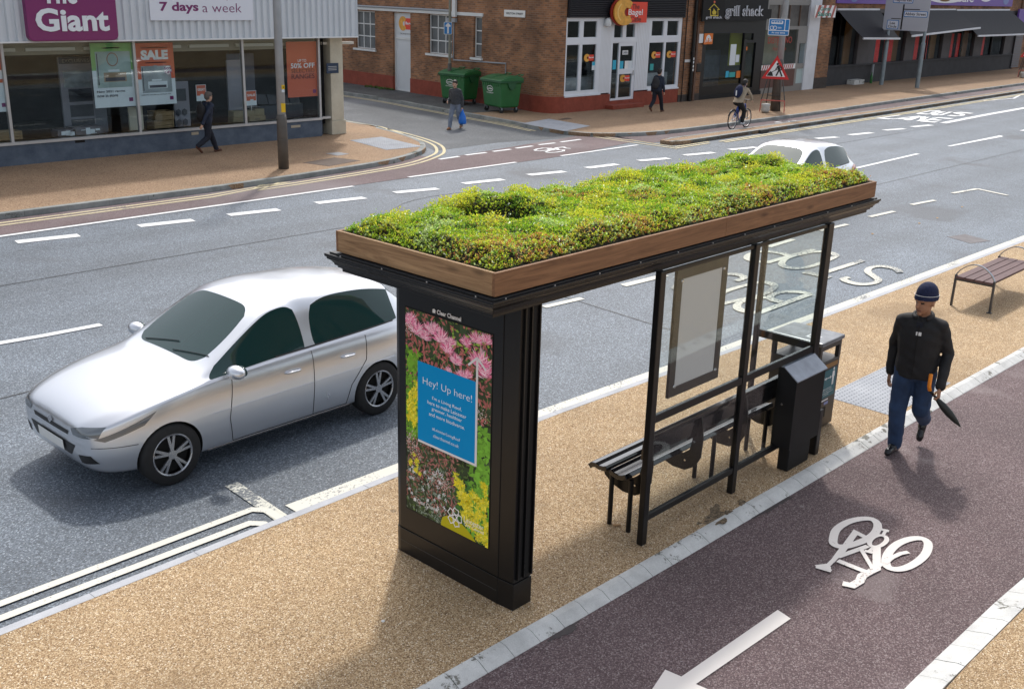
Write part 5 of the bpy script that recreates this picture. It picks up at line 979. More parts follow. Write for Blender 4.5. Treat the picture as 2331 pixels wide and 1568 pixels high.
def bagel_logo(V, r, y, parent, big=False):
    # a bitten bagel ring beside a red plate
    w_, h_ = r[1] - r[0], r[3] - r[2]; t = .09 if big else .004; yy = y
    def mk(pts, m, y0, d, name): MB().prism(pts, (0, y0, 0), (1, 0, 0), (0, 0, 1), (0, -d, 0)).xf(V.M).build(name, m, parent)
    mk([(r[0] + w_ * .42, r[2] + h_ * .10), (r[1], r[2] + h_ * .10), (r[1], r[2] + h_ * .88), (r[0] + w_ * .42, r[2] + h_ * .88)], mat('cafe_red', (.75, .05, .02), .4), yy, t, 'plate')
    cx, cz, rx, rz = r[0] + w_ * .30, r[2] + h_ * .5, w_ * .30, h_ * .5
    if big: mk([(cx - .04 + rx * 1.08 * math.cos(a), cz + rz * 1.04 * math.sin(a)) for a in np.linspace(0, 6.283, 31)[:-1]], mat('dark_red', (.30, .02, .01), .5), yy, t * .7, 'disc')
    ang = np.linspace(.75, 5.55, 22); O = [(cx + rx * math.cos(a), cz + rz * math.sin(a)) for a in ang]; I = [(cx + .08 * w_ + rx * .30 * math.cos(a), cz + rz * .32 * math.sin(a)) for a in ang[::-1]]
    o = MB().prism(O + I, (0, yy - t - .002, 0), (1, 0, 0), (0, 0, 1), (0, -t * .6 - .002, 0)).xf(V.M).build('bagel', mat('bagel_crust', (.72, .36, .05), .5, 0, .25, 6), parent); tri_fix(o)
    if big:
        O2 = [(cx + rx * .72 * math.cos(a), cz + rz * .76 * math.sin(a)) for a in ang[6:16]]; I2 = [(cx + rx * .60 * math.cos(a), cz + rz * .66 * math.sin(a)) for a in ang[6:16][::-1]]
        o = MB().prism(O2 + I2, (0, yy - t * 1.6 - .006, 0), (1, 0, 0), (0, 0, 1), (0, -.003, 0)).xf(V.M).build('highlight', mat('bagel_light', (.85, .55, .16), .5), parent); tri_fix(o)
    if not big: V.text('Bagel', (r[0] + w_ * .5, r[1] - w_ * .04, r[2] + h_ * .38, r[2] + h_ * .64), 'white_ink', parent, off=yy - t - .006, bold=.02)
bs_ = SW.rect(2, 1762, 185, 1915, 345); bagel_logo(SW, bs_, .138, dd); sm_ = SW.rect(2, 1775, 370, 1912, 386); SW.text('THE SANDWICH BAR', sm_, 'ink_black', dd, off=.135)
# white shopfront on the main street
YF = 27.0; xa = 31.6; xb = RY(4, 0, 0, 795, 1000, YF)[1]; zt = 3.52
def P_(k, *b): return RY(k, *b, YF)
H1 = [P_(3, 1628, 230, 1775, 425), P_(3, 1812, 230, 1966, 424), P_(3, 1606, 490, 1762, 1018), P_(3, 1787, 487, 1950, 1005)]
H2 = [P_(4, 475, 228, 612, 405), P_(4, 646, 226, 775, 402), P_(4, 432, 465, 602, 960), P_(4, 615, 462, 758, 945)]
HD = [P_(4, 62, 275, 156, 418), P_(4, 195, 272, 290, 414)]
dl_ = P_(4, 22, 470, 292, 1078); dl_ = (dl_[0], dl_[1], .30, dl_[3]); ZW = .63
H1[0] = (max(H1[0][0], xa + .06), *H1[0][1:]); H1[2] = (max(H1[2][0], xa + .06), *H1[2][1:])
for L_ in (H1, H2):  # line the panes up
    z0 = (L_[2][2] + L_[3][2]) / 2; z1 = (L_[2][3] + L_[3][3]) / 2; z2 = (L_[0][2] + L_[1][2]) / 2; z3 = (L_[0][3] + L_[1][3]) / 2
    for i in (0, 1): L_[i] = (L_[i][0], L_[i][1], z2, z3)
    for i in (2, 3): L_[i] = (L_[i][0], L_[i][1], z0, z1)
mat('upvc_white', (.74, .77, .82), .35, 0, .04, 2)
sf = wall(MB(), xa, xb, ZW, zt, H1 + H2 + HD + [(dl_[0], dl_[1], ZW, dl_[3])], YF, YF + .10).build('shopfront', 'upvc_white', caf)
for L_, nm in ((H1, 0), (H2, 1)):
    for h in L_: wall(MB(), h[0] + .001, h[1] - .001, h[2] + .001, h[3] - .001, [(h[0] + .03, h[1] - .03, h[2] + .03, h[3] - .03)], YF + .01, YF + .05).build('casement', 'upvc_white', sf)
for a, b in ((xa, P_(3, 1590, 1030, 1990, 1060)[1]), (P_(4, 425, 960, 780, 1000)[0], xb)): MB().box(a, b, YF - .05, YF - .001, ZW - .05, ZW + .012).build('window_sill', 'upvc_white', sf)
mb = MB(); [mb.box(x, x + .012, YF - .006, YF - .0005, ZW + .02, zt - .05) for L_ in ((P_(3, 2003, 500, 2110, 600)[0:2]), (P_(4, 305, 500, 430, 600)[0:2])) for x in np.linspace(L_[0], L_[1] - .02, 8)]; mb.build('panel_groove', 'frame_white', sf)
panes(H1 + H2 + HD, YF + .055, 'shop_glass', sf)
dn = P_(4, 36, 472, 106, 1068); dg_ = P_(4, 112, 480, 292, 1070); dw = [(dn[0], dn[1], .38, dn[3] - .03)]; g1 = P_(4, 130, 512, 272, 762); g2 = P_(4, 112, 820, 256, 1040); g2 = (g1[0], g1[1], .40, g2[3])
door = wall(MB(), dl_[0] + .001, dl_[1] - .001, .301, dl_[3] - .001, dw + [g1, g2], YF + .02, YF + .09).build('door', 'upvc_white', caf); panes(dw + [g1, g2], YF + .05, 'shop_glass', door)
MB().box(g1[1] + .04, g1[1] + .07, YF - .02, YF + .019, 1.25, 1.45).build('handle', 'alu', door)
rb = MB(); rb.box(xa, dl_[0] - .0, YF - .03, YF + .25, 0, ZW - .051); rb.box(dl_[1], xb, YF - .03, YF + .25, 0, ZW - .051); rb.box(dl_[0] + .0005, dl_[1] - .0005, YF - .03, YF + .25, 0, .299); rb.build('painted_base', 'red_paint', caf)
MB().box(dl_[0] - .25, dl_[1] + .2, YF - .42, YF - .031, 0, .16).build('step', 'red_paint', caf, bevel=.01)
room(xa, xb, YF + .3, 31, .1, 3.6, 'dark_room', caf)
MB().box(xa + .3, xb - .3, 29.2, 29.4, .1, 1.1).build('cafe_counter', mat('cafe_counter', (.20, .19, .18), .6), caf); MB().box(xa + .2, xa + 2.2, 27.45, 27.5, .6, 1.25).build('half_curtain', mat('frost', (.33, .34, .36), .5, 0, .3, 3), caf); MB().box(xb - 2.0, xb - .2, 27.45, 27.5, .6, 1.25).build('half_curtain', 'frost', caf)
mb = MB(); z = zt + .002
while z < 5.4: mb.prism([(26.88, z), (26.84, z + .02), (26.84, z + .05), (26.88, z + .07), (26.95, z + .07), (26.95, z)], (xa - .0, 0, 0), (0, 1, 0), (0, 0, 1), (xb - xa, 0, 0)); z += .0702
mb.build('roller_shutter', mat('shutter', (.018, .018, .024), .5, .2), caf)
wall(MB(), xa, xb, 5.41, TOP, [], YF, YF + .2).build('front_wall', 'brick_front', caf)
MB().prism([(xa - .3, YF + .201), (xb, YF + .201), (xb, 62), (34.9, 62), (31.4, 28.8), (31.25, 28)], (0, 0, TOP - .3), (1, 0, 0), (0, 1, 0), (0, 0, .2)).build('roof', 'roof_felt', caf); MB().box(xa + .05, xb, YF + .201, YF + 4.2, 3.65, 3.8).build('ceiling', 'dark_room', caf)  # unseen roof and ceiling slabs, added to keep sunlight out of the rooms
MB().box(xa, xb, YF - .02, YF + .1, zt + .001, 5.4).build('lintel', 'black_matt', caf)
lp = P_(3, 2026, 222, 2082, 296); MB().lathe([(.05, 0), (.13, .02), (.15, .12), (.12, .28), (.05, .32)], ((lp[0] + lp[1]) / 2, YF - .12, lp[2]), 12).build('wall_lamp', 'frame_white', sf)
cs_ = thing('cafe_sign', 'projecting cafe sign with a bitten bagel and a red plate above the white door', 'sign', (35, 26.8, 4))
r = RY(4, 30, -12, 405, 283, 26.75); FV = VP((0, 26.75), (100, 26.75)); bagel_logo(FV, (r[0], r[1], r[2], r[3]), 0, cs_, True)
w_, h_ = r[1] - r[0], r[3] - r[2]
for s_, bx, m_ in (('The', (262, 48, 342, 105), 'ink_brown'), ('Bagel', (218, 105, 375, 190), 'white_ink'), ('Cafe', (235, 185, 358, 243), 'ink_brown')): FV.text(s_, FV.rect(4, *bx, off=-.1), m_, cs_, off=-.10, bold=.01)
mat('sticker_cyan', (.02, .42, .62), .4)
for k, bx, nm in ((3, (1815, 598, 1925, 684), 'in the left lower cafe window'), (4, (470, 570, 568, 650), 'in the middle cafe window'), (4, (638, 563, 738, 643), 'in the cafe window beside the brick pier'), (4, (122, 826, 228, 908), 'low on the cafe door')):
    t = thing('window_sticker', 'orange and red bagel sticker ' + nm, 'sticker', (35, 26.9, 1), 'bagel stickers on the cafe glass'); bagel_logo(VP((0, 27.04), (100, 27.04)), RY(k, *bx, 27.04), 0, t)
for k, bx, m_, lab in ((4, (152, 560, 214, 606), 'white_ink', 'small white OPEN notice on the cafe door'), (4, (42, 668, 80, 770), 'sticker_cyan', 'blue sticker in the narrow pane beside the cafe door'), (4, (122, 678, 160, 762), 'sticker_cyan', 'blue sticker on the left of the cafe door glass'), (4, (176, 675, 216, 765), 'white_ink', 'white notice on the middle of the cafe door glass'), (4, (214, 674, 258, 764), 'poster_white', 'pale notice on the right of the cafe door glass'), (4, (455, 708, 493, 780), mat('sticker_teal', (.02, .36, .36), .4), 'teal sticker in the cafe window left of the backpack'), (3, (1905, 685, 1950, 776), 'poster_white', 'pale blue notice in the left cafe window')):
    r = RY(k, *bx, 27.045); t = tag(MB().box(r[0], r[1], 27.043, 27.046, r[2], r[3]).build('window_notice', m_, None), lab, 'notice')
    if 'OPEN' in lab: ftext('OPEN', (r[0] + .04, r[1] - .04, r[2] + .03, r[3] - .04), 27.041, 'plaque_navy', t, bold=.02)
    if 'pale blue' in lab: MB().box(r[0] + .01, r[1] - .01, 27.040, 27.0425, r[3] - .14, r[3] - .01).build('heading', 'sticker_cyan', t)

# brick pier, drainpipes
pier = thing('brick_pier', 'brown brick pier between the white cafe front and the black takeaway', 'wall', (39, 27, 0))
r0 = RY(4, 790, 500, 925, 1100, YF); pxa, pxb = xb + .003, RY(4, 790, 600, 1000, 1100, YF)[1]
MB().box(pxa, pxb, YF - .04, YF + 12, .3, TOP).build('pier', 'brick_front', pier); MB().box(pxa, pxb, YF - .06, YF + .3, 0, .298).build('pier_base', mat('dark_brick', (.06, .05, .045), .9, 0, .3, 6), pier)
x = RY(4, 845, 500, 850, 600, 26.9)[0]; dp = tag(MB().tube([(x, 26.92, 0), (x, 26.92, TOP)], .02, 8).build('thin_pipe', 'black_matt'), 'thin dark pipe running up the brick pier beside the cafe', 'pipe')
x = RY(4, 932, 500, 938, 600, 26.85)[0]; mb = MB().tube([(x, 26.85, 0), (x, 26.85, TOP)], .075, 12)
for z in (.7, 2.0, 3.4): mb.tube([(x, 26.85, z), (x, 26.85, z + .12)], .095, 12)
dp = tag(mb.build('drainpipe', 'black_metal'), 'thick black drainpipe with small stickers beside the takeaway', 'drainpipe')
for i, (yy, m_) in enumerate(((588, 'poster_orange'), (652, 'white_ink'), (690, 'sign_white'), (735, 'white_ink'), (775, 'white_ink'))):
    z = PY(4, 940, yy, 26.77)[1]; MB().box(x - .04, x + .03, 26.765, 26.772, z - .05, z + .05).build('sticker', m_, dp)
x = RY(4, 965, 500, 975, 600, 26.85)[0]; tag(MB().box(x - .06, x + .06, 26.8, 26.9, 0.02, TOP).build('downpipe', mat('rust_pipe', (.13, .07, .045), .7, 0, .3, 4)), 'brown square downpipe right of the black drainpipe', 'pipe')

# black takeaway
tk = thing('takeaway_building', 'black takeaway shopfront with lime interior under a grill shack sign', 'shop', (43, 27, 0))
ta, tb = pxb + .005, RY(4, 1600, 300, 1702, 1000, YF)[1]
gp = P_(4, 1062, 372, 1478, 938); g_door = P_(4, 1497, 475, 1602, 1050); g_tr = P_(4, 1505, 372, 1600, 445); g_door = (g_door[0], g_door[1], .35, g_door[3])
wall(MB(), ta, tb, 0, 3.46, [gp, g_door, g_tr], YF, YF + .12).build('shopfront', 'black_metal', tk); panes([gp, g_door, g_tr], YF + .06, 'shop_glass', tk)
MB().box(ta, tb, YF - .06, YF - .001, 0, .16).build('threshold', 'black_matt', tk); MB().box(ta, tb, YF - .22, YF + .1, 3.461, 3.9).build('shutter_box', 'black_matt', tk); MB().box(ta, tb, YF + .001, YF + 12, 3.901, TOP).build('upper_wall', 'brick_front', tk)  # upper wall extended far back, unseen, to stop sunlight leaking into the room
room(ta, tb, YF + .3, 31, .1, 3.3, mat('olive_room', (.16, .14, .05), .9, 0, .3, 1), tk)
MB().box(gp[0], gp[1] + .3, 28.4, 28.5, .1, 2.0).build('takeaway_counter', 'slate', tk)
MB().box(g_door[0] + .02, g_door[1] + .4, 27.9, 27.95, RY(4, 1490, 470, 1600, 715, 27.9)[2], 2.9).build('lime_panel', mat('lime', (.42, .44, .01), .6), tk)
MB().box(gp[0] + .3, gp[0] + 2.8, 29.5, 29.6, 2.1, 3.2).build('menu_board', mat('menu_yellow', (.40, .30, .02), .6), tk)
sgn = thing('takeaway_sign', 'black fascia sign with outlined letters reading grill shack', 'sign', (43, 26.7, 4))
r = RY(4, 1275, -60, 1760, 232, 26.72); MB().box(r[0] + .01, r[1], 26.72, 26.80, r[2], r[3]).build('sign_board', 'black_matt', sgn)
mat('sign_silver', (.62, .64, .70), .35, .2); rr = RY(4, 1282, 66, 1705, 215, 26.71)
t1 = text('grill shack', (rr[0], 26.705, rr[2]), (rr[1] - rr[0], 0, 0), (0, 0, rr[3] - rr[2]), 'sign_silver', parent=sgn, bold=.03, depth=.03); text('grill shack', (rr[0] + .03, 26.672, rr[2] + .02), (rr[1] - rr[0] - .05, 0, 0), (0, 0, rr[3] - rr[2] - .04), 'black_matt', parent=sgn, bold=-.012)
sg2 = thing('projecting_sign', 'square black sign with a yellow house outline reading grill shack', 'sign', (41, 26.6, 4))
r = RY(4, 1042, -60, 1280, 238, 26.6); MB().box(r[0], r[1], 26.6, 26.68, r[2], r[3]).build('sign_board', 'black_slot', sg2)
hs = [RYp for RYp in [PY(4, a, b, 26.59) for a, b in ((1125, 175), (1125, 108), (1108, 108), (1165, 50), (1222, 108), (1205, 108), (1208, 178))]]; A, B = offset_line(hs, .045, True); n = len(A)
MB().add([(a.x, 26.594, a.y) for a in A] + [(b.x, 26.594, b.y) for b in B], [(i, (i + 1) % n, n + (i + 1) % n, n + i) for i in range(n)]).build('house_outline', mat('sign_yellow', (.55, .42, .02), .5), sg2)
fl = [PY(4, a, b, 26.59) for a, b in ((1150, 165), (1140, 135), (1155, 120), (1160, 95), (1175, 118), (1190, 135), (1182, 165))]; o = MB().prism(fl, (0, 26.592, 0), (1, 0, 0), (0, 0, 1), (0, -.002, 0)).build('flame', 'sign_yellow', sg2); tri_fix(o)
fl = [PY(4, a, b, 26.59) for a, b in ((1160, 35), (1160, 12), (1180, 18), (1175, 40))]; MB().prism(fl, (0, 26.592, 0), (1, 0, 0), (0, 0, 1), (0, -.002, 0)).build('flame', 'poster_orange', sg2)
ftext('grill shack', RY(4, 1072, 180, 1252, 218, 26.59), 26.592, 'sign_silver', sg2, bold=.01)
r = RY(4, 1055, 372, 1150, 492, 26.86); je = tag(MB().box(r[0], r[1], 26.86, 26.88, r[2], r[3]).build('delivery_sign', mat('just_orange', (.72, .17, .01), .5)), 'square orange sign with a white house and fork reading JUST EAT', 'sign')
MB().prism([(r[0] + (r[1] - r[0]) * a, r[2] + (r[3] - r[2]) * b) for a, b in ((.25, .38), (.22, .68), (.4, .86), (.58, .86), (.76, .62), (.72, .38), (.58, .38), (.58, .55), (.42, .55), (.42, .38))], (0, 26.859, 0), (1, 0, 0), (0, 0, 1), (0, -.003, 0)).build('emblem', 'white_ink', je); tri_fix(je.children[0])
ftext('JUST EAT', (r[0] + .05, r[1] - .05, r[2] + .07, r[2] + .2), 26.859, 'white_ink', je, bold=.03)
for bx, m_, lab in (((1340, 492, 1402, 722), 'poster_white', 'tall pale menu sheet in the takeaway window'), ((1402, 608, 1440, 690), 'poster_white', 'small pale notice right of the menu sheet'), ((1290, 788, 1325, 858), 'sticker_cyan', 'blue sticker low in the takeaway window'), ((1330, 800, 1395, 855), 'sticker_teal', 'teal sticker between blue and orange ones in the takeaway window'), ((1408, 785, 1454, 862), 'just_orange', 'orange sticker low in the takeaway window'), ((1497, 520, 1530, 560), 'just_orange', 'small orange sticker on the takeaway door')):
    r = RY(4, *bx, 27.045); tag(MB().box(r[0], r[1], 27.043, 27.046, r[2], r[3]).build('window_notice', m_), lab, 'notice')
r = RY(4, 975, 705, 1022, 800, 26.85); tag(MB().box(r[0], r[1], 26.85, 26.99, r[2], r[3]).build('letter_box', 'black_metal', bevel=.02), 'small black box on the pier left of the takeaway', 'box'); r = RY(4, 843, 660, 915, 690, 26.93); tag(MB().box(r[0], r[1], 26.935, 26.955, r[2], r[3]).build('wall_plate', 'frame_white'), 'small white plate on the brick pier', 'plate'); r = RY(4, 1008, 378, 1052, 478, 26.86); tag(MB().box(r[0], r[1], 26.90, 26.92, r[2], r[3]).build('blank_plate', 'sign_white'), 'pale blank plate left of the orange sign', 'plate')

# barber
bb = thing('barber_building', 'barber shop with lead-paned transom, brown lower panel and red and white striped band', 'shop', (48, 27, 0))
ba, bb1 = tb + .005, RY(5, 0, 300, 128, 900, YF)[0] - .02
bw_ = P_(4, 1706, 332, 2078, 712); bt = P_(4, 1765, 60, 2228, 300); bd = P_(4, 2096, 480, 2196, 700); bd2 = P_(4, 2060, 760, 2158, 958)
ba = ba; holes = [(bw_[0], bw_[1], bw_[2], bw_[3]), (bt[0], bt[1], bt[2] + .03, bt[3]), (bd[0], bd[1], bd[2], bd[3]), (bd[0], bd[1], .35, bd2[3])]
wall(MB(), ba, bb1, .0, bt[3] + .35, holes, YF, YF + .1).build('shopfront', mat('barber_frame', (.26, .25, .24), .4, .3), bb)
panes([holes[0], holes[2]], YF + .05, 'shop_glass', bb); panes([holes[3]], YF + .04, mat('frosted', (.42, .52, .52), .5), bb, 'door_panel'); panes([holes[1]], YF + .05, mat('lead_glass', (.10, .095, .09), .3, 0, .3, 5), bb, 'transom')
mb = MB(); [mb.box(bt[0] + (bt[1] - bt[0]) * i / 4 - .04, bt[0] + (bt[1] - bt[0]) * i / 4 + .04, YF + .0, YF + .048, bt[2] + .031, bt[3] - .001) for i in (1, 2, 3)]; mb.build('transom_bar', mat('brown_wood', (.11, .07, .05), .6), bb)
zl = P_(4, 1670, 782, 2050, 982); MB().box(bw_[0], bw_[1], YF - .02, YF - .001, .26, bw_[2] - .26).build('lower_panel', mat('maroon_panel', (.11, .045, .035), .5, 0, .1, 4), bb)
sx0, sx1, sz0, sz1 = bw_[0], bw_[1], bw_[2] - .24, bw_[2] - .01; MB().box(sx0, sx1, YF - .022, YF - .001, sz0, sz1).build('striped_band', 'white_ink', bb)
mb = MB(); x = sx0 + .05
while x < sx1 - .25: mb.prism([(x, sz0), (x + .09, sz0), (x + .19, sz1), (x + .10, sz1)], (0, YF - .0225, 0), (1, 0, 0), (0, 0, 1), (0, -.002, 0)); x += .2
mb.build('red_stripes', mat('stripe_red', (.42, .03, .02), .5), bb)
room(ba, bb1, YF + .3, 30, .1, 3.4, mat('buff_room', (.16, .125, .07), .9, 0, .3, 1), bb); MB().box(bw_[0] + .1, bw_[1] - .1, 27.6, 27.63, 1.3, 2.9).build('blind', mat('blind_buff', (.30, .25, .16), .8, 0, .2, 2), bb)
mat('ink_red', (.42, .05, .03), .5)
ftext('DISTEFANO', RY(4, 1762, 410, 2025, 482, 27.03), 27.04, 'ink_red', bb, bold=.01); ftext('of', RY(4, 1855, 480, 1930, 505, 27.03), 27.04, 'ink_red', bb); ftext('Hairfashion', RY(4, 1815, 518, 1960, 560, 27.03), 27.04, 'ink_red', bb)
MB().box(ba, bb1, YF + .001, YF + 12, bt[3] + .351, TOP).build('upper_wall', 'brick_front', bb)  # unseen depth added behind this wall to block sun above the room
wp = P_(5, 0, 20, 92, 900); wx0 = bb1 + .004; wx1 = RY(5, 20, 300, 122, 700, YF)[1]; wpi = tag(MB().box(wx0, wx1, YF - .06, YF + 11, 0, TOP).build('white_pilaster', mat('white_paint', (.68, .70, .74), .55, 0, .1, 2), None, bevel=.01), 'white painted pilaster between the barber and the dark cafe', 'pilaster')
bp_ = P_(5, 100, 200, 262, 880); bx1 = bp_[1]; t = thing('brick_pier', 'brown brick pier carrying the Gents Salon sign beside the dark cafe', 'wall', (52, 27, 0)); MB().box(wx1 + .004, bx1, YF - .02, YF + 12, .55, TOP).build('pier', 'brick_front', t); MB().box(wx1 + .004, bx1, YF - .04, YF + .2, 0, .549).build('pier_base', 'dark_brick', t)
# projecting Gents Salon sign, faces down the street
gsx = RY(5, 110, 60, 330, 190, 26.4); gs = thing('salon_sign', 'small red and white striped sign with green letters reading Gents Salon', 'sign', (51, 26.3, 4))
r = gsx; MB().box(r[0], r[1], 26.4, 26.44, r[2], r[3]).build('sign_board', 'white_ink', gs); mb = MB(); w_, h_ = r[1] - r[0], r[3] - r[2]
for i in range(4): a = r[0] + w_ * (.02 + .25 * i); mb.prism([(a, r[2]), (a + w_ * .1, r[2]), (min(r[1], a + w_ * .26), r[3]), (a + w_ * .13, r[3])], (0, 26.398, 0), (1, 0, 0), (0, 0, 1), (0, -.002, 0))
mb.build('stripes', mat('pale_red', (.45, .12, .10), .5), gs); mat('ink_green', (.02, .25, .20), .5); ftext('Gents', (r[0] + w_ * .22, r[0] + w_ * .72, r[2] + h_ * .56, r[2] + h_ * .88), 26.393, 'ink_green', gs, bold=.02); ftext('Salon', (r[0] + w_ * .12, r[0] + w_ * .78, r[2] + h_ * .10, r[2] + h_ * .48), 26.393, 'ink_green', gs, bold=.03)
MB().bar((r[1] + .02, 26.42, r[3] - .05), (r[1] + .02, 26.99, r[3] - .05), .03).build('arm', 'black_metal', gs)
# dark cafe with purple fascia and awnings
YD = 27.45
dc = thing('awning_cafe_building', 'dark cafe front with grey piers, red curtains and a purple fascia', 'cafe', (62, 27.5, 0))
dx0 = bx1 + .004; dx1 = RY(5, 2160, 300, 2230, 650, YD)[1]; gr = [(255, 560), (735, 1060), (1150, 1455), (1530, 1790), (1865, 2110)]
z0g, z1g = 1.05, 3.75; hol = []
for a, b in gr: hol.append((RY(5, a + 8, 450, b, 650, YD)[0], RY(5, a, 450, b, 650, YD)[1], z0g, z1g))
hol[0] = (dx0 + .15, *hol[0][1:])
wall(MB(), dx0, dx1, 0, 3.95, hol, YD, YD + .2).build('shopfront', mat('pier_grey', (.085, .08, .085), .7, 0, .15, 2), dc)
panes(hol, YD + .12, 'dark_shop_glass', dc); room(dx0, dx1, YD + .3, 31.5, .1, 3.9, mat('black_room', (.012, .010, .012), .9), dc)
for h in hol: mb = MB(); w_ = h[1] - h[0]; [mb.box(h[0] + w_ * t - .03, h[0] + w_ * t + .03, YD + .05, YD + .11, h[2], h[3]) for t in (.45,)]; mb.build('window_bar', 'black_matt', dc)
for i, h in enumerate(hol):
    w_ = h[1] - h[0]
    if i: MB().box(h[0] + w_ * .02, h[0] + w_ * .36, 27.86, 27.9, .9, 2.5).build('red_curtain', mat('curtain_red', (.80, .045, .035), .7, 0, .2, 5), dc)
    if i in (1, 2, 3): MB().box(h[0] + w_ * .52, h[0] + w_ * (.8 if i == 1 else .68), 27.86, 27.9, .9, 2.5).build('red_curtain', 'curtain_red', dc)
    if i < 4: MB().box(h[1] - w_ * .2, h[1] - .02, 27.9, 27.95, .9, 3.6).build('wood_panel', mat('brown_panel', (.20, .10, .02), .7), dc)
MB().box(dx0, dx1, YD - .05, YD - .001, 0, .95).build('base_wall', mat('base_dark', (.045, .045, .05), .8, 0, .2, 2), dc); MB().box(dx0, dx1, YD - .12, YD - .001, .951, 1.04).build('ledge', 'base_dark', dc)
MB().box(dx0, dx1, YD + .001, YD + 12, 3.951, TOP).build('upper_wall', 'brick_front', dc)  # made deep out of view so no sun leaks behind the windows
for k_, (x_, m_) in enumerate(((1065, mat('led_blue', (.05, .03, .6), .5, emit=(.12, .05, 1.), es=.5)), (1440, mat('led_green', (.05, .4, .1), .5, emit=(.05, .7, .25), es=.3)), (1780, mat('led_violet', (.2, .05, .6), .5, emit=(.25, .1, 1.), es=.5)))):
    x = PY(5, x_, 520, YD + .2)[0]; mb = MB(); [mb.cyl((x, YD + .24, z), (x, YD + .24, z + .05), .02, n=6) for z in np.arange(1.15, 3.6, .11)]; mb.build('light_string', m_, dc)
pf = thing('purple_fascia', 'purple fascia sign with white oval and shield over the awnings', 'sign', (64, 27.3, 4.5)); r = RY(5, 350, -160, 2225, 42, YD - .15); zfa = PY(5, 1800, 66, YD - .15)[1]
MB().box(r[0], r[1], YD - .15, YD - .01, zfa, zfa + 1.3).build('sign_board', mat('violet', (.16, .08, .36), .45), pf)
def ell(k, cx, cy, rx, rz, m, name, y):
    X, Z = PY(k, cx, cy, y); MB().prism([(X + rx * math.cos(t), Z + rz * math.sin(t)) for t in np.linspace(0, 6.283, 29)[:-1]], (0, y, 0), (1, 0, 0), (0, 0, 1), (0, -.01, 0)).build(name, m, pf)
ell(5, 1500, -15, 2.6, .28, 'white_ink', 'oval', YD - .151); ell(5, 1490, -5, .8, .14, 'brown_panel', 'coffee_bean', YD - .163); ell(5, 1925, -12, .9, .2, 'white_ink', 'oval', YD - .151); ell(5, 525, 0, .35, .12, 'sticker_blue', 'crown', YD - .151); ell(5, 2140, 10, .5, .26, 'sticker_blue', 'shield', YD - .151)
ftext('Cafe', RY(5, 1600, -70, 1800, 26, YD - .16), YD - .163, 'white_ink', pf, bold=.02)
mat('awning_black', (.016, .017, .022), .75, 0, .1, 3)
def awning(top, front, label):
    t = thing('awning', label, 'awning', (60, 27, 4), 'black fabric awnings over the dark cafe'); YT, YN = YD - .16, 25.95
    a = PY(5, *top[0], YT); b = PY(5, *top[1], YT); c = PY(5, *front[1], YN); d = PY(5, *front[0], YN)
    P = [(a[0], YT, a[1]), (b[0], YT, b[1]), (c[0], YN, c[1]), (d[0], YN, d[1])]; mb = MB(); n = 8
    vs = []
    for i in range(n + 1):
        for j in range(7):
            u, v = i / n, j / 6; p = (Vector(P[0]) * (1 - u) + Vector(P[1]) * u) * (1 - v) + (Vector(P[3]) * (1 - u) + Vector(P[2]) * u) * v; p.z -= .05 * math.sin(math.pi * v); vs.append(p)
    mb.add(vs, [(i * 7 + j, (i + 1) * 7 + j, (i + 1) * 7 + j + 1, i * 7 + j + 1) for i in range(n) for j in range(6)]); o = mb.build('fabric', 'awning_black', t); md = o.modifiers.new('s', 'SOLIDIFY'); md.thickness = .012
    MB().bar(P[3], P[2], .07, .10).build('front_bar', 'white_paint', t); MB().bar(P[0] , P[1], .10, .10).build('cassette', 'white_paint', t)
    for u in (.12, .88): p0 = Vector(P[0]) * (1 - u) + Vector(P[1]) * u; p1 = Vector(P[3]) * (1 - u) + Vector(P[2]) * u; md_ = (p0 + p1) / 2 + Vector((.5 if u < .5 else -.5, 0, -.25)); MB().tube([p0 + Vector((0, 0, -.15)), md_, p1], .03, 6).build('arm', 'black_metal', t)
awning([(345, 104), (790, 104)], [(622, 412), (1010, 414)], 'leftmost narrow black awning fully let down over the cafe front'); awning([(1010, 106), (1600, 106)], [(1138, 388), (1865, 300)], 'middle black awning with a slanting front bar behind the direction sign'); awning([(1612, 110), (2175, 108)], [(1840, 386), (2480, 362)], 'rightmost black awning reaching the right edge of the picture')
fb = thing('far_building', 'brick building with a grey shutter at the far right behind the roadworks sign', 'building', (84, 28, 0)); MB().box(dx1 + .01, dx1 + 40, YD - .1, YD + 12, 0, TOP).build('wall', 'brick_front', fb)
r = RY(5, 2235, 380, 2300, 660, YD - .2); mb = MB(); [mb.box(r[0], r[1] + .2, YD - .14, YD - .105, .1 + i * .12, .2 + i * .12) for i in range(24)]; mb.build('roller_shutter', mat('shutter_grey', (.16, .16, .18), .5), fb); r = RY(5, 2275, 100, 2420, 245, YD - .3); MB().box(r[0], r[1], YD - .32, YD - .2, r[2], r[3]).build('sign_board', 'violet', fb)
gx, gy = G(5, 2180, 722); t = thing('utility_cabinet', 'green-grey street cabinet against the far end of the dark cafe', 'cabinet', (gx, gy, 0)); MB().box(gx - .55, gx + .55, gy, gy + .5, .08, 1.75).build('body', mat('cab_green', (.10, .14, .14), .5, 0, .1, 2), t, bevel=.03); MB().box(gx - .6, gx + .6, gy - .04, gy + .54, 1.75, 1.82).build('lid', 'cab_green', t, bevel=.02); MB().box(gx - .52, gx + .52, gy + .03, gy + .47, 0, .079).build('plinth', 'base_dark', t); MB().box(gx - .01, gx + .01, gy - .008, gy - .001, .15, 1.7).build('door_seam', 'black_slot', t)
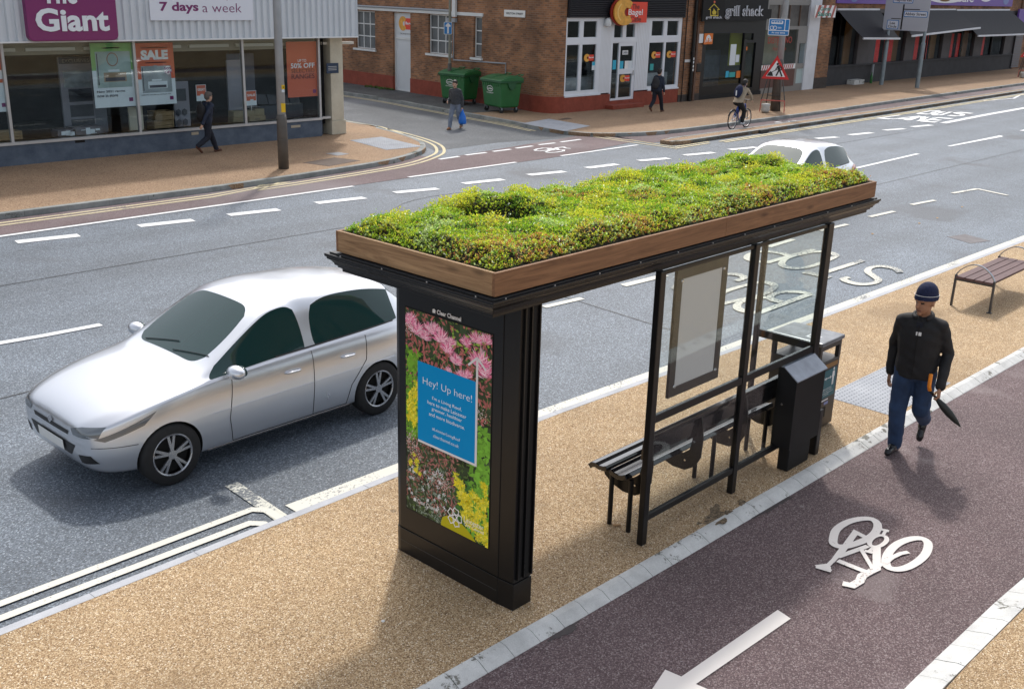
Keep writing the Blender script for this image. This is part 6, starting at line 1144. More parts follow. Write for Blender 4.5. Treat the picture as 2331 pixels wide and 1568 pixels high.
r = RY(5, 500, 850, 605, 900, 27.1); tag(MB().box(r[0], r[1], 26.95, YD - .055, 0, r[3]).build('concrete_step', 'kerb_stone', bevel=.01), 'small pale concrete step at the foot of the dark cafe', 'step'); r = RY(5, 712, 740, 742, 880, 27.2); tag(MB().cyl((r[0], 27.2, 0), (r[0] + .1, 27.25, 1.0), .07, n=10).build('pipe_stub', 'grey_pipe'), 'short grey pipe leaning on the dark cafe base', 'pipe')
gx, gy = G(5, 700, 890); tag(MB().lathe([(.03, 0), (.07, .01), (.08, .25), (.07, .4), (.03, .5), (.03, .6)], (gx, gy, 0), 10).build('green_bottle', mat('bottle_green', (.03, .16, .04), .3)), 'green bottle standing beside the pipe stub', 'bottle')
# weeds along the side wall
def weeds(s0, s1, n, label):
    mb = MB()
    for i in range(n):
        s_ = pr.uniform(s0, s1); o_ = -abs(pr.gauss(0, .18)) - .03; p = SW.M @ Vector((s_, o_, .004))
        for k in range(7): a = pr.uniform(0, 6.28); l = pr.uniform(.04, .12); e = pr.uniform(.2, 1.2); d = Vector((math.cos(a) * math.cos(e), math.sin(a) * math.cos(e), math.sin(e))) * l; sd = Vector((-math.sin(a), math.cos(a), 0)) * l * .22; mb.poly([p, p + d * .5 + sd, p + d, p + d * .5 - sd])
    tag(mb.build('weeds', mat('weed_green', (.09, .16, .03), .7, 0, .4, 6)), label, 'weeds', kind='stuff')
weeds(SW.pt(2, 1480, 970)[0], SW.pt(2, 1760, 1010)[0], 90, 'green weeds growing along the foot of the brick side wall')
# ---------------- poles and signs ----------------
mat('pole_grey', (.40, .42, .44), .5, .2, .12, 3); mat('pole_base', (.10, .09, .08), .6, 0, .2, 4); mat('galv', (.24, .29, .32), .45, .4, .15, 4); mat('sign_blue', (.01, .20, .52), .4, coat=.2); mat('sign_yellow2', (.80, .50, .01), .5)
def rsign(V, r, m, parent, y=-.02, t=.012, rad=.04, name='sign_plate'): return MB().prism(rrect(r[0], r[1], r[2], r[3], rad, 4), (0, y, 0), (1, 0, 0), (0, 0, 1), (0, -t, 0)).xf(V.M).build(name, m, parent)
lx, ly = G(0, 646, 384); lamp = thing('lamp_post', 'tall pale grey lamp post with brown base and yellow stickers beside the shop', 'lamp post', (lx, ly, 0))
MB().tube([(lx, ly, 0), (lx, ly, 1.25), (lx, ly, 1.36)], [.135, .13, .11], 16).build('base', 'pole_base', lamp, smooth=True); MB().tube([(lx, ly, 1.35), (lx, ly, 8.5)], [.105, .075], 16).build('pole', 'pole_grey', lamp, smooth=True); MB().tube([(lx, ly, .72), (lx, ly, .75)], .14, 16).build('band', 'pole_base', lamp)
LV = VP((lx - 3 * .8, ly + 3 * .57), (lx + 3 * .8, ly - 3 * .57))
for bx, m_, s_ in (((495, 943, 528, 988), 'sign_yellow2', '3'), ((497, 992, 528, 1022), 'poster_white', '2'), ((491, 1145, 538, 1243), 'sign_yellow2', None)):
    r = LV.rect(2, *bx, off=-.12); o = MB().box(r[0], r[1], -.118, -.10, r[2], r[3]).xf(LV.M).build('sticker', m_, lamp)
    if s_: LV.text(s_, (r[0] + (r[1] - r[0]) * .3, r[0] + (r[1] - r[0]) * .75, r[2] + .03, r[3] - .03), 'ink_black', lamp, off=-.12, bold=.03)
dI = np.array(G(0, 1023, 215)); dI = dI / dI[1] * 31.9; ow = thing('one_way_sign', 'blue sign with a white upward arrow on a pole by the green bins', 'road sign', (dI[0], dI[1], 0))
MB().tube([(dI[0], dI[1], 0), (dI[0], dI[1], 1.55), (dI[0], dI[1], 1.6)], [.085, .085, .06], 12).build('base', 'pole_base', ow); MB().tube([(dI[0], dI[1], 1.6), (dI[0], dI[1], 7)], .055, 12).build('pole', mat('pole_olive', (.20, .20, .16), .6, 0, .2, 5), ow)
OV = VP((dI[0] - 2 * .7, dI[1] + 2 * .714 * .35), (dI[0] + 2 * .7, dI[1] - 2 * .714 * .35)); r = OV.rect(3, 270, 246, 360, 384, off=-.07); rsign(OV, r, 'frame_white', ow, -.07, .01); w_, h_ = r[1] - r[0], r[3] - r[2]; rsign(OV, (r[0] + .02, r[1] - .02, r[2] + .02, r[3] - .02), 'sign_blue', ow, -.081, .003, .03)
o = MB().prism([(r[0] + w_ * a, r[2] + h_ * b) for a, b in ((.40, .09), (.60, .09), (.60, .62), (.80, .62), (.80, .74), (.5, .93), (.2, .74), (.2, .62), (.40, .62))], (0, -.085, 0), (1, 0, 0), (0, 0, 1), (0, -.003, 0)).xf(OV.M).build('arrow', 'white_ink', ow); tri_fix(o)
bx_, by_ = G(4, 1832, 1225); bl_ = thing('lamp_post', 'grey lamp post with dark base behind the roadworks triangle', 'lamp post', (bx_, by_, 0))
MB().tube([(bx_, by_, 0), (bx_, by_, 1.95), (bx_, by_, 2.05)], [.19, .17, .14], 14).build('base', 'pole_base', bl_, smooth=True); MB().tube([(bx_, by_, 2.05), (bx_, by_, 8.6)], [.13, .11], 14).build('pole', 'pole_grey', bl_, smooth=True)
blsn = thing('bus_lane_sign', 'blue bus, cycle and taxi lane sign reading At any time on the lamp post', 'road sign', (bx_, by_, 4)); BV = VP((bx_ - 1.1, by_ + 1.8), (bx_ + 1.1, by_ - 1.8))
r = BV.rect(4, 1763, 210, 1996, 396, off=-.16); w_, h_ = r[1] - r[0], r[3] - r[2]; rsign(BV, r, 'white_ink', blsn, -.15, .015, .05)
def fr(a0, a1, b0, b1): return (r[0] + w_ * a0, r[0] + w_ * a1, r[2] + h_ * b0, r[2] + h_ * b1)
for a in ((.03, .76, .32, .96), (.80, .97, .32, .96), (.03, .97, .04, .27)): rsign(BV, fr(*a), 'sign_blue', blsn, -.166, .004, .03)
o = rsign(BV, fr(.12, .68, .68, .88), 'white_ink', blsn, -.171, .003, .03, 'bus_pictogram')
for i in range(4): MB().box(*(lambda f: (f[0], f[1], -.178, -.175, f[2], f[3]))(fr(.15 + .125 * i, .25 + .125 * i, .77, .85))).xf(BV.M).build('pictogram_window', 'sign_blue', blsn)
def ringV(V, cx, cz, R_, wd, y, m, parent, name):
    A, B = offset_line([(cx + R_ * math.cos(t), cz + R_ * math.sin(t)) for t in np.linspace(0, 6.283, 17)[:-1]], wd, True); n_ = len(A); mb = MB(); mb.add([(a.x, y, a.y) for a in A] + [(b.x, y, b.y) for b in B], [(i, (i + 1) % n_, n_ + (i + 1) % n_, n_ + i) for i in range(n_)]); return mb.xf(V.M).build(name, m, parent)
for u in (.17, .31): f = fr(u, u, .45, .45); ringV(BV, f[0], f[2], .07, .022, -.173, 'white_ink', blsn, 'cycle_wheel')
f0, f1 = fr(.17, .31, .45, .55)[0:2], fr(0, 0, .45, .56)[2:]; mb = MB(); mb.bar((f0[0], -.173, f1[0]), ((f0[0] + f0[1]) / 2, -.173, f1[1]), .02, .004); mb.bar(((f0[0] + f0[1]) / 2, -.173, f1[1]), (f0[1], -.173, f1[0]), .02, .004); mb.xf(BV.M).build('cycle_frame', 'white_ink', blsn)
BV.text('TAXI', fr(.44, .62, .41, .51), 'white_ink', blsn, off=-.172, bold=.02); BV.text('At any time', fr(.17, .82, .09, .22), 'white_ink', blsn, off=-.172, bold=.02)
# two-legged direction sign
(p1x, p1y), (p2x, p2y) = G(5, 828, 903), G(5, 1175, 938); xm = (p1x + p2x) / 2; dsn = thing('direction_sign', 'large pale direction sign on two poles naming Haymarket, Abbey Street and Lee Circle', 'road sign', (xm, (p1y + p2y) / 2, 0))
for yy, tp in ((p1y, 3.9), (p2y, 6.0)): MB().tube([(xm, yy, 0), (xm, yy, 2.3), (xm, yy, 2.35), (xm, yy, 6.2)], [.115, .115, .085, .085], 12).build('pole', 'galv', dsn)
DV = VP((xm, p1y), (xm, p2y)); r = DV.rect(5, 868, -320, 1315, 330, off=-.12); r = (r[0], DV.rect(5, 868, 0, 1325, 300, off=-.12)[1], DV.pt(5, 1120, 332, off=-.12)[1], DV.pt(5, 1120, 332, off=-.12)[1] + 3.6)
rsign(DV, r, mat('sign_grey_white', (.50, .52, .57), .5, 0, .04, 1), dsn, -.12, .03, .06)
for x0, y0, x1, y1 in ((1030, 50, 1046, 320), (1042, 100, 1225, 109), (918, 198, 1022, 206)): f = DV.rect(5, x0, y0, x1, y1, off=-.15); MB().box(f[0], f[1], -.155, -.151, f[2], f[3]).xf(DV.M).build('route_line', 'ink_black', dsn)
for box, tx in (((942, -60, 1158, 38), [('Haymarket', (958, -12, 1142, 28))]), ((1054, 122, 1307, 188), [('Abbey Street', (1068, 138, 1290, 178))]), ((872, 216, 997, 314), [('Lee', (905, 234, 960, 262)), ('Circle', (884, 270, 975, 298))])):
    f = DV.rect(5, *box, off=-.15); rsign(DV, f, 'sign_blue', dsn, -.151, .003, .05, 'name_panel'); rsign(DV, (f[0] + .035, f[1] - .035, f[2] + .035, f[3] - .035), 'white_board', dsn, -.155, .003, .04, 'name_panel')
    for s_, b_ in tx: DV.text(s_, DV.rect(5, *b_, off=-.15), 'ink_black', dsn, off=-.16, bold=.015)
# roadworks triangle on a folding frame
def roadworks(bx, by, ang, label, s=1.0):
    t = thing('roadworks_sign', label, 'road sign', (0, 0, 0), 'red triangular roadworks signs on folding frames'); Z0, Z1, W = 1.13, 1.93, .47
    tilt = Matrix.Rotation(math.radians(-6), 4, 'X')
    def tri(g, m, y, name, d=.008): MB().prism([(-W + g * 1.7, Z0 + g), (W - g * 1.7, Z0 + g), (0, Z1 - g * 2.0)], (0, y, 0), (1, 0, 0), (0, 0, 1), (0, -d, 0)).build(name, m, t, bevel=.0)
    mat('sign_red', (.62, .02, .02), .4); mat('frame_black', (.05, .05, .05), .5); mat('frame_red', (.50, .10, .08), .6); tri(0, 'sign_red', 0, 'triangle', .02); tri(.085, 'white_ink', -.021, 'white_field')
    mb = MB(); Y = -.030
    def pg(p): mb.prism([(x, Z0 + z) for x, z in p], (0, Y, 0), (1, 0, 0), (0, 0, 1), (0, -.002, 0))
    pg([(-.30, .10), (-.08, .10), (-.12, .22), (-.18, .27), (-.25, .2)]); mb.prism([(.04 + .042 * math.cos(a), Z0 + .51 + .042 * math.sin(a)) for a in np.linspace(0, 6.283, 11)[:-1]], (0, Y, 0), (1, 0, 0), (0, 0, 1), (0, -.002, 0))
    for a, b, w_ in (((.05, .46), (.12, .30), .085), ((.10, .30), (.02, .11), .05), ((.12, .31), (.22, .10), .05), ((.06, .44), (-.02, .32), .035), ((.10, .46), (.20, .38), .03), ((.20, .38), (.16, .30), .03), ((-.16, .22), (.16, .40), .022)): mb.bar((a[0], Y - .003, Z0 + a[1]), (b[0], Y - .003, Z0 + b[1]), w_, .003, up=(0, 1, 0))
    mb.build('digging_figure', 'ink_black', t)
    for sx in (-1, 1):
        MB().bar((sx * .24, .02, Z0 + .1), (sx * .40, -.02, .42), .03).build('leg', 'frame_black', t); MB().bar((sx * .40, -.02, .42), (sx * .42, -.03, 0), .03).build('leg', 'frame_red', t); MB().bar((sx * .16, .04, Z0 + .1), (sx * .26, .55, 0), .03).build('rear_leg', 'frame_black', t)
    MB().bar((-.40, -.02, .40), (.40, -.02, .40), .035).build('cross_bar', 'frame_red', t); MB().bar((-.2, .3, .55), (.2, .3, .55), .025).build('cross_bar', 'frame_black', t)
    t.rotation_euler = (0, 0, ang); t.scale = (s, s, s); t.location = (bx, by, 0); return t
tx_, ty_ = G(4, 1800, 1240); roadworks(tx_, ty_, math.radians(-62), 'red triangular roadworks sign with a digging man in front of the lamp post', 1.16)
gx, gy = G(5, 2345, 828); roadworks(gx, gy, math.radians(-60), 'roadworks triangle half cut off by the right edge of the picture', 1.1)
def sandbag(x, y, label):
    mb = MB(); n = 10; prof = [(.02, 0), (.16, .02), (.20, .10), (.19, .22), (.22, .34), (.12, .36), (.02, .345)]; mb.lathe(prof, (x, y, 0), n); mb.v = [(x + (a - x) * 1.1 + .03 * math.sin(c * 20 + a * 9), y + (b - y) * .75, c) for a, b, c in mb.v]; tag(mb.build('sandbag', mat('sack', (.50, .49, .46), .9, 0, .15, 9), smooth=True), label, 'sandbag')
gx, gy = G(4, 1728, 1245); sandbag(gx, gy, 'white sandbag hanging at the left foot of the roadworks sign'); gx, gy = G(5, 2312, 832); sandbag(gx, gy, 'white sandbag by the roadworks sign at the right edge')

# ---------------- wheeled bins ----------------
mat('bin_green', (.015, .13, .035), .42, 0, .12, 3, coat=.1); mat('bin_green_dark', (.010, .085, .03), .45, 0, .2, 3); mat('rubber', (.012, .012, .012), .7)
def make_bin(label):
    t = thing('wheeled_bin', label, 'wheeled bin', (0, 0, 0), 'green wheeled bins by the brick wall')
    # local: long side along y (half .68), depth from x=-.5 (front) to .5
    def ringz(z, a, b): return [(-a, -b, z), (a, -b, z), (a, b, z), (-a, b, z)]
    mb = MB(); R_ = [ringz(.20, .36, .56), ringz(.26, .40, .60), ringz(1.08, .47, .665), ringz(1.12, .50, .69), ringz(1.18, .50, .69)]; vs = [p for r in R_ for p in r]
    mb.add(vs, [(i * 4 + k, i * 4 + (k + 1) % 4, (i + 1) * 4 + (k + 1) % 4, (i + 1) * 4 + k) for i in range(4) for k in range(4)] + [(3, 2, 1, 0), (16, 17, 18, 19)]); b = mb.build('body', 'bin_green', t, bevel=.03, seg=3)
    mb = MB(); sec = [(-.53, 1.185), (-.53, 1.215), (-.40, 1.27), (-.15, 1.33), (.2, 1.35), (.45, 1.33), (.53, 1.28), (.53, 1.185)]; mb.prism([(x, z) for x, z in sec], (0, -.71, 0), (1, 0, 0), (0, 0, 1), (0, 1.42, 0)); l = mb.build('lid', 'bin_green', t, bevel=.015)
    mb = MB(); mb.prism([(-.42, 1.272), (-.15, 1.36), (.2, 1.385), (.4, 1.36), (.4, 1.3)], (0, -.62, 0), (1, 0, 0), (0, 0, 1), (0, .50, 0)); mb.prism([(-.42, 1.272), (-.15, 1.36), (.2, 1.385), (.4, 1.36), (.4, 1.3)], (0, .08, 0), (1, 0, 0), (0, 0, 1), (0, .50, 0)); mb.build('lid_panel', 'bin_green', l, bevel=.02)
    for y in (-.45, .35): MB().tube([(.42, y - .12, 1.34), (.60, y - .12, 1.40), (.60, y + .12, 1.40), (.42, y + .12, 1.34)], .022, 8).build('lid_handle', 'bin_green', l)
    MB().box(-.53, .53, -.72, .72, 1.125, 1.182).build('rim', 'bin_green_dark', t, bevel=.01)
    for sy in (-1, 1): MB().prism([(-.2, 1.12), (.2, 1.12), (.12, .93), (0, .86), (-.12, .93)], (0, sy * .695 - .02, 0), (1, 0, 0), (0, 0, 1), (0, .04, 0)).build('trunnion', 'bin_green_dark', t)
    mb = MB(); [mb.box(-.475 - .012, -.47 + .01, y, y + .035, .98, 1.118) for y in np.linspace(-.6, .56, 9)]; mb.build('rib', 'bin_green', t)
    for sx in (-1, 1):
        for sy in (-1, 1):
            MB().cyl((sx * .34, sy * .50 - .022, .10), (sx * .34, sy * .50 + .022, .10), .10, n=16).build('wheel', 'rubber', t); MB().box(sx * .34 - .03, sx * .34 + .03, sy * .50 - .04, sy * .50 + .04, .11, .21).build('caster', 'galv', t)
    FVb = VP((-.445, .30), (-.445, -.40)); mb = MB()
    x_ = -.462
    A, B = offset_line([(.10 + .19 * math.cos(a), .88 + .10 * math.sin(a)) for a in np.linspace(0, 6.283, 25)[:-1]], .022, True); n_ = len(A)
    mb.add([(x_ - .008 - (a.y - .88) * .085, a.x, a.y) for a in A] + [(x_ - .008 - (q_.y - .88) * .085, q_.x, q_.y) for q_ in B], [(i, n_ + i, n_ + (i + 1) % n_, (i + 1) % n_) for i in range(n_)]); mb.build('logo_ring', 'white_ink', b)
    text('euroWaste', (-.466, .25, .845), (0, -.30, 0), (-.005, 0, .07), 'white_ink', parent=b, bold=.03, lift=.004); text('0116 2362299', (-.45, .33, .70), (0, -.44, 0), (-.003, 0, .045), 'white_ink', parent=b, bold=.02, lift=.008)
    return t
def copy_tree(o, parent=None):
    c = o.copy(); sc.collection.objects.link(c); c.parent = parent; WL[c] = WL.get(o, Vector())
    for ch in list(o.children): copy_tree(ch, c)
    return c
w1p = G(3, 755, 1225); w2p = G(3, 915, 1255); b1 = make_bin('right green wheeled bin with a white oval logo near the rounded brick corner')
b1.location = ((w1p[0] + w2p[0]) / 2 + .34, (w1p[1] + w2p[1]) / 2 + .0, 0); b1.rotation_euler.z = math.atan2(w1p[1] - w2p[1], w1p[0] - w2p[0]) - math.pi / 2
b2 = copy_tree(b1); b2['label'] = 'left green wheeled bin, partly behind the walking man in grey'; v1 = G(3, 285, 1140); b2.location = (v1[0] + .30, v1[1] - .52, 0); b2.rotation_euler.z = math.atan2(3.65, 33.4) - .03

# ---------------- people ----------------
def capsule(mb, p0, r0, p1, r1, n=12, m=5, sq=(1, 1)):
    p0, p1 = Vector(p0), Vector(p1); d = p1 - p0; L_ = d.length
    if L_ < 1e-5: d = Vector((0, 0, 1)); 
    d.normalize(); u = Vector((0, 0, 1)) if abs(d.z) < .9 else Vector((1, 0, 0)); a = d.cross(u).normalized(); b = d.cross(a); rings = []
    for i in range(m): t = math.pi / 2 * (i / m) - math.pi / 2 + .02; rings.append((p0 + d * r0 * math.sin(t), r0 * math.cos(t)))
    rings.append((p0, r0)); rings.append((p1, r1))
    for i in range(1, m + 1): t = math.pi / 2 * (i / m) - .02; rings.append((p1 + d * r1 * math.sin(t), r1 * math.cos(t)))
    vs = [c + (a * math.cos(2 * math.pi * k / n) * sq[0] + b * math.sin(2 * math.pi * k / n) * sq[1]) * r for c, r in rings for k in range(n)]
    N = len(rings); fs = [(i * n + k, i * n + (k + 1) % n, (i + 1) * n + (k + 1) % n, (i + 1) * n + k) for i in range(N - 1) for k in range(n)] + [tuple(reversed(range(n))), tuple((N - 1) * n + k for k in range(n))]
    mb.add(vs, fs)
def ellipsoid(mb, c, r, M=None, nu=16, nv=10):
    c = Vector(c); vs = []
    for i in range(1, nv):
        t = math.pi * i / nv
        for k in range(nu): a = 2 * math.pi * k / nu; p = Vector((r[0] * math.sin(t) * math.cos(a), r[1] * math.sin(t) * math.sin(a), r[2] * math.cos(t))); vs.append(c + (M @ p if M else p))
    t_ = Vector((0, 0, r[2])); vs += [c + (M @ t_ if M else t_), c - (M @ t_ if M else t_)]; n = len(vs)
    fs = [(i * nu + k, (i + 1) * nu + k, (i + 1) * nu + (k + 1) % nu, i * nu + (k + 1) % nu) for i in range(nv - 2) for k in range(nu)]
    fs += [(n - 2, k, (k + 1) % nu) for k in range(nu)] + [(n - 1, (nv - 2) * nu + (k + 1) % nu, (nv - 2) * nu + k) for k in range(nu)]; mb.add(vs, fs)
def loft(mb, secs, n=20, close=True):
    # secs: (centre x, centre y, z, half width along x, half width along y)
    vs = [(cx + a * math.cos(2 * math.pi * k / n), cy + b * math.sin(2 * math.pi * k / n), z) for cx, cy, z, a, b in secs for k in range(n)]; N = len(secs)
    fs = [(i * n + k, i * n + (k + 1) % n, (i + 1) * n + (k + 1) % n, (i + 1) * n + k) for i in range(N - 1) for k in range(n)] + [tuple(reversed(range(n))), tuple((N - 1) * n + k for k in range(n))]; mb.add(vs, fs)
def fuse(mb, name, m, parent, vox=.014, sm=3, wrinkle=0):
    o = mb.build(name, m, None); bake(o, [('REMESH', dict(mode='VOXEL', voxel_size=vox, use_smooth_shade=True)), ('SMOOTH', dict(iterations=sm, factor=.5))]); o.data.shade_smooth() if hasattr(o.data, 'shade_smooth') else None
    if not o.data.materials: o.data.materials.append(MATS[m])
    if wrinkle:
        n = len(o.data.vertices); c = np.zeros(n * 3, np.float32); o.data.vertices.foreach_get('co', c); c = c.reshape(-1, 3); nn = np.zeros(n * 3, np.float32); o.data.vertices.foreach_get('normal', nn); nn = nn.reshape(-1, 3)
        f = np.sin(c[:, 2] * 46 + 3 * np.sin(c[:, 0] * 16) + 2.5 * np.sin(c[:, 1] * 19 + c[:, 2] * 7)) * .6 + np.sin(c[:, 2] * 27 - c[:, 1] * 33 + c[:, 0] * 21) * .5; c += nn * (f * wrinkle)[:, None]; o.data.vertices.foreach_set('co', c.ravel()); o.data.update()
    if parent is not None: o.parent = parent
    WL[o] = Vector(); return o
def hand(mb, wrist, dirv, palm_n, s=1.0, curl=.5, side=1, rf=.0085):
    # palm, four jointed fingers and a thumb from the side of the palm
    w = Vector(wrist); d = Vector(dirv).normalized(); nrm = Vector(palm_n); nrm = (nrm - d * nrm.dot(d)).normalized(); a = d.cross(nrm) * side
    for t in (-1, 0, 1): capsule(mb, w + a * .012 * t * s, .017 * s, w + d * .085 * s + a * .026 * t * s, .014 * s, 8, 3)
    for i, (o_, l) in enumerate(((-.032, .070), (-.011, .080), (.011, .075), (.031, .058))):
        p = w + (d * .088 + a * o_) * s; dd = d.copy()
        for j in range(3):
            ang = curl * (.5 + .5 * j + .1 * i); dd = (d * math.cos(ang * (j + 1) * .8) + nrm * math.sin(ang * (j + 1) * .8)).normalized(); q_ = p + dd * l * s * (.45, .32, .23)[j]; capsule(mb, p, rf * s * (1 - .08 * j), q_, rf * s * (.92 - .08 * j), 8, 3); p = q_
    p = w + (d * .025 - a * .030) * s; dd = (d * .6 - a * .6 + nrm * .35).normalized(); q_ = p + dd * .042 * s; capsule(mb, p, .0115 * s, q_, .010 * s, 8, 3); capsule(mb, q_, .010 * s, q_ + (d * .8 - a * .1 + nrm * .5).normalized() * .032 * s, .0085 * s, 8, 3)
HS = 1.12   # heads a little larger than the bare joint heights give
def person(label, loc, heading, pose, look, mats, s=1.0, fine=False, extra=None, group=None):
    """pose gives joints in a frame x forward, y to the person's left, z up, in metres for a 1.75 m body"""
    t = thing('person', label, 'person', (0, 0, 0), group)
    P = {k: Vector(v) for k, v in pose.items()}; vox = .0065 if fine else .012
    b = MB(); hipc = P['hip']; nk = P['neck']; 
    lo = Vector((nk.x - hipc.x, nk.y - hipc.y, 0))
    def sp(t_): return hipc.x + lo.x * t_, hipc.y + lo.y * t_
    zz = lambda t_: hipc.z + (nk.z - hipc.z) * t_
    secs = [(-.10, .10, .145), (.0, .115, .165), (.25, .105, .150), (.5, .115, .165), (.75, .115, .185), (.9, .09, .165), (1.0, .055, .08)]
    loft(b, [(*sp(k), zz(k), a, w_) for k, a, w_ in secs])
    for sd in 'LR':
        capsule(b, P['hip' + sd], .088, P['knee' + sd], .056); capsule(b, P['knee' + sd], .056, P['ank' + sd], .036); capsule(b, P['sho' + sd], .052, P['elb' + sd], .040); capsule(b, P['elb' + sd], .040, P['wri' + sd], .026)
        tf = (P['toe' + sd] - P['ank' + sd]); capsule(b, P['ank' + sd] + Vector((0, 0, -.03)), .035, P['toe' + sd], .028)
        hd = P.get('hd' + sd, (P['wri' + sd] - P['elb' + sd]).normalized()); hand(b, P['wri' + sd], hd, P.get('pn' + sd, Vector((0, -1 if sd == 'L' else 1, 0))), 1.0, pose_c.get(sd, .5), 1 if sd == 'L' else -1, rf=.0085 if fine else .011)
    hc = P['head']; yaw, pitch = look; HM = (Matrix.Rotation(yaw, 3, 'Z') @ Matrix.Rotation(pitch, 3, 'Y')) * HS
    capsule(b, nk - Vector((0, 0, .03)), .058, hc + HM @ Vector((-.02, 0, -.05)), .052)
    ellipsoid(b, hc + HM @ Vector((-.012, 0, .025)), (.098, .077, .100), HM); ellipsoid(b, hc + HM @ Vector((.018, 0, -.035)), (.068, .062, .082), HM)
    capsule(b, hc + HM @ Vector((.086, 0, .010)), .009, hc + HM @ Vector((.102, 0, -.028)), .015, 8, 3); capsule(b, hc + HM @ Vector((.060, 0, -.092)), .026, hc + HM @ Vector((.062, 0, -.092)), .026, 8, 3)
    capsule(b, hc + HM @ Vector((.078, -.018, -.060)), .009, hc + HM @ Vector((.078, .018, -.060)), .009, 8, 3); capsule(b, hc + HM @ Vector((.080, -.042, .028)), .009, hc + HM @ Vector((.088, 0, .026)), .010, 8, 3); capsule(b, hc + HM @ Vector((.080, .042, .028)), .009, hc + HM @ Vector((.088, 0, .026)), .010, 8, 3)
    for y in (-.078, .078): ellipsoid(b, hc + HM @ Vector((-.008, y, -.005)), (.018, .010, .030), HM, 8, 6)
    for p in b.v: pass
    body = fuse(b, 'body', mats['skin'], t, vox, 2)
    body.data.materials.append(MATS['eye_dark']); body.data.materials.append(MATS['lip'])
    for f in body.data.polygons:
        lc = HM.transposed() @ (Vector(f.center) - hc) / HS ** 2
        if lc.x > .055 and abs(abs(lc.y) - .031) < .011 and abs(lc.z - .006) < .0075: f.material_index = 1
        elif lc.x > .055 and abs(lc.y) < .026 and abs(lc.z + .061) < .008: f.material_index = 2
    # trousers
    tr = MB(); loft(tr, [(*sp(-.16), zz(-.16), .095, .15), (*sp(-.06), zz(-.06), .125, .178), (*sp(.10), zz(.10), .128, .178), (*sp(.22), zz(.22), .120, .165)])
    for sd in 'LR':
        capsule(tr, P['hip' + sd], .112, P['knee' + sd], .086); e = P['ank' + sd] + (P['knee' + sd] - P['ank' + sd]) * .04; capsule(tr, P['knee' + sd], .086, e, .072)
    fuse(tr, 'trousers', mats['trousers'], t, .011 if fine else .016, 2, .0035 if fine else .004)
    # coat or pullover
    j = MB(); hem = pose_c.get('hem', -.02); loft(j, [(*sp(hem), zz(hem), .15, .205), (*sp(.15), zz(.15), .148, .198), (*sp(.4), zz(.4), .145, .200), (*sp(.65), zz(.65), .145, .215), (*sp(.84), zz(.84), .125, .215), (*sp(.93), zz(.93), .095, .16), (*sp(1.0), zz(1.0), .072, .082)])
    for sd in 'LR':
        capsule(j, P['sho' + sd] + Vector((0, 0, -.015)), .068, P['elb' + sd], .056); capsule(j, P['elb' + sd], .056, P['wri' + sd] - (P['wri' + sd] - P['elb' + sd]).normalized() * .02, .048); capsule(j, P['sho' + sd] + Vector((0, 0, -.01)), .066, Vector((*sp(.94), zz(.94))), .080)
    fuse(j, mats.get('topname', 'jacket'), mats['top'], t, .010 if fine else .015, 3, .004)
    if mats.get('collar'):
        c_ = MB(); ring = [(nk.x + .012 + .088 * math.cos(a), nk.y + .086 * math.sin(a), nk.z + .018 - .022 * math.cos(a)) for a in np.linspace(.55, 5.73, 18)]; c_.tube(ring, .020, 8); fuse(c_, 'collar', mats['top'], t, .008, 2)
    # shoes
    for sd in 'LR':
        sh_ = MB(); a_ = P['ank' + sd]; to = P['toe' + sd]; d = (to - a_); d.z = min(d.z, 0) if d.length else 0
        heel = a_ + (a_ - to) * .28; heel.z = a_.z - .048 if abs(a_.z - P['toe' + sd].z) < .07 else a_.z - .02
        capsule(sh_, heel, .042, to + Vector((0, 0, .008)), .036, 12, 4); capsule(sh_, a_ + Vector((0, 0, -.0)), .046, a_ + (to - a_) * .45, .043, 12, 4); capsule(sh_, to, .040, to + (to - a_) * .12, .034, 12, 4); fuse(sh_, 'shoe', mats['shoes'], t, .009, 1)
    # hair or hat
    h_ = MB()
    if mats.get('hat'):
        ellipsoid(h_, hc + HM @ Vector((-.022, 0, .066)), (.104, .087, .104), HM); ellipsoid(h_, hc + HM @ Vector((-.018, 0, .035)), (.114, .095, .075), HM); o = fuse(h_, 'knitted_hat', mats['hat'], t, .007, 2)
        bm = bmesh.new(); bm.from_mesh(o.data); geom = bm.verts[:] + bm.edges[:] + bm.faces[:]; bmesh.ops.bisect_plane(bm, geom=geom, plane_co=hc + HM @ Vector((0, 0, .022)), plane_no=HM @ Vector((.10, 0, -1)), clear_outer=True); bm.to_mesh(o.data); bm.free()
        rg = [hc + HM @ Vector((-.018 + .1125 * math.cos(a), .0940 * math.sin(a), .062 + .012 * math.cos(a))) for a in np.linspace(0, 6.283, 30)[:-1]]; MB().tube(rg, .002, 6, closed=True).build('stripe', 'white_ink', o)
        WL[o] = Vector()
    else:
        ellipsoid(h_, hc + HM @ Vector((-.022, 0, .040)), (.104, .086, .100), HM); ellipsoid(h_, hc + HM @ Vector((-.05, 0, .0)), (.078, .080, .088), HM); ellipsoid(h_, hc + HM @ Vector((.02, 0, .085)), (.075, .07, .045), HM); fuse(h_, 'hair', mats['hair'], t, .009, 1, .0015)
    if extra: extra(t, P, HM, hc)
    t.rotation_euler = (0, 0, heading); t.scale = (s, s, s); t.location = loc; return t
mat('skin', (.34, .17, .10), .55, 0, .08, 9); mat('skin_pale', (.52, .31, .22), .55, 0, .06, 9); mat('eye_dark', (.02, .015, .012), .4); mat('lip', (.22, .09, .07), .5)
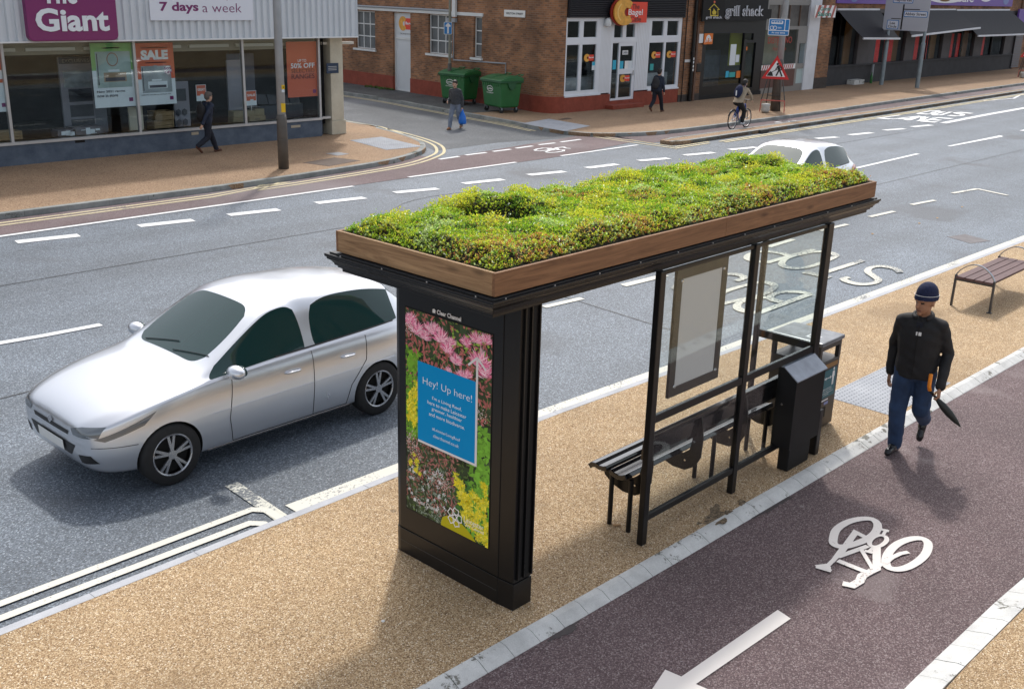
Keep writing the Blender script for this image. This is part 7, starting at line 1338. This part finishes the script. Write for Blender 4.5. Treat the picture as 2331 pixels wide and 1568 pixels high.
mat('coat_black', (.010, .010, .012), .75, 0, .3, 12, .2); mat('denim', (.020, .046, .108), .85, 0, .5, 6, .3); mat('shoe_black', (.012, .012, .014), .25); mat('knit_navy', (.010, .016, .055), .9, 0, .3, 50, .5); mat('navy', (.008, .011, .022), .8, 0, .2, 8); mat('navy_coat', (.010, .018, .040), .75, 0, .3, 8); mat('hair_dark', (.015, .011, .009), .6); mat('hair_grey', (.10, .085, .075), .8, 0, .3, 30); mat('shoe_brown', (.10, .035, .018), .4); mat('shoe_tan', (.30, .13, .05), .5)
mat('jumper_grey', (.055, .058, .065), .9, 0, .3, 18, .2); mat('jeans_pale', (.17, .20, .26), .85, 0, .3, 5); mat('beige', (.36, .29, .21), .85, 0, .15, 8); mat('black_cloth', (.012, .011, .012), .8)
def walk(stride=.32, armL=(.05, .27, .80), armR=(-.05, -.27, .80), lean=.03, front='R', elL=None, elR=None, kick=.16):
    f, r = ('R', 'L') if front == 'R' else ('L', 'R'); y = {'L': .10, 'R': -.10}
    P = dict(hip=(0, 0, .90), neck=(lean, 0, 1.46), head=(lean + .04, 0, 1.62), hipL=(0, .095, .90), hipR=(0, -.095, .90), shoL=(lean, .185, 1.40), shoR=(lean, -.185, 1.40))
    P['knee' + f] = (stride * .62, y[f], .49); P['ank' + f] = (stride, y[f] * .9, .085); P['toe' + f] = (stride + .15, y[f], .045)
    P['knee' + r] = (stride * -.15, y[r], .47); P['ank' + r] = (-stride * 1.1, y[r] * .8, .085 + kick); P['toe' + r] = (-stride * 1.1 + .11, y[r] * .8, .045 + kick * .25)
    P['wriL'], P['wriR'] = armL, armR
    for sd, e in (('L', elL), ('R', elR)):
        s_, w_ = Vector(P['sho' + sd]), Vector(P['wri' + sd]); P['elb' + sd] = e or tuple((s_ + w_) / 2 + Vector((-.06, (.03 if sd == 'L' else -.03), -.02)))
    return P
# the man on the cycle track
mx_, my_ = G(0, 2040, 1036, ZT)
pose = walk(.02, armL=(.14, .27, .81), armR=(-.06, -.25, .80), front='R', elL=(-.05, .265, 1.11), elR=(-.09, -.255, 1.11), kick=.13); pose.update(kneeR=(.07, -.10, .49), ankR=(.0, -.09, .085), toeR=(.15, -.11, .045), kneeL=(-.02, .10, .50), ankL=(-.38, .08, .27), toeL=(-.32, .08, .10)); pose['hdL'] = (.5, .1, -.85); pose['pnL'] = (0, -1, 0); pose['hdR'] = (.1, 0, -1); pose_c = {'L': 1.15, 'R': .55, 'hem': -.10}
def man_extra(t, P, HM, hc):
    MB().tube([(.165, .0, 1.40), (.172, .0, 1.15), (.168, .0, .88)], .004, 6).build('zip', 'black_slot', t); MB().box(.158, .164, -.02, .03, 1.30, 1.335).build('badge', 'white_ink', t); MB().box(.146, .151, -.028, .028, 1.375, 1.43).build('shirt', 'navy', t)
man = person('man in black coat, jeans and navy knitted hat walking on the cycle track', (mx_ + .09, my_ - .03, ZT), math.radians(180 + 10), pose, (-.42, .10), dict(skin='skin', trousers='denim', top='coat_black', shoes='shoe_black', hat='knit_navy', collar=True), 1.045, True, man_extra)
um = thing('umbrella', 'small folded black umbrella with orange handle held by the man in black', 'umbrella', (0, 0, 0)); pw = Matrix.LocRotScale(man.location, man.rotation_euler.to_quaternion(), man.scale); hw = pw @ (Vector(pose['wriL']) + Vector((.5, .1, -.85)).normalized() * .095 + Vector((.012, -.015, 0)))
ud = Vector((.28, -.62, -.68)).normalized(); 
mb = MB(); pts = [hw - ud * .02 + ud * l for l in (0, .05, .12, .22, .32, .38, .40)]; mb.tube(pts, [.014, .024, .038, .040, .026, .010, .004], 10); mb.build('canopy', mat('umbrella_black', (.012, .016, .014), .5), um, smooth=True); MB().tube([hw - ud * .02, hw - ud * .10], .014, 10).build('shaft', 'black_metal', um)
MB().tube([hw - ud * .10 + Vector((0, 0, 0)), hw - ud * .12 + Vector((0, 0, .03)), hw - ud * .12 + Vector((0, 0, .16))], .020, 10).build('handle', mat('orange_handle', (.85, .25, .01), .5), um, smooth=True)
# passers-by on the far pavements
def backpack(loc, heading, s, P, label, m):
    t = thing('backpack', label, 'backpack', (0, 0, 0)); mb = MB(); ellipsoid(mb, (-.23, 0, 1.20), (.12, .165, .25)); ellipsoid(mb, (-.28, 0, 1.08), (.09, .13, .13)); fuse(mb, 'bag', m, t, .014, 2)
    for y in (-.12, .12): MB().tube([(-.15, y, 1.40), (-.05, y, 1.50), (.10, y, 1.42), (.14, y, 1.25), (.02, y * 1.3, 1.05), (-.14, y * 1.2, 1.0)], .014, 6).build('strap', m, t)
    t.rotation_euler = (0, 0, heading); t.scale = (s, s, s); t.location = loc
gx, gy = G(0, 474, 349); pose = walk(.36, armL=(.25, .26, .86), armR=(-.30, -.24, .88), front='L', lean=.10); pose_c = {'hem': -.04}
person('dark-clothed man with a black backpack walking past the shop window', (gx, gy, 0), math.radians(4), pose, (0, .12), dict(skin='skin_pale', trousers='navy', top='navy_coat', shoes='shoe_brown', hair='hair_grey'), .93); backpack((gx + .07, gy, 0), math.radians(4), .93, pose, 'black backpack on the man passing the shop window', 'black_cloth')
gx, gy = G(0, 1037, 294, ZR); pose = walk(.33, armL=(-.02, .26, .80), armR=(.22, -.22, 1.0), front='R', lean=.05, kick=.03, elR=(-.06, -.26, 1.10)); pose_c = {'hem': -.02}
bagm = person('man in dark grey jumper and pale jeans crossing the side street', (gx, gy, ZR), math.radians(180 + 22), pose, (.25, .1), dict(skin='skin_pale', trousers='jeans_pale', top='jumper_grey', topname='jumper', shoes='shoe_tan', hair='hair_dark'), .93)
t = thing('carrier_bag', 'bright blue carrier bag held by the man in grey', 'bag', (0, 0, 0)); pw = Matrix.LocRotScale(bagm.location, bagm.rotation_euler.to_quaternion(), bagm.scale); hw = pw @ Vector((-.0, .27, .70)); mb = MB(); loft(mb, [(hw.x, hw.y, hw.z - .46, .10, .14), (hw.x, hw.y, hw.z - .40, .12, .16), (hw.x, hw.y, hw.z - .2, .09, .14), (hw.x, hw.y, hw.z - .06, .03, .06), (hw.x, hw.y, hw.z + .03, .02, .03)], 12); mb.build('sack', mat('bag_blue', (.01, .16, .62), .35), t, smooth=True)
gx, gy = G(4, 520, 1240); pose = walk(.34, armL=(.05, .27, .82), armR=(.12, -.26, .84), front='R', lean=.08, kick=.14); pose_c = {'hem': -.04}
person('man in navy coat with a backpack walking past the white cafe front', (gx, gy, 0), math.radians(8), pose, (0, .15), dict(skin='skin_pale', trousers='navy', top='navy_coat', shoes='shoe_brown', hair='hair_dark'), .95); backpack((gx + .05, gy, 0), math.radians(8), .95, pose, 'dark grey backpack on the man beside the cafe window', mat('pack_charcoal', (.025, .026, .03), .8))

# cyclist and bicycle
c1, c2 = G(4, 1342, 1432, ZR), G(4, 1528, 1412, ZR); wb = 1.04; hd_ = math.atan2(c2[1] - c1[1], c2[0] - c1[0]); hd_ = math.radians(3)
ctr = ((c1[0] + c2[0]) / 2, (c1[1] + c2[1]) / 2, ZR); bk = thing('bicycle', 'blue and black bicycle ridden along the far cycle lane', 'bicycle', (0, 0, 0)); mat('frame_blue', (.01, .06, .35), .35, coat=.3)
Rr, Fr = Vector((-.52, 0, .345)), Vector((.52, 0, .345)); BB = Vector((-.08, 0, .29)); ST = Vector((-.22, 0, .80)); HT = Vector((.34, 0, .86)); HB = Vector((.39, 0, .66))
for c_ in (Rr, Fr):
    w_ = MB().tube([c_ + Vector((.325 * math.cos(a), 0, .325 * math.sin(a))) for a in np.linspace(0, 6.283, 33)[:-1]], .022, 8, closed=True).build('wheel', 'rubber', bk, smooth=True); MB().tube([c_ + Vector((.302 * math.cos(a), 0, .302 * math.sin(a))) for a in np.linspace(0, 6.283, 33)[:-1]], .010, 6, closed=True).build('rim', 'alu', w_)
    mb = MB(); [mb.bar(c_, c_ + Vector((.3 * math.cos(a), 0, .3 * math.sin(a))), .003) for a in np.linspace(0, 6.283, 17)[:-1]]; mb.build('spokes', 'alu', w_); mb = MB(); mb.cyl(c_ + Vector((0, -.05, 0)), c_ + Vector((0, .05, 0)), .02); mb.build('hub', 'alu', w_)
mb = MB(); [mb.cyl(a, b, r) for a, b, r in ((BB, ST, .017), (ST, HT, .018), (BB, HB, .020), (HB, HT, .022), (Rr + Vector((0, .05, 0)), BB, .010), (Rr + Vector((0, -.05, 0)), BB, .010), (Rr + Vector((0, .05, 0)), ST, .009), (Rr + Vector((0, -.05, 0)), ST, .009))]; mb.build('frame', 'frame_blue', bk)
mb = MB(); [mb.cyl(a, b, .013) for a, b in ((HB + Vector((0, .05, 0)), Fr + Vector((0, .05, 0))), (HB + Vector((0, -.05, 0)), Fr + Vector((0, -.05, 0))))]; mb.build('fork', 'black_metal', bk); MB().tube([HT, HT + Vector((.04, 0, .14)), HT + Vector((.06, 0, .15))], .014).build('stem', 'black_metal', bk); MB().tube([HT + Vector((.0, -.30, .16)), HT + Vector((.06, -.15, .15)), HT + Vector((.06, .15, .15)), HT + Vector((.0, .30, .16))], .013).build('handlebar', 'black_metal', bk)
mb = MB(); mb.cyl(ST, ST + Vector((-.03, 0, .12)), .013); ellipsoid(mb, ST + Vector((-.04, 0, .15)), (.13, .07, .03)); mb.build('saddle', 'black_cloth', bk, smooth=True); mb = MB(); mb.cyl(BB + Vector((0, -.045, 0)), BB + Vector((0, -.055, 0)), .09); mb.bar(BB + Vector((0, -.07, 0)), BB + Vector((.10, -.07, -.13)), .02); mb.bar(BB + Vector((0, .07, 0)), BB + Vector((-.10, .07, .13)), .02); mb.box(.0, .08, -.15, -.07, .15, .17); mb.box(-.22, -.14, .07, .15, .41, .43); mb.build('cranks', 'galv', bk)
MB().tube([Rr + Vector((.37 * math.cos(a), 0, .37 * math.sin(a))) for a in np.linspace(.6, 2.7, 12)], .018, 6).build('mudguard', 'black_metal', bk)
bk.location = ctr; bk.rotation_euler.z = hd_
pose = dict(hip=(-.24, 0, 1.02), neck=(.10, 0, 1.50), head=(.17, 0, 1.65), hipL=(-.24, .09, .98), hipR=(-.24, -.09, .98), shoL=(.08, .18, 1.44), shoR=(.08, -.18, 1.44), kneeL=(.16, .11, .84), ankL=(-.16, .11, .50), toeL=(-.04, .11, .45), kneeR=(.10, -.11, .66), ankR=(.0, -.11, .26), toeR=(.13, -.11, .20), elbL=(.22, .27, 1.22), elbR=(.22, -.27, 1.22), wriL=(.33, .27, 1.06), wriR=(.33, -.27, 1.06)); pose_c = {'L': 1.1, 'R': 1.1, 'hem': -.08}
person('cyclist in beige jacket and black trousers riding a bicycle on the far cycle lane', ctr, hd_, pose, (-.1, .1), dict(skin='skin_pale', trousers='black_cloth', top='beige', shoes='white_paint', hair='hair_dark'), .97)
t = thing('backpack', 'navy backpack with white lettering on the cyclist', 'backpack', (0, 0, 0)); mb = MB(); RM = Matrix.Rotation(.45, 3, 'Y'); ellipsoid(mb, (-.27, 0, 1.34), (.11, .16, .25), RM); ellipsoid(mb, (-.33, 0, 1.24), (.08, .12, .13), RM); fuse(mb, 'bag', 'knit_navy', t, .014, 2); MB().box(-.435, -.42, -.02, .02, 1.2, 1.38).build('lettering', 'white_ink', t)
for y in (-.12, .12): MB().tube([(-.14, y, 1.50), (.02, y, 1.56), (.14, y, 1.42), (.06, y * 1.3, 1.22), (-.18, y, 1.10)], .014, 6).build('strap', 'knit_navy', t)
t.location = ctr; t.rotation_euler.z = hd_

# ---------------- cars ----------------
def carpaint(name, col):
    m, n, b, ns, L = nodes_mat(name); b.inputs['Base Color'].default_value = (*col, 1); b.inputs['Metallic'].default_value = .85; b.inputs['Roughness'].default_value = .30; b.inputs['Coat Weight'].default_value = 1.; b.inputs['Coat Roughness'].default_value = .03
    tc = ns.new('ShaderNodeTexCoord'); nz = ns.new('ShaderNodeTexNoise'); nz.inputs['Scale'].default_value = 4; nz.inputs['Detail'].default_value = 5; L.new(tc.outputs['Object'], nz.inputs[0]); r = ns.new('ShaderNodeMapRange'); r.inputs[3].default_value = .24; r.inputs[4].default_value = .38; L.new(nz.outputs[0], r.inputs[0]); L.new(r.outputs[0], b.inputs['Roughness'])
carpaint('silver_paint', (.72, .74, .78)); mat('car_glass', (.014, .045, .044), .03, 0, spec=.6); mat('arch_black', (.008, .008, .008), .9); mat('trim_black', (.015, .015, .016), .45); mat('lamp_clear', (.16, .18, .20), .06, .3, coat=1.); mat('lamp_red', (.45, .01, .015), .15, coat=1.); mat('chrome', (.7, .7, .72), .12, 1.); mat('tyre', (.015, .015, .016), .8, 0, .2, 20); mat('alloy', (.42, .43, .46), .25, .8); mat('number_plate', (.75, .75, .72), .5)
def make_car(label, paint, group, front_plate=True):
    t = thing('car', label, 'car', (0, 0, 0), group)
    # stations along the length (front is +x): x, floor z, sill half width, widest half width, belt z, belt half width, top-edge z, top-edge half width, top z at the middle
    S = [(2.06, .40, .52, .58, .62, .56, .66, .48, .66), (2.00, .24, .64, .70, .66, .66, .715, .55, .735), (1.80, .19, .76, .82, .73, .78, .79, .66, .825), (1.40, .17, .82, .875, .83, .83, .885, .72, .925), (1.02, .17, .83, .885, .885, .84, .935, .73, .985),
         (.84, .17, .83, .888, .915, .835, .965, .755, 1.025), (.10, .17, .83, .89, .95, .82, 1.385, .635, 1.46), (-.05, .17, .83, .89, .955, .82, 1.415, .635, 1.495), (-.32, .17, .83, .89, .965, .82, 1.445, .63, 1.52), (-.42, .17, .83, .89, .97, .82, 1.447, .63, 1.522), (-1.02, .17, .83, .89, .985, .815, 1.43, .615, 1.50), (-1.32, .17, .83, .885, 1.0, .80, 1.40, .60, 1.475),
         (-1.62, .18, .81, .87, 1.01, .775, 1.33, .575, 1.42), (-1.98, .26, .74, .82, 1.0, .70, 1.03, .60, 1.06), (-2.06, .36, .66, .74, .90, .64, .93, .54, .95), (-2.09, .45, .55, .62, .70, .55, .74, .45, .76)]
    def half(s):
        x, zf, ws, ww, zb, wb_, ze, we, zt_ = s; zm = zf + (zb - zf) * .50
        return [(0, zf), (ws * .85, zf), (ws, zf + .05), (ww, zm - .02), (ww * .995, zb - .10), (wb_ + .018, zb - .012), (wb_, zb + .008), (we + .005, ze), (we * .86, ze + (zt_ - ze) * .55), (we * .45, zt_ - .006), (0, zt_)]
    R_ = []
    for s in S:
        h_ = half(s); R_.append([(s[0], y, z) for y, z in h_] + [(s[0], -y, z) for y, z in h_[-2:0:-1]])
    K = len(R_[0]); vs = [p for r in R_ for p in r]; fs = []; mi = []
    def glass(i, k):
        kk = k if k < 10 else K - 1 - k
        xa_, xb_ = S[i][0], S[i + 1][0]
        if kk == 6 and xa_ <= .85 and xb_ >= -1.65 and not abs(xa_ + .32) < .01: return True     # side windows
        if kk >= 8 and abs(xa_ - .84) < .01: return True               # windscreen
        if kk >= 7 and abs(xa_ + 1.62) < .01: return True              # rear window
        return False
    for i in range(len(S) - 1):
        for k in range(K): fs.append((i * K + k, (i + 1) * K + k, (i + 1) * K + (k + 1) % K, i * K + (k + 1) % K)); mi.append(1 if glass(i, k) else 0)
    fs += [tuple(range(K)), tuple(reversed([(len(S) - 1) * K + k for k in range(K)]))]; mi += [0, 0]
    me = bpy.data.meshes.new('car'); me.from_pydata(vs, [], fs); me.polygons.foreach_set('material_index', mi); me.update()
    bm = bmesh.new(); bm.from_mesh(me); bmesh.ops.recalc_face_normals(bm, faces=bm.faces); cl = bm.edges.layers.float.get('crease_edge') or bm.edges.layers.float.new('crease_edge')
    for e in bm.edges:
        ms = {f.material_index for f in e.link_faces}
        if len(ms) == 2: e[cl] = .75
        else:
            ks = sorted(v.index % K for v in e.verts)
            if all(k_ in (5, 6, K - 5, K - 6) for k_ in ks) and ks[0] == ks[1]: e[cl] = .45
            if all(k_ in (2, K - 2) for k_ in ks): e[cl] = .5
    bm.to_mesh(me); bm.free()
    for m_ in (paint, 'car_glass', 'arch_black'): me.materials.append(MATS[m_])
    o = bpy.data.objects.new('car_shell', me); sc.collection.objects.link(o); bake(o, [('SUBSURF', dict(levels=3, render_levels=3, subdivision_type='CATMULL_CLARK'))])
    AX = (1.30, -1.27); cut_ = MB()
    for ax in AX:
        for sy in (-1, 1): cut_.tube([(ax, sy * .60, .30), (ax, sy * 1.1, .30)], .335, 40)
    cu = cut_.build('cutter', 'arch_black'); cu.data.materials.clear(); [cu.data.materials.append(MATS[m_]) for m_ in (paint, 'car_glass', 'arch_black')]; cu.data.polygons.foreach_set('material_index', [2] * len(cu.data.polygons)); cu.data.update()
    bake(o, [('BOOLEAN', dict(operation='DIFFERENCE', object=cu, solver='EXACT'))]); bpy.data.objects.remove(cu)
    dg = bpy.context.evaluated_depsgraph_get(); bm = bmesh.new(); bm.from_mesh(o.data); tree = BVHTree.FromBMesh(bm)
    # glass faces become parts of their own
    bm.faces.ensure_lookup_table(); seen = set(); comps = []
    for f in bm.faces:
        if f.material_index != 1 or f.index in seen: continue
        st = [f]; comp = []; seen.add(f.index)
        while st:
            g_ = st.pop(); comp.append(g_)
            for e in g_.edges:
                for h_ in e.link_faces:
                    if h_.material_index == 1 and h_.index not in seen: seen.add(h_.index); st.append(h_)
        comps.append(comp)
    for comp in comps:
        c = sum((f.calc_center_median() for f in comp), Vector()) / len(comp); nm = 'windscreen' if c.x > .2 and abs(c.y) < .1 else ('rear_window' if abs(c.y) < .1 else 'side_window'); idx = {}; v_ = []; f_ = []
        for f in comp:
            for v in f.verts:
                if v.index not in idx: idx[v.index] = len(v_); v_.append(v.co.copy())
            f_.append([idx[v.index] for v in f.verts])
        mb = MB(); mb.v = [tuple(p) for p in v_]; mb.f = [tuple(x) for x in f_]; mb.m = [0] * len(f_); mb.build(nm, 'car_glass', t, smooth=True)
    bmesh.ops.delete(bm, geom=[f for f in bm.faces if f.material_index == 1], context='FACES'); bm.to_mesh(o.data); bm.free(); o.name = 'body'; o.parent = t; WL[o] = Vector(); o.data.shade_smooth(); o.data.set_sharp_from_angle(angle=math.radians(42))
    def hit(x, z, sy):
        r = tree.ray_cast(Vector((x, sy * 3, z)), Vector((0, -sy, 0))); return r[0]
    def ribbon(path, w_, m_, name, sy, lift=.002):
        P = []
        for (a, b) in zip(path, path[1:]):
            n_ = max(2, int(math.dist(a, b) / .05)); P += [(a[0] + (b[0] - a[0]) * i / n_, a[1] + (b[1] - a[1]) * i / n_) for i in range(n_)]
        P.append(path[-1]); pts = [hit(x, z, sy) for x, z in P]; pts = [p + Vector((0, sy * lift, 0)) for p in pts if p is not None]
        if len(pts) > 1: MB().tube(pts, w_, 5).build(name, m_, o)
    def patch(outline, m_, name, d, lift=.004, N=9):
        outline = [tuple(np.array(a_) * (1 - t_) + np.array(b_) * t_) for a_, b_ in zip(outline, outline[1:] + outline[:1]) for t_ in (0, .2, .4, .6, .8)]
        # patch over the shell seen along direction d; outline in the plane of the other two axes
        mb = MB(); c = np.mean(outline, 0); P = []; 
        for s_ in np.linspace(1, .0, 5): P.append([(c[0] + (x - c[0]) * s_, c[1] + (z - c[1]) * s_) for x, z in outline])
        vs_ = []
        for ring_ in P:
            for a, z in ring_:
                org, dr_ = (Vector((3 * d[0], a, z)), Vector((-d[0], 0, 0))) if d[0] else (Vector((a, 3 * d[1], z)), Vector((0, -d[1], 0)))
                h_ = tree.ray_cast(org, dr_); vs_.append((h_[0] - dr_ * lift) if h_[0] is not None else org * 0)
        n_ = len(outline); mb.add(vs_, [(i * n_ + k, i * n_ + (k + 1) % n_, (i + 1) * n_ + (k + 1) % n_, (i + 1) * n_ + k) for i in range(4) for k in range(n_)]); return mb.build(name, m_, t, smooth=True)
    for sy in (-1, 1):
        for path in ([(.62, .24), (.66, .5), (.60, .93)], [(-.37, .24), (-.37, .95)], [(-1.10, .96), (-1.08, .70), (-.88, .45), (-.82, .24)], [(.62, .24), (-.82, .24)], [(1.62, .50), (2.0, .52)]): ribbon(path, .0035, 'trim_black', 'door_seam', sy)
        ribbon([(.9, .60), (-1.5, .64)], .004, paint, 'crease_line', sy, .001); ribbon([(.90, .215), (-.86, .215)], .010, 'chrome', 'sill_trim', sy)
        for hx in (-.10, -.82): p = hit(hx, .80, sy); MB().tube([p + Vector((.09, sy * .004, 0)), p + Vector((.05, sy * .035, .004)), p + Vector((-.06, sy * .035, .004)), p + Vector((-.10, sy * .004, 0))], .012, 8).build('door_handle', paint, t, smooth=True)
        mr = MB(); ellipsoid(mr, (.62, sy * .965, .985), (.085, .115, .068)); capsule(mr, (.60, sy * .80, .935), .025, (.62, sy * .90, .955), .022, 8, 3); m_o = mr.build('wing_mirror', paint, t, smooth=True); mg = MB(); ellipsoid(mg, (.553, sy * .965, .985), (.02, .095, .052)); mg.build('mirror_glass', 'car_glass', m_o, smooth=True)
        patch([(sy * .72, .61), (sy * .44, .60), (sy * .40, .655), (sy * .55, .695), (sy * .74, .71)], 'lamp_clear', 'headlight', (1, 0)); patch([(1.98, .60), (1.62, .71), (1.42, .775), (1.55, .67), (1.90, .575)], 'lamp_clear', 'headlight_side', (0, sy)); patch([(-1.99, .70), (-1.72, .72), (-1.62, .92), (-1.80, .97), (-1.96, .93)], 'lamp_red', 'tail_light', (0, sy))
        patch([(sy * .70, .36), (sy * .52, .34), (sy * .50, .42), (sy * .66, .44)], 'trim_black', 'fog_recess', (1, 0))
        ribbon([(.06, .975), (-1.55, 1.02)], .009, 'trim_black', 'window_seal', sy)
    patch([(-.46, .50), (.46, .50), (.36, .38), (-.36, .38)], 'trim_black', 'grille', (1, 0)); patch([(-.36, .615), (.36, .615), (.34, .575), (-.34, .575)], 'trim_black', 'grille', (1, 0)); patch([(-.26, .50), (.26, .50), (.26, .40), (-.26, .40)], 'number_plate', 'number_plate', (1, 0), .02); patch([(-.055, .635), (0, .595), (.055, .635), (0, .67)], 'chrome', 'badge', (1, 0), .012)
    for y in (-.42, .12):
        pts_ = []
        for s_ in np.linspace(0, 1, 8):
            r_ = tree.ray_cast(Vector((.80 - .10 * s_, y + .50 * s_, 3)), Vector((0, 0, -1))); 
            if r_[0] is not None: pts_.append(r_[0] + Vector((.004, 0, .008)))
        MB().tube(pts_, .005, 5).build('wiper', 'trim_black', t)
    for ax in AX:
        for sy in (-1, 1):
            c = Vector((ax, sy * .775, .305)); prof_ = [(.20, -.10), (.285, -.105), (.305, -.08), (.308, 0), (.305, .08), (.285, .10), (.205, .095)]; mb = MB(); n_ = 40; vs_ = [(c.x + r_ * math.cos(2 * math.pi * k / n_), c.y + y_ * sy, c.z + r_ * math.sin(2 * math.pi * k / n_)) for r_, y_ in prof_ for k in range(n_)]
            mb.add(vs_, [(i * n_ + k, i * n_ + (k + 1) % n_, (i + 1) * n_ + (k + 1) % n_, (i + 1) * n_ + k) for i in range(len(prof_) - 1) for k in range(n_)]); wh = mb.build('wheel', 'tyre', t, smooth=True)
            mb = MB(); yo = c.y + sy * .088
            mb.tube([(c.x + .205 * math.cos(a), yo - sy * .004, c.z + .205 * math.sin(a)) for a in np.linspace(0, 6.283, 33)[:-1]], .014, 6, closed=True); mb.cyl((c.x, yo - sy * .03, c.z), (c.x, yo, c.z), .045)
            for k in range(5):
                a = k * 2 * math.pi / 5 + .3
                for da in (-.16, .16): mb.bar((c.x + .03 * math.cos(a), yo - sy * .012, c.z + .03 * math.sin(a)), (c.x + .20 * math.cos(a + da), yo - sy * .008, c.z + .20 * math.sin(a + da)), .026, .02, up=(0, 1, 0))
            mb.build('rim', 'alloy', wh); MB().cyl((c.x, c.y - sy * .02, c.z), (c.x, c.y + sy * .03, c.z), .195, n=28).build('brake_drum', 'arch_black', wh)
    return t
car = make_car('silver hatchback driving past the shelter in the near lane', 'silver_paint', 'cars on the road'); car.location = (5.85, 9.50, ZR); car.rotation_euler.z = math.radians(180 + .5); car.scale = (1.0, 1.0, 1.02)
car2 = copy_tree(car); car2['label'] = 'second silver car farther along the road, partly behind the shelter roof'; car2.location = (21.45, 11.75, ZR)
